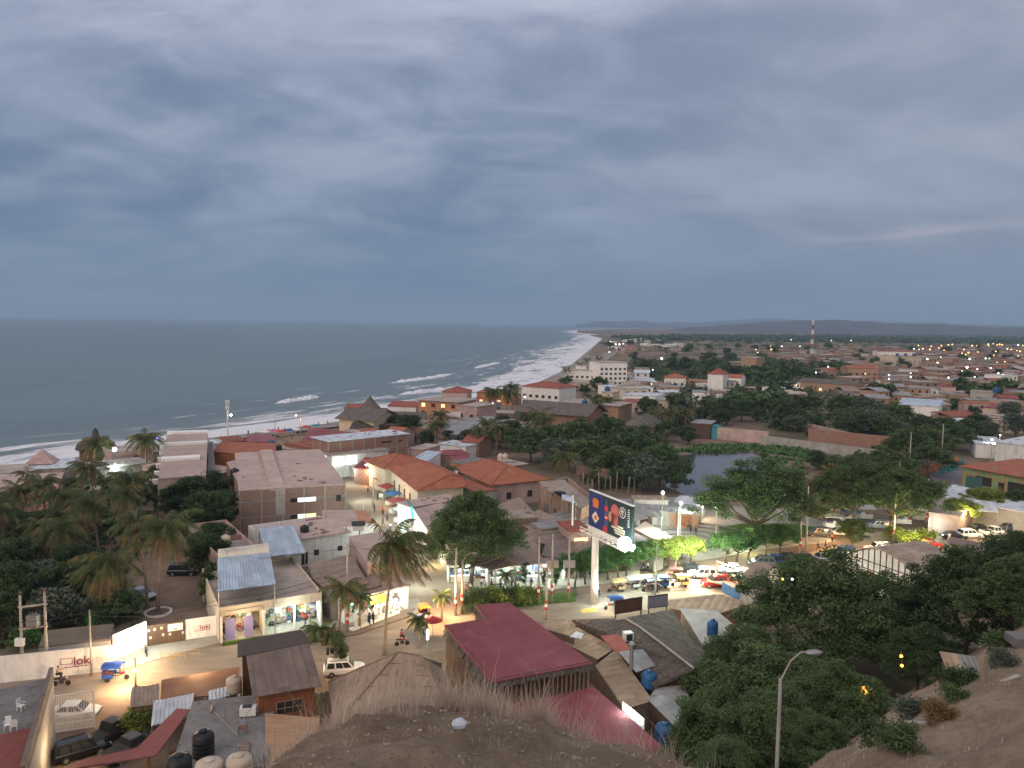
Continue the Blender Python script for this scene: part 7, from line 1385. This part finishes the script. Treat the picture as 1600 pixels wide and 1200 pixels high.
def hs(lb, x0, x1, yt, h, dep, wall_, roof_, rt='flat', wins=0, dy=0, cat='house', nm='house', lm=None, over=.3, rh=1.4, cols=0, lit=None, floors=1):
    """house in the distance from the top edge of its front: (x0, yt)-(x1, yt+dy) at height h, depth dep metres"""
    A, B = at(x0,yt,h), at(x1,yt+dy,h); u = (B-A); L = u.length; C = A + Vector((-u.y,u.x,0))/L*dep; w = []
    if wins:
        for fl in range(floors):
            for i in range(wins): w.append(('f',(i+.5)/wins,.9+3*fl,min(1.6,L/wins*.55),1.4,(lit if lit and (i+fl)%2 == 0 else shade)))
    return house(lb,(x0,yt),(x1,yt+dy),pix(C),h,wall_,roof_,rt,cat,nm,over,.22,rh,.5,w,lm=lm,cols=cols)
hs('thatched beach restaurant wing with cream wall and small windows', 530,584,652,7.0,14,cream,thatch_g,'gx',3,4,'restaurant','thatched_restaurant',over=1.2,rh=2.6,lit=E_win); t = thing('thatch_spire','pointed thatch roof peak of the beach restaurant','roof',at(578,650,6.0),.4,lm='the thatch roof peak'); MB().lathe([(8.5,-.2),(7,.6),(4.2,2.4),(1.8,5.0),(.1,7.2)],8).build('roof', thatch_g, t); MB().lathe([(5,-6),(5,.3)],8).build('wall', cream, t)
roofs('large low grey thatch roof right of the beach restaurant', ((586,664,5.0),(664,662,5.0),(668,644,6.6),(590,642,6.6)), thatch_g, .4, wooddark, name='thatched_house', cat='house'); roofs('dark thatch roof below the beach restaurant', ((544,672,4.6),(586,668,4.6),(576,656,6.4),(552,658,6.4)), thatch_d, .4, woodmid, name='thatched_house', cat='house'); hs('orange lit wall house under the grey thatch', 576,602,662,4.5,8,orangew,thatch_g,'flat',2,0,lit=E_win)
hs('orange seafront hotel with balconies and pale flat roof', 654,716,624,9.5,14,orangew,conc_roof,'flat',4,4,'hotel','hotel',lm='the orange hotel',cols=4,lit=E_win,floors=3,over=.8); hs('small red roofed houses cluster left of the orange hotel', 606,650,634,6,12,white,tile_r,'gx',4,2); hs('maroon roofed villa above the orange hotel', 690,730,612,7,12,pinkw,tile_r,'hip',3,1,rh=2)
hs('pinkish unfinished house right of the orange hotel', 713,745,632,8.5,12,pinkw,conc_roof,'flat',2,3,floors=2); hs('dark brick yard house behind palms', 716,765,655,5,14,brownbrick,c_grey,'flat',2,6); hs('low long tin roofs below the orange hotel', 668,745,668,4.5,12,pinkw,c_grey,'shed',3,8); hs('white pillared veranda by the thatch parasol', 686,728,692,4.2,7,white,c_white,'flat',4,5,lit=E_win)
hs('orange topped house with blue tarp by the sea', 745,800,612,6,12,orangew,tile_o,'flat',4,2,lit=E_win); hs('white hotel with dark red roof and cream upper floor', 815,874,603,9,16,white,tile_r,'hip',6,4,'hotel','hotel',lm='the dark red roofed hotel',rh=2.2,floors=2); hs('long dark thatched hall on red brick walls', 812,916,640,6.5,16,redbrick,thatch_g,'gx',4,8,lm='the long thatched hall',over=1.6,rh=3)
hs('long ochre brick building with pale roof edge', 876,966,628,7,16,ochrebrick,conc_roof,'flat',6,6,lm='the long ochre building',over=.8); hs('white low hotel with ribbon windows near the surf', 882,930,578,9,18,white,conc_roof,'flat',6,1,'hotel','hotel',floors=2,lm='the white low hotel'); hs('small white roof hut of the white low hotel', 904,916,571,11.5,6,white,conc_roof); hs('tall white hotel with three rows of dark windows', 937,980,566,15,18,white,conc_roof,'flat',6,0,'hotel','hotel',floors=4,lm='the tall white hotel',lit=None); hs('orange roofed annex before the tall white hotel', 952,984,580,7,14,white,tile_o,'hip',3,1,rh=1.6); hs('white block house below the tall white hotel', 956,975,584,6,14,white,conc_roof,'flat',1,1); hs('dark red brick house left of the white block house', 920,956,586,5,14,redbrick,tile_r,'flat',2,1)
hs('white terrace wall house below the white hotels', 880,940,596,4.5,20,pinkw,conc_roof,'flat',4,3); hs('yellow legged house with blue tank on top', 940,958,612,8,9,cream,conc_roof,'flat',2,1); tank(949,611,8.0,1.3,2.2,tankblue,'blue tank on top of the yellow legged house'); hs('white walled house with curved white roof', 972,1024,616,5.5,16,white,c_white,'flat',3,3); hs('pink fronted house with maroon roof edge', 968,1000,626,5,12,pinkw,tile_r,'flat',3,2)
hs('white cottage with bright orange hip roof', 1038,1072,590,5.5,16,white,tile_o,'hip',3,1,rh=2.5,lm='the orange roofed cottage'); hs('white tower house with maroon hip roof', 1106,1130,584,11,14,white,tile_r,'hip',2,1,rh=3,lm='the maroon roofed tower house'); hs('white cottage with orange roof right of the tower house', 1136,1158,590,5.5,14,white,tile_o,'gx',2,1,rh=2); hs('square brown brick house rising from the dark grove', 1158,1182,558,12,18,ochrebrick,conc_roof,'flat',2,1,floors=2,lm='the brown grove house'); hs('low brick annex of the brown grove house', 1156,1188,566,6,18,brownbrick,conc_roof)
hs('long brown roofed building with ochre wall in the trees', 1246,1336,596,5.5,14,ochrebrick,thatch_g,'gx',6,6,rh=2,lm='the long brown roofed building',lit=E_win); hs('small white shed roof among the trees', 1166,1212,618,4,10,white,c_white,'flat',0,2); hs('grey white long shed behind the reeds', 1082,1140,612,4.5,12,white,c_grey,'flat',4,2); hs('white sheds row right of the grey long shed', 1120,1190,617,4.5,10,white,c_white,'flat',3,2); hs('brick red school block with pale stripes', 1326,1372,575,9,24,ochrebrick,tile_o,'gx',5,1,floors=2); hs('pink house with orange roof beside the brick school block', 1294,1318,578,6,16,pinkw,tile_o,'gx',2,0)
hs('cream public building with blue tanks on the roof', 1398,1440,556,11,24,cream,conc_roof,'flat',6,0,'building','public_building',floors=2,lm='the cream public building',cols=4); hs('white long building behind the cream public building', 1372,1430,549,9,20,white,tile_r,'gx',7,1); 
for k in range(3): tank(1402+k*13,556,11,1.6,2.6,tankblue,('left','middle','right')[k]+' of three blue tanks on the cream public building')
hs('white school with green doors and grey roofs', 1403,1467,632,6.5,18,white,c_blue,'shed',0,4,'school','school_building',lm='the white green doored school',rh=1.5); A = at(1440,650,0); tag(MB().box(0,16,-.3,0,.2,4.2).xf((A.x-6,A.y-2,0)).build('green_screen', plain('green_screen',(.06,.17,.10))), 'large green panel before the white school wall', 'panel')
hs('brick long house with white stripe at the right', 1405,1435,577,5,14,white,conc_roof,'flat',3,1); hs('cream lit house with maroon roof at the far right', 1536,1600,636,5.5,16,cream,maroon,'flat',4,5,lit=E_win,lm='the maroon roofed lit house'); hs('tan block house with blue tank at the right', 1516,1552,611,7,14,greyw,conc_roof,'flat',1,2); tank(1556,613,7,1.5,2.6,tankblue,'blue tank on the tan block house at the right'); hs('red roofed shelter at the far right', 1562,1592,622,5,10,redbrick,maroon,'gx',2,1); hs('red roofed house above the white green doored school', 1470,1494,604,6,12,pinkw,maroon,'gx',2,1)
for i,(x0,x1,y,h,w_,r_,rt,lb) in enumerate(((640,662,700,5,pinkw,conc_roof,'flat','pinkish flat house behind the smaller tiled house'),(640,668,668,5,redbrick,c_rust,'shed','brick house with rusty roof below the orange hotel'),(690,722,678,4.5,brownbrick,c_grey,'shed','brown brick grey roofed shed in the beach quarter'),(722,748,690,4.5,redbrick,tile_r,'gx','red gabled hut beyond the orange timber house'),(668,690,656,5.5,cream,tile_o,'gx','cream house with orange gable below the orange hotel'),(738,762,676,4.5,greyw,thatch_g,'gx','grey thatched hut by the beach quarter palms'),(600,624,676,4.5,pinkw,tile_o,'gx','orange gabled hut beside the long red brick building'),(760,800,668,4.5,brownbrick,conc_roof,'flat','low brown wall house under the tall palms'),(800,822,660,4.5,white,conc_roof,'flat','white broken wall house by the tall palms'),(640,662,722,4.5,white,c_blue,'shed','pale blue sheet roof behind the smaller tiled house'))): hs(lb,x0,x1,y,h,9,w_,r_,rt,2,2)
for a,b,k,s_ in ((668,700,'midround0',.8),(655,678,'midround1',.7),(700,700,'midround1',.8),(716,706,'midgrey',.8),(732,704,'midround0',.9),(758,690,'midround1',.9),(782,700,'mid0',.9),(800,690,'midround0',1.0),(812,704,'mid1',1.0),(740,664,'midround1',.8),(785,676,'midround0',.9),(660,655,'midround0',.7),(820,676,'midround1',.9)): tree(k, at(a,b,0), 'leafy tree of the beach quarter', s_, group='trees of the beach quarter', auto=True)
for k,(a,b,c_) in enumerate(((440,684,'red'),(452,682,'blue'),(462,680,'white'),(478,676,'red'),(492,674,'teal'),(505,670,'white'),(428,682,'pink'),(415,684,'white'))):
    t = thing('beach_parasol', '%s parasol on the crowded beach'%c_, 'parasol', at(a,b,-.2), 0, 'parasols on the beach', auto=True); MB().tube([(0,0,-.5),(0,0,2.4)],.05,6).build('pole', metal_w, t); MB().lathe([(1.7,2.0),(.9,2.4),(.05,2.65)],10).build('canopy', clo(c_), t)
for k,(a,b,s_) in enumerate(((445,676,'black'),(456,688,'red'),(468,684,'blue'),(484,670,'white'),(498,666,'black'),(435,674,'tan'),(420,678,'black'),(512,664,'black'),(470,672,'orange'),(400,682,'black'),(388,680,'jeans'))): person(a,b,s_,'jeans','beachgoer in %s near the sea'%s_,auto=True,z=-.4)
def lw(lb, a, b, h, m, lm=None): return wall(lb, a, b, h, m, .3, lm)
lw('long red brick wall with columns behind the right trees',(1262,690),(1400,705),4.5,redbrick,'the long red brick wall'); lw('grey block wall along the far bank of the pond',(1188,695),(1390,722),3.2,greyw,'the grey pond wall'); lw('pink painted wall with cracks above the reeds',(1098,684),(1200,694),4.2,pinkw,'the pink cracked wall'); lw('brown adobe wall in the trees left of the pond',(900,742),(952,752),3,brownbrick); lw('brown wall behind the coconut rows',(1012,668),(1062,672),3.5,brownbrick); lw('terracotta wall before the orange roofed cottages',(1052,602),(1112,606),5,ochrebrick); lw('pinkish wall at the far side of the grove',(1240,668),(1330,690),3,pinkw)
hs('dark flat roof shed above the pink cracked wall', 1080,1110,660,5.5,10,wooddark,c_grey,'flat',0,2); hs('teal sided stall beside the dark flat roof shed', 1112,1128,666,4.5,8,teal,teal); hs('large grey thatch roof beside the coconut rows', 972,1020,664,5.5,18,woodmid,thatch_g,'hip',0,3,rh=3); hs('brown brick house corner below the long thatched hall', 905,935,638,5,12,redbrick,c_blue,'flat',1,2); tank(914,632,6.5,1.2,2,tankblue,'blue tank at the end of the long thatched hall')
for k in range(12): tag(MB().tube([at(900+k*9,775-(k%3)*4,0), at(900+k*9+rnd.uniform(-1,1),775-(k%3)*4,0)+Vector((rnd.uniform(-.4,.4),0,rnd.uniform(3.2,5.2)))],.16,6).build('fence_stake', polew), 'rough tall stake of the fence behind billboard', 'fence stake', 'stakes behind the billboard', auto=True)
# middle distance trees, one by one where the photo shows single crowns
for a,b,k,s_ in ((830,722,'mid0',1.35),(868,735,'midgrey',1.3),(905,712,'mid1',1.5),(950,705,'mid0',1.5),(1000,715,'mid1',1.3),(985,735,'mid0',1.5),(920,740,'mid1',1.3),(1030,760,'mid0',1.4),(965,762,'mid1',1.35),(1000,768,'midgrey',1.3),(1058,772,'midround0',1.1),(860,705,'mid1',1.1),(1040,690,'mid0',1.0),(1075,695,'midround1',.9),(1310,752,'mid1',.9),(1345,745,'mid0',.9),(1380,742,'mid1',1.0),(1420,728,'mid0',1.5),(1455,715,'mid1',1.3),(1490,705,'mid0',1.3),(1275,735,'midround1',.8),(1450,745,'mid0',1.2),(640,690,'midround0',1.25),(618,684,'midround1',1.1),(1420,700,'midround0',1.0),(1440,690,'midround1',1.3),(1475,690,'midround0',1.2),(1510,692,'midround1',1.2),(1540,700,'midround1',.9)):
    tree(k, at(a,b,0), {'mid0':'spreading green tree','mid1':'broad green tree','midgrey':'grey green tree'}.get(k,'dark round tree'), s_, group='trees of the middle distance', auto=True)
for a,b,k,s_ in ((758,705,'mid',1.25),(775,712,'mid',1.2),(745,712,'mid',1.1),(840,690,'droop',1.35),(855,695,'mid',1.2),(825,688,'mid',1.2),(775,650,'mid',1.5),(790,655,'mid',1.6),(800,640,'mid',1.5),(765,648,'mid',1.4),(690,690,'mid',1.3),(680,705,'mid',1.2),(882,756,'droop',1.05),(935,660,'mid',1.2),(950,655,'mid',1.2),(700,770,'mid',.8),(765,768,'small',1.2),(1030,680,'mid',1.2),(1045,683,'mid',1.2),(1058,680,'mid',1.2),(1070,682,'mid',1.2),(1020,675,'mid',1.2),(885,600,'far',1.5),(905,592,'far',1.5),(918,584,'far',1.6),(935,580,'far',1.6),(1185,700,'far',.0)):
    if s_: palm(k, at(a,b,0), 'coconut palm of the beach quarter', s_, rnd.uniform(0,6), 'palms of the beach quarter', auto=True)
# ------------------------------------------------------------------ far field
def inpoly(px, q):
    x0, x1 = min(a for a,b in px), max(a for a,b in px); y0, y1 = min(b for a,b in px), max(b for a,b in px)
    while True:
        x, y = q.uniform(x0,x1), q.uniform(y0,y1); c = False; j = len(px)-1
        for i in range(len(px)):
            if (px[i][1] > y) != (px[j][1] > y) and x < (px[j][0]-px[i][0])*(y-px[i][1])/(px[j][1]-px[i][1])+px[i][0]: c = not c
            j = i
        if c: return x, y
q = random.Random(21); HP = []
def far_house_mesh(i):
    L, D, h = q.uniform(8,16), q.uniform(8,14), q.choice((3.4,4,6.2,3.6)); mb = MB().box(0,L,0,D,-.3,h); n1 = len(mb.f)
    if i%3 == 0: o = .5; mb.slab([(-o,-o,h),(L+o,-o,h),(L+o,D/2,h+1.6),(-o,D/2,h+1.6)],.1).slab([(-o,D+o,h),(L+o,D+o,h),(L+o,D/2,h+1.6),(-o,D/2,h+1.6)],.1)
    else: mb.box(-.2,L+.2,-.2,D+.2,h+.001,h+.2)
    n2 = len(mb.f)
    for k in range(max(2,int(L/4))):
        x = L*(k+.5)/max(2,int(L/4)); mb.box(x-.6,x+.6,-.06,-.01,.9,2.3)
        if h > 5: mb.box(x-.6,x+.6,-.06,-.01,3.9,5.3)
    me = mb.mesh('far_house'); return me, n1, n2, i
FH = []
for i in range(10):
    me, n1, n2, _ = far_house_mesh(i); FH.append(me)
    for m_ in (redbrick, tile_o, shade): me.materials.append(m_)
    me.polygons.foreach_set('material_index', [0]*n1+[1]*(n2-n1)+[2]*(len(me.polygons)-n1-max(0,n2-n1)))
SKIN = ((redbrick,c_tan,'red brick house'),(brownbrick,conc_roof,'brown brick house'),(ochrebrick,c_grey,'ochre brick house'),(pinkw,tile_o,'pink orange roofed house'),(white,c_white,'white house'),(greyw,c_rust,'grey rusty roofed house'),(brownbrick,tile_r,'red roofed brick house'),(cream,conc_roof,'cream flat roofed house'))
def farhouse(a, b, w=None, sc=1, kinds=None):
    wl, rf, nm = SKIN[w] if w is not None else q.choice([SKIN[k] for k in (kinds or (0,0,1,1,2,2,3,4,5,6,7))])
    o = link('house', q.choice(FH), None, None, at(a,b,0)); o.rotation_euler = (0,0,q.choice((0,.25,-.2,.4))+q.uniform(-.1,.1)); o.scale = (sc,sc,q.uniform(.85,1.15))
    for i,m_ in ((0,wl),(1,rf)): o.material_slots[i].link = 'OBJECT'; o.material_slots[i].material = m_
    return tag(o, 'far '+nm, 'house', 'houses of the far town', auto=True)
FARZ = [(((1330,545),(1600,545),(1640,600),(1480,615),(1350,570)),104,1.2,(0,0,1,1,2,2,6)),(((1150,540),(1330,540),(1380,575),(1290,580),(1200,560)),26,1.2,None),(((1380,600),(1600,600),(1640,640),(1480,640),(1400,625)),26,1.1,(0,1,2,0,4,6)),(((945,530),(1030,530),(1080,548),(960,556)),24,1.3,(3,4,4,2,7)),(((1400,640),(1600,650),(1640,690),(1500,680)),14,1,None),(((1280,600),(1400,600),(1400,650),(1340,640)),12,1,(1,2,5)),(((960,560),(1010,600),(1050,640),(980,640),(930,610)),22,.9,(4,5,7,1,2)),(((640,640),(760,640),(740,690),(660,690)),12,.7,(1,5,6,7)),(((500,672),(560,660),(620,655),(560,690)),5,.6,(6,1)),(((1060,600),(1240,610),(1230,640),(1080,636)),12,.8,(4,5,1))]
for z,n_,sc,kd in FARZ:
    for _ in range(n_): a, b = inpoly(z, q); farhouse(a, b, None, sc*q.uniform(.8,1.25), kd)
TZ = [(((985,560),(1110,553),(1300,560),(1330,600),(1160,606),(1010,590)),66,1.4,.9),(((1130,605),(1260,600),(1400,615),(1420,690),(1260,680),(1140,650)),36,1.25,.55),(((1340,650),(1420,650),(1420,690),(1330,690)),9,1.1,.5),(((1290,555),(1420,560),(1420,600),(1300,600)),12,1.2,.8),(((1470,590),(1560,585),(1600,640),(1500,640)),13,1.3,.8),(((1480,640),(1600,650),(1600,690),(1480,690)),10,1.1,.5),(((930,536),(1300,532),(1330,552),(960,552)),20,1.6,1),(((1330,535),(1600,538),(1600,570),(1350,560)),12,1.5,1),(((1000,640),(1140,630),(1190,660),(1060,680),(1010,672)),17,1.1,.5),(((880,590),(960,600),(990,650),(900,640),(860,612)),10,1,.6)]
for z,n_,sc,fr in TZ:
    for _ in range(n_):
        a, b = inpoly(z, q); d = at(a,b,0).y
        k = q.choice(('far0','far1','far2')) if d > 330 else q.choice(('mid0','mid1','midround0','midround1','midgrey')); s_ = sc*q.uniform(.75,1.35)
        nm = {'far0':'green tree of the far groves','far1':'dark tree of the far groves','far2':'olive tree of the far groves','mid0':'spreading tree beyond the pond','mid1':'broad tree beyond the pond','midround0':'dark round tree beyond the pond','midround1':'full dark tree beyond the pond','midgrey':'greyish tree beyond the pond'}[k]
        fartree(k, at(a,b,0)-Vector((0,0,.2)), nm, s_, group='trees of the far groves')
cover('grove_undergrowth', ((985,565),(1300,562),(1330,600),(1420,640),(1420,690),(1260,685),(1140,650),(1010,600)), 1500, 1.3, 3.6, L_dk, 9); cover('scrub', ((940,534),(1600,533),(1600,548),(1330,553),(960,552)), 420, 2.6, 2.8, L_alg2, 12); cover('coast_scrub', ((880,600),(960,575),(1000,560),(1010,600),(990,650),(900,640)), 200, 1.0, 1.8, L_dk, 13)
mb = MB(); qs = random.Random(77); idx = []
for _ in range(330):
    a, b = inpoly(qs.choice((((1330,545),(1600,542),(1640,600),(1480,612),(1350,575)),((1150,538),(1340,538),(1390,572),(1290,578),(1200,560)),((1380,598),(1600,600),(1640,640),(1480,640),(1400,625)),((1330,541),(1640,541),(1640,560),(1350,556)))), qs); p = at(a,b,0); w, d, h = qs.uniform(5,13), qs.uniform(5,12), qs.uniform(2.6,5.2); n1 = len(mb.f); k = MB().box(-w/2,w/2,-d/2,d/2,-.3,h); k.xf(tuple(p), qs.uniform(-.3,.5)); mb.add(k.v, k.f); m_ = qs.choice((0,0,1,1,2,3)); idx += [m_, qs.choice((4,5,6)), m_, m_, m_, m_]
me = mb.mesh('far_town'); [me.materials.append(x) for x in (redbrick, brownbrick, ochrebrick, pinkw, c_tan, conc_roof, c_grey)]; me.polygons.foreach_set('material_index', idx); o = link('far_town', me); o['kind'] = 'stuff'
# lights of the far town
def starlamp(a, b, m, s, lb):
    p = at(a,b,0); d = p.y; r_ = max(.22, d*s/1200); h = 7 if d < 900 else 9  # globe oversized with distance so its shape carries the lamp's glow
    t = MB().tube([(0,0,0),(0,0,h)],.1,5); n1 = len(t.f); t.ball((0,0,h),r_,8,6); me = t.mesh('lamp'); me.materials.append(polec); me.materials.append(m)
    me.polygons.foreach_set('material_index', [0]*n1+[1]*(len(me.polygons)-n1)); o = link('street_lamp', me, None, None, at(a,b,h)-Vector((0,0,h))); tag(o, lb, 'street lamp', 'lamps of the far town', auto=True)
for a,b in ((1435,540),(1455,541),(1467,544),(1471,540),(1442,545),(1482,539),(1488,538),(1519,540),(1526,540),(1544,538),(1552,537),(1558,539),(1562,538),(1566,539),(1580,546),(1589,548),(1594,549),(1556,549),(1553,555),(1503,552),(1509,554),(1513,551),(1506,546),(1528,550),(1558,566),(1570,565),(1591,556),(1475,547),(1453,546),(1181,546),(1598,540),(1545,540),(1244,602),(1205,546)): starlamp(a,b,E_amber,q.uniform(.55,1.0),'amber lamp of the far town')
for a,b,s_ in ((1436,546,1),(1428,545,1.2),(1449,561,1.8),(1465,567,2.0),(1470,558,1),(1515,561,1.8),(1540,560,1.6),(1546,560,1.2),(1511,574,2.6),(1510,580,1.6),(1503,580,1.3),(1527,577,1.7),(1548,575,1.5),(1560,583,1.7),(1567,586,1.6),(1570,591,1.1),(1523,589,1.4),(1482,590,1.8),(1423,589,1.7),(1423,583,1.2),(1389,586,1.8),(1389,592,1.6),(1390,556,2.6),(1574,545,1.2),(1591,539,1.4),(1275,582,1.7),(1294,573,1.6),(1322,572,1.5),(1204,541,1),(1215,541,1.1),(1222,541,1.1),(1250,541,1),(1340,575,1),(1352,584,1),(1034,560,2.4),(1020,578,1.5),(954,534,1.3),(962,538,1.5),(968,538,1.8),(974,537,1.2),(952,550,1.2),(1018,600,1),(1330,532,1),(1236,531,1),(1299,532,1),(1184,551,1),(1550,687,2.6),(820,620,2),(770,630,1.3),(656,632,1.8),(1563,680,1.8)): starlamp(a,b,E_star,s_*.58,'white lamp of the far town')
# lattice mast
p = at(1268,560,0); hM = aty(1268,500,p.y).z; t = thing('lattice_tower', 'tall red and white lattice mast above the far town', 'mast', p, 0, lm='the red white mast'); lr = flat('mast_red',(.26,.08,.065),.7); wd = lambda z: 2.6*(1-z/hM)+.8; ns = 8
for i in range(ns):
    z0, z1 = hM*i/ns, hM*(i+1)/ns; m_ = MB()
    for sx,sy in ((-1,-1),(1,-1),(1,1),(-1,1)): m_.tube([(sx*wd(z0)/2,sy*wd(z0)/2,z0),(sx*wd(z1)/2,sy*wd(z1)/2,z1)],.17,4)
    for a_,b_ in (((-1,-1),(1,-1)),((1,-1),(1,1)),((1,1),(-1,1)),((-1,1),(-1,-1))):
        m_.tube([(a_[0]*wd(z0)/2,a_[1]*wd(z0)/2,z0),(b_[0]*wd(z1)/2,b_[1]*wd(z1)/2,z1)],.1,4).tube([(b_[0]*wd(z0)/2,b_[1]*wd(z0)/2,z0),(a_[0]*wd(z1)/2,a_[1]*wd(z1)/2,z1)],.18,4)
    m_.build('mast_section', lr if i%2 == 0 else white, t)
# far woodland and hills
P = []; qq = random.Random(8)
C = np.array([[*at(*inpoly(((960,527),(1100,523),(1620,525),(1640,538),(1330,536),(1100,533),(980,533)), qq), 0)[:2], 1.5] for _ in range(1500)])
sz = np.clip(C[:,1:2]/260, 5, 20); V = cards(C, np.concatenate([sz*1.8,sz*1.8,np.full_like(sz,4)],1), 9, 6.5, np.random.default_rng(4), .3, .6); struct('far_woodland', npmesh('far_woodland', V, np.arange(len(V)).reshape(-1,4)), L_dk, 'stuff')
def ridge(pts, d0, d1, m, seed):
    """range of hills: skyline given as (px, py), foot at distance d0, crest at distance d1"""
    q = random.Random(seed); V = []; nx = 90; rows_ = 9; xs = np.linspace(pts[0][0], pts[-1][0], nx); ys = np.interp(xs, [a for a,b in pts], [b for a,b in pts])
    ph = [q.uniform(0,6) for _ in range(6)]
    for j in range(rows_):
        f = j/(rows_-1)
        for i in range(nx):
            c = aty(xs[i], ys[i] + .5*math.sin(i*.9+ph[0]) + .35*math.sin(i*2.3+ph[1]), d1); g = f if f <= .75 else .75
            k = min(1, f/.75); y = d0 + (d1-d0)*k if f <= .75 else d1*(1+.15*(f-.75)/.25)
            bump = (1-abs(2*k-1))*.16*math.sin(i*.7+ph[2]+3*k)*c.z; z = (c.z+2)*k**1.25 + bump - 2 if f <= .75 else c.z*(1-(f-.75)*3)
            V.append((c.x*y/d1, y, z))
    Q = [(j*nx+i, j*nx+i+1, (j+1)*nx+i+1, (j+1)*nx+i) for j in range(rows_-1) for i in range(nx-1)]
    me = npmesh('hills', V, Q); me.polygons.foreach_set('use_smooth', [True]*len(me.polygons)); struct('hills', me, m)
hm = plain('hill_scrub', (.072,.058,.060), .95, scale=.004, var=.25, stain=(.045,.045,.03), st_amt=.7, fine=.03, bump=0)
ridge(((900,507),(935,502),(1000,501),(1030,504),(1100,503),(1160,499),(1215,497),(1250,501),(1400,505),(1500,507),(1700,512)), 10000, 14000, hm, 3)
ridge(((1050,514),(1120,509),(1200,503),(1270,500),(1320,500),(1400,505),(1470,506),(1540,511),(1640,512),(1760,512)), 4700, 6200, hm, 4)
ridge(((1300,504),(1375,499),(1385,501),(1440,502),(1480,504),(1560,507),(1700,510)), 15000, 20000, hm, 5)
# ------------------------------------------------------------------ labels that single out, clean-up, haze, render settings
bpy.context.view_layer.update()
def kill(o):
    for c in list(o.children): kill(c)
    bpy.data.objects.remove(o)
for o in PROTO: kill(o)
lmp = [(ph, *pix(o.matrix_world.translation)) for ph, o in LM]
ORD = lambda k: ('first','second','third','fourth','fifth','sixth','seventh','eighth','ninth','tenth','eleventh','twelfth')[k] if k < 12 else '%dth' % (k+1) if k % 10 > 2 or k < 20 else '%d%s' % (k+1, ('st','nd','rd')[k%10])
grp = {}
for o in AUTO:
    x, y = pix(o.location); best = min(lmp, key=lambda l: (l[1]-x)**2 + (2.2*(l[2]-y))**2); dx, dy = x-best[1], y-best[2]
    rel = ('right of' if dx > 0 else 'left of') if abs(dx) > 1.6*abs(dy) else ('before' if dy > 0 else 'beyond')
    grp.setdefault('%s %s %s' % (o['label'], rel, best[0]), []).append((x, y, o))
for lb, l in grp.items():
    l.sort(key=lambda e: e[:2])
    for k, (x, y, o) in enumerate(l):
        if len(lb.split()) > 12: lb = lb.replace(' in the walled garden','').replace(' of the far groves','').replace(' of the floodlit square','').replace(' of the beach quarter','')
        if len(lb.split()) > 12: lb = lb.replace(' the ', ' ')
        o['label'] = lb if len(l) == 1 else lb + (', leftmost' if k == 0 else ', rightmost' if k == len(l)-1 else ', %s from left' % ORD(k))
def make_haze():
    m = bpy.data.materials.new('haze_air'); m.use_nodes = True; t = m.node_tree; t.nodes.clear()
    v = t.nodes.new('ShaderNodeVolumePrincipled'); o = t.nodes.new('ShaderNodeOutputMaterial'); v.inputs['Color'].default_value = (.50,.72,1,1); v.inputs['Density'].default_value = HAZE; v.inputs['Anisotropy'].default_value = 0
    t.links.new(v.outputs[0], o.inputs['Volume']); struct('haze', MB().box(-95000,95000,-1500,95000,-12,420), m, 'stuff')
HAZE = 1.0e-4
if HAZE: make_haze()
S.view_settings.view_transform = 'Standard'; S.view_settings.look = 'None'; S.view_settings.exposure = .5; S.view_settings.gamma = 1
c = S.cycles; c.use_denoising = True; c.max_bounces = 5; c.diffuse_bounces = 3; c.glossy_bounces = 2; c.transmission_bounces = 2; c.volume_bounces = 0; c.transparent_max_bounces = 4
c.use_light_tree = True; c.sample_clamp_indirect = 4; c.caustics_reflective = False; c.caustics_refractive = False; c.use_adaptive_sampling = True; c.adaptive_threshold = .015
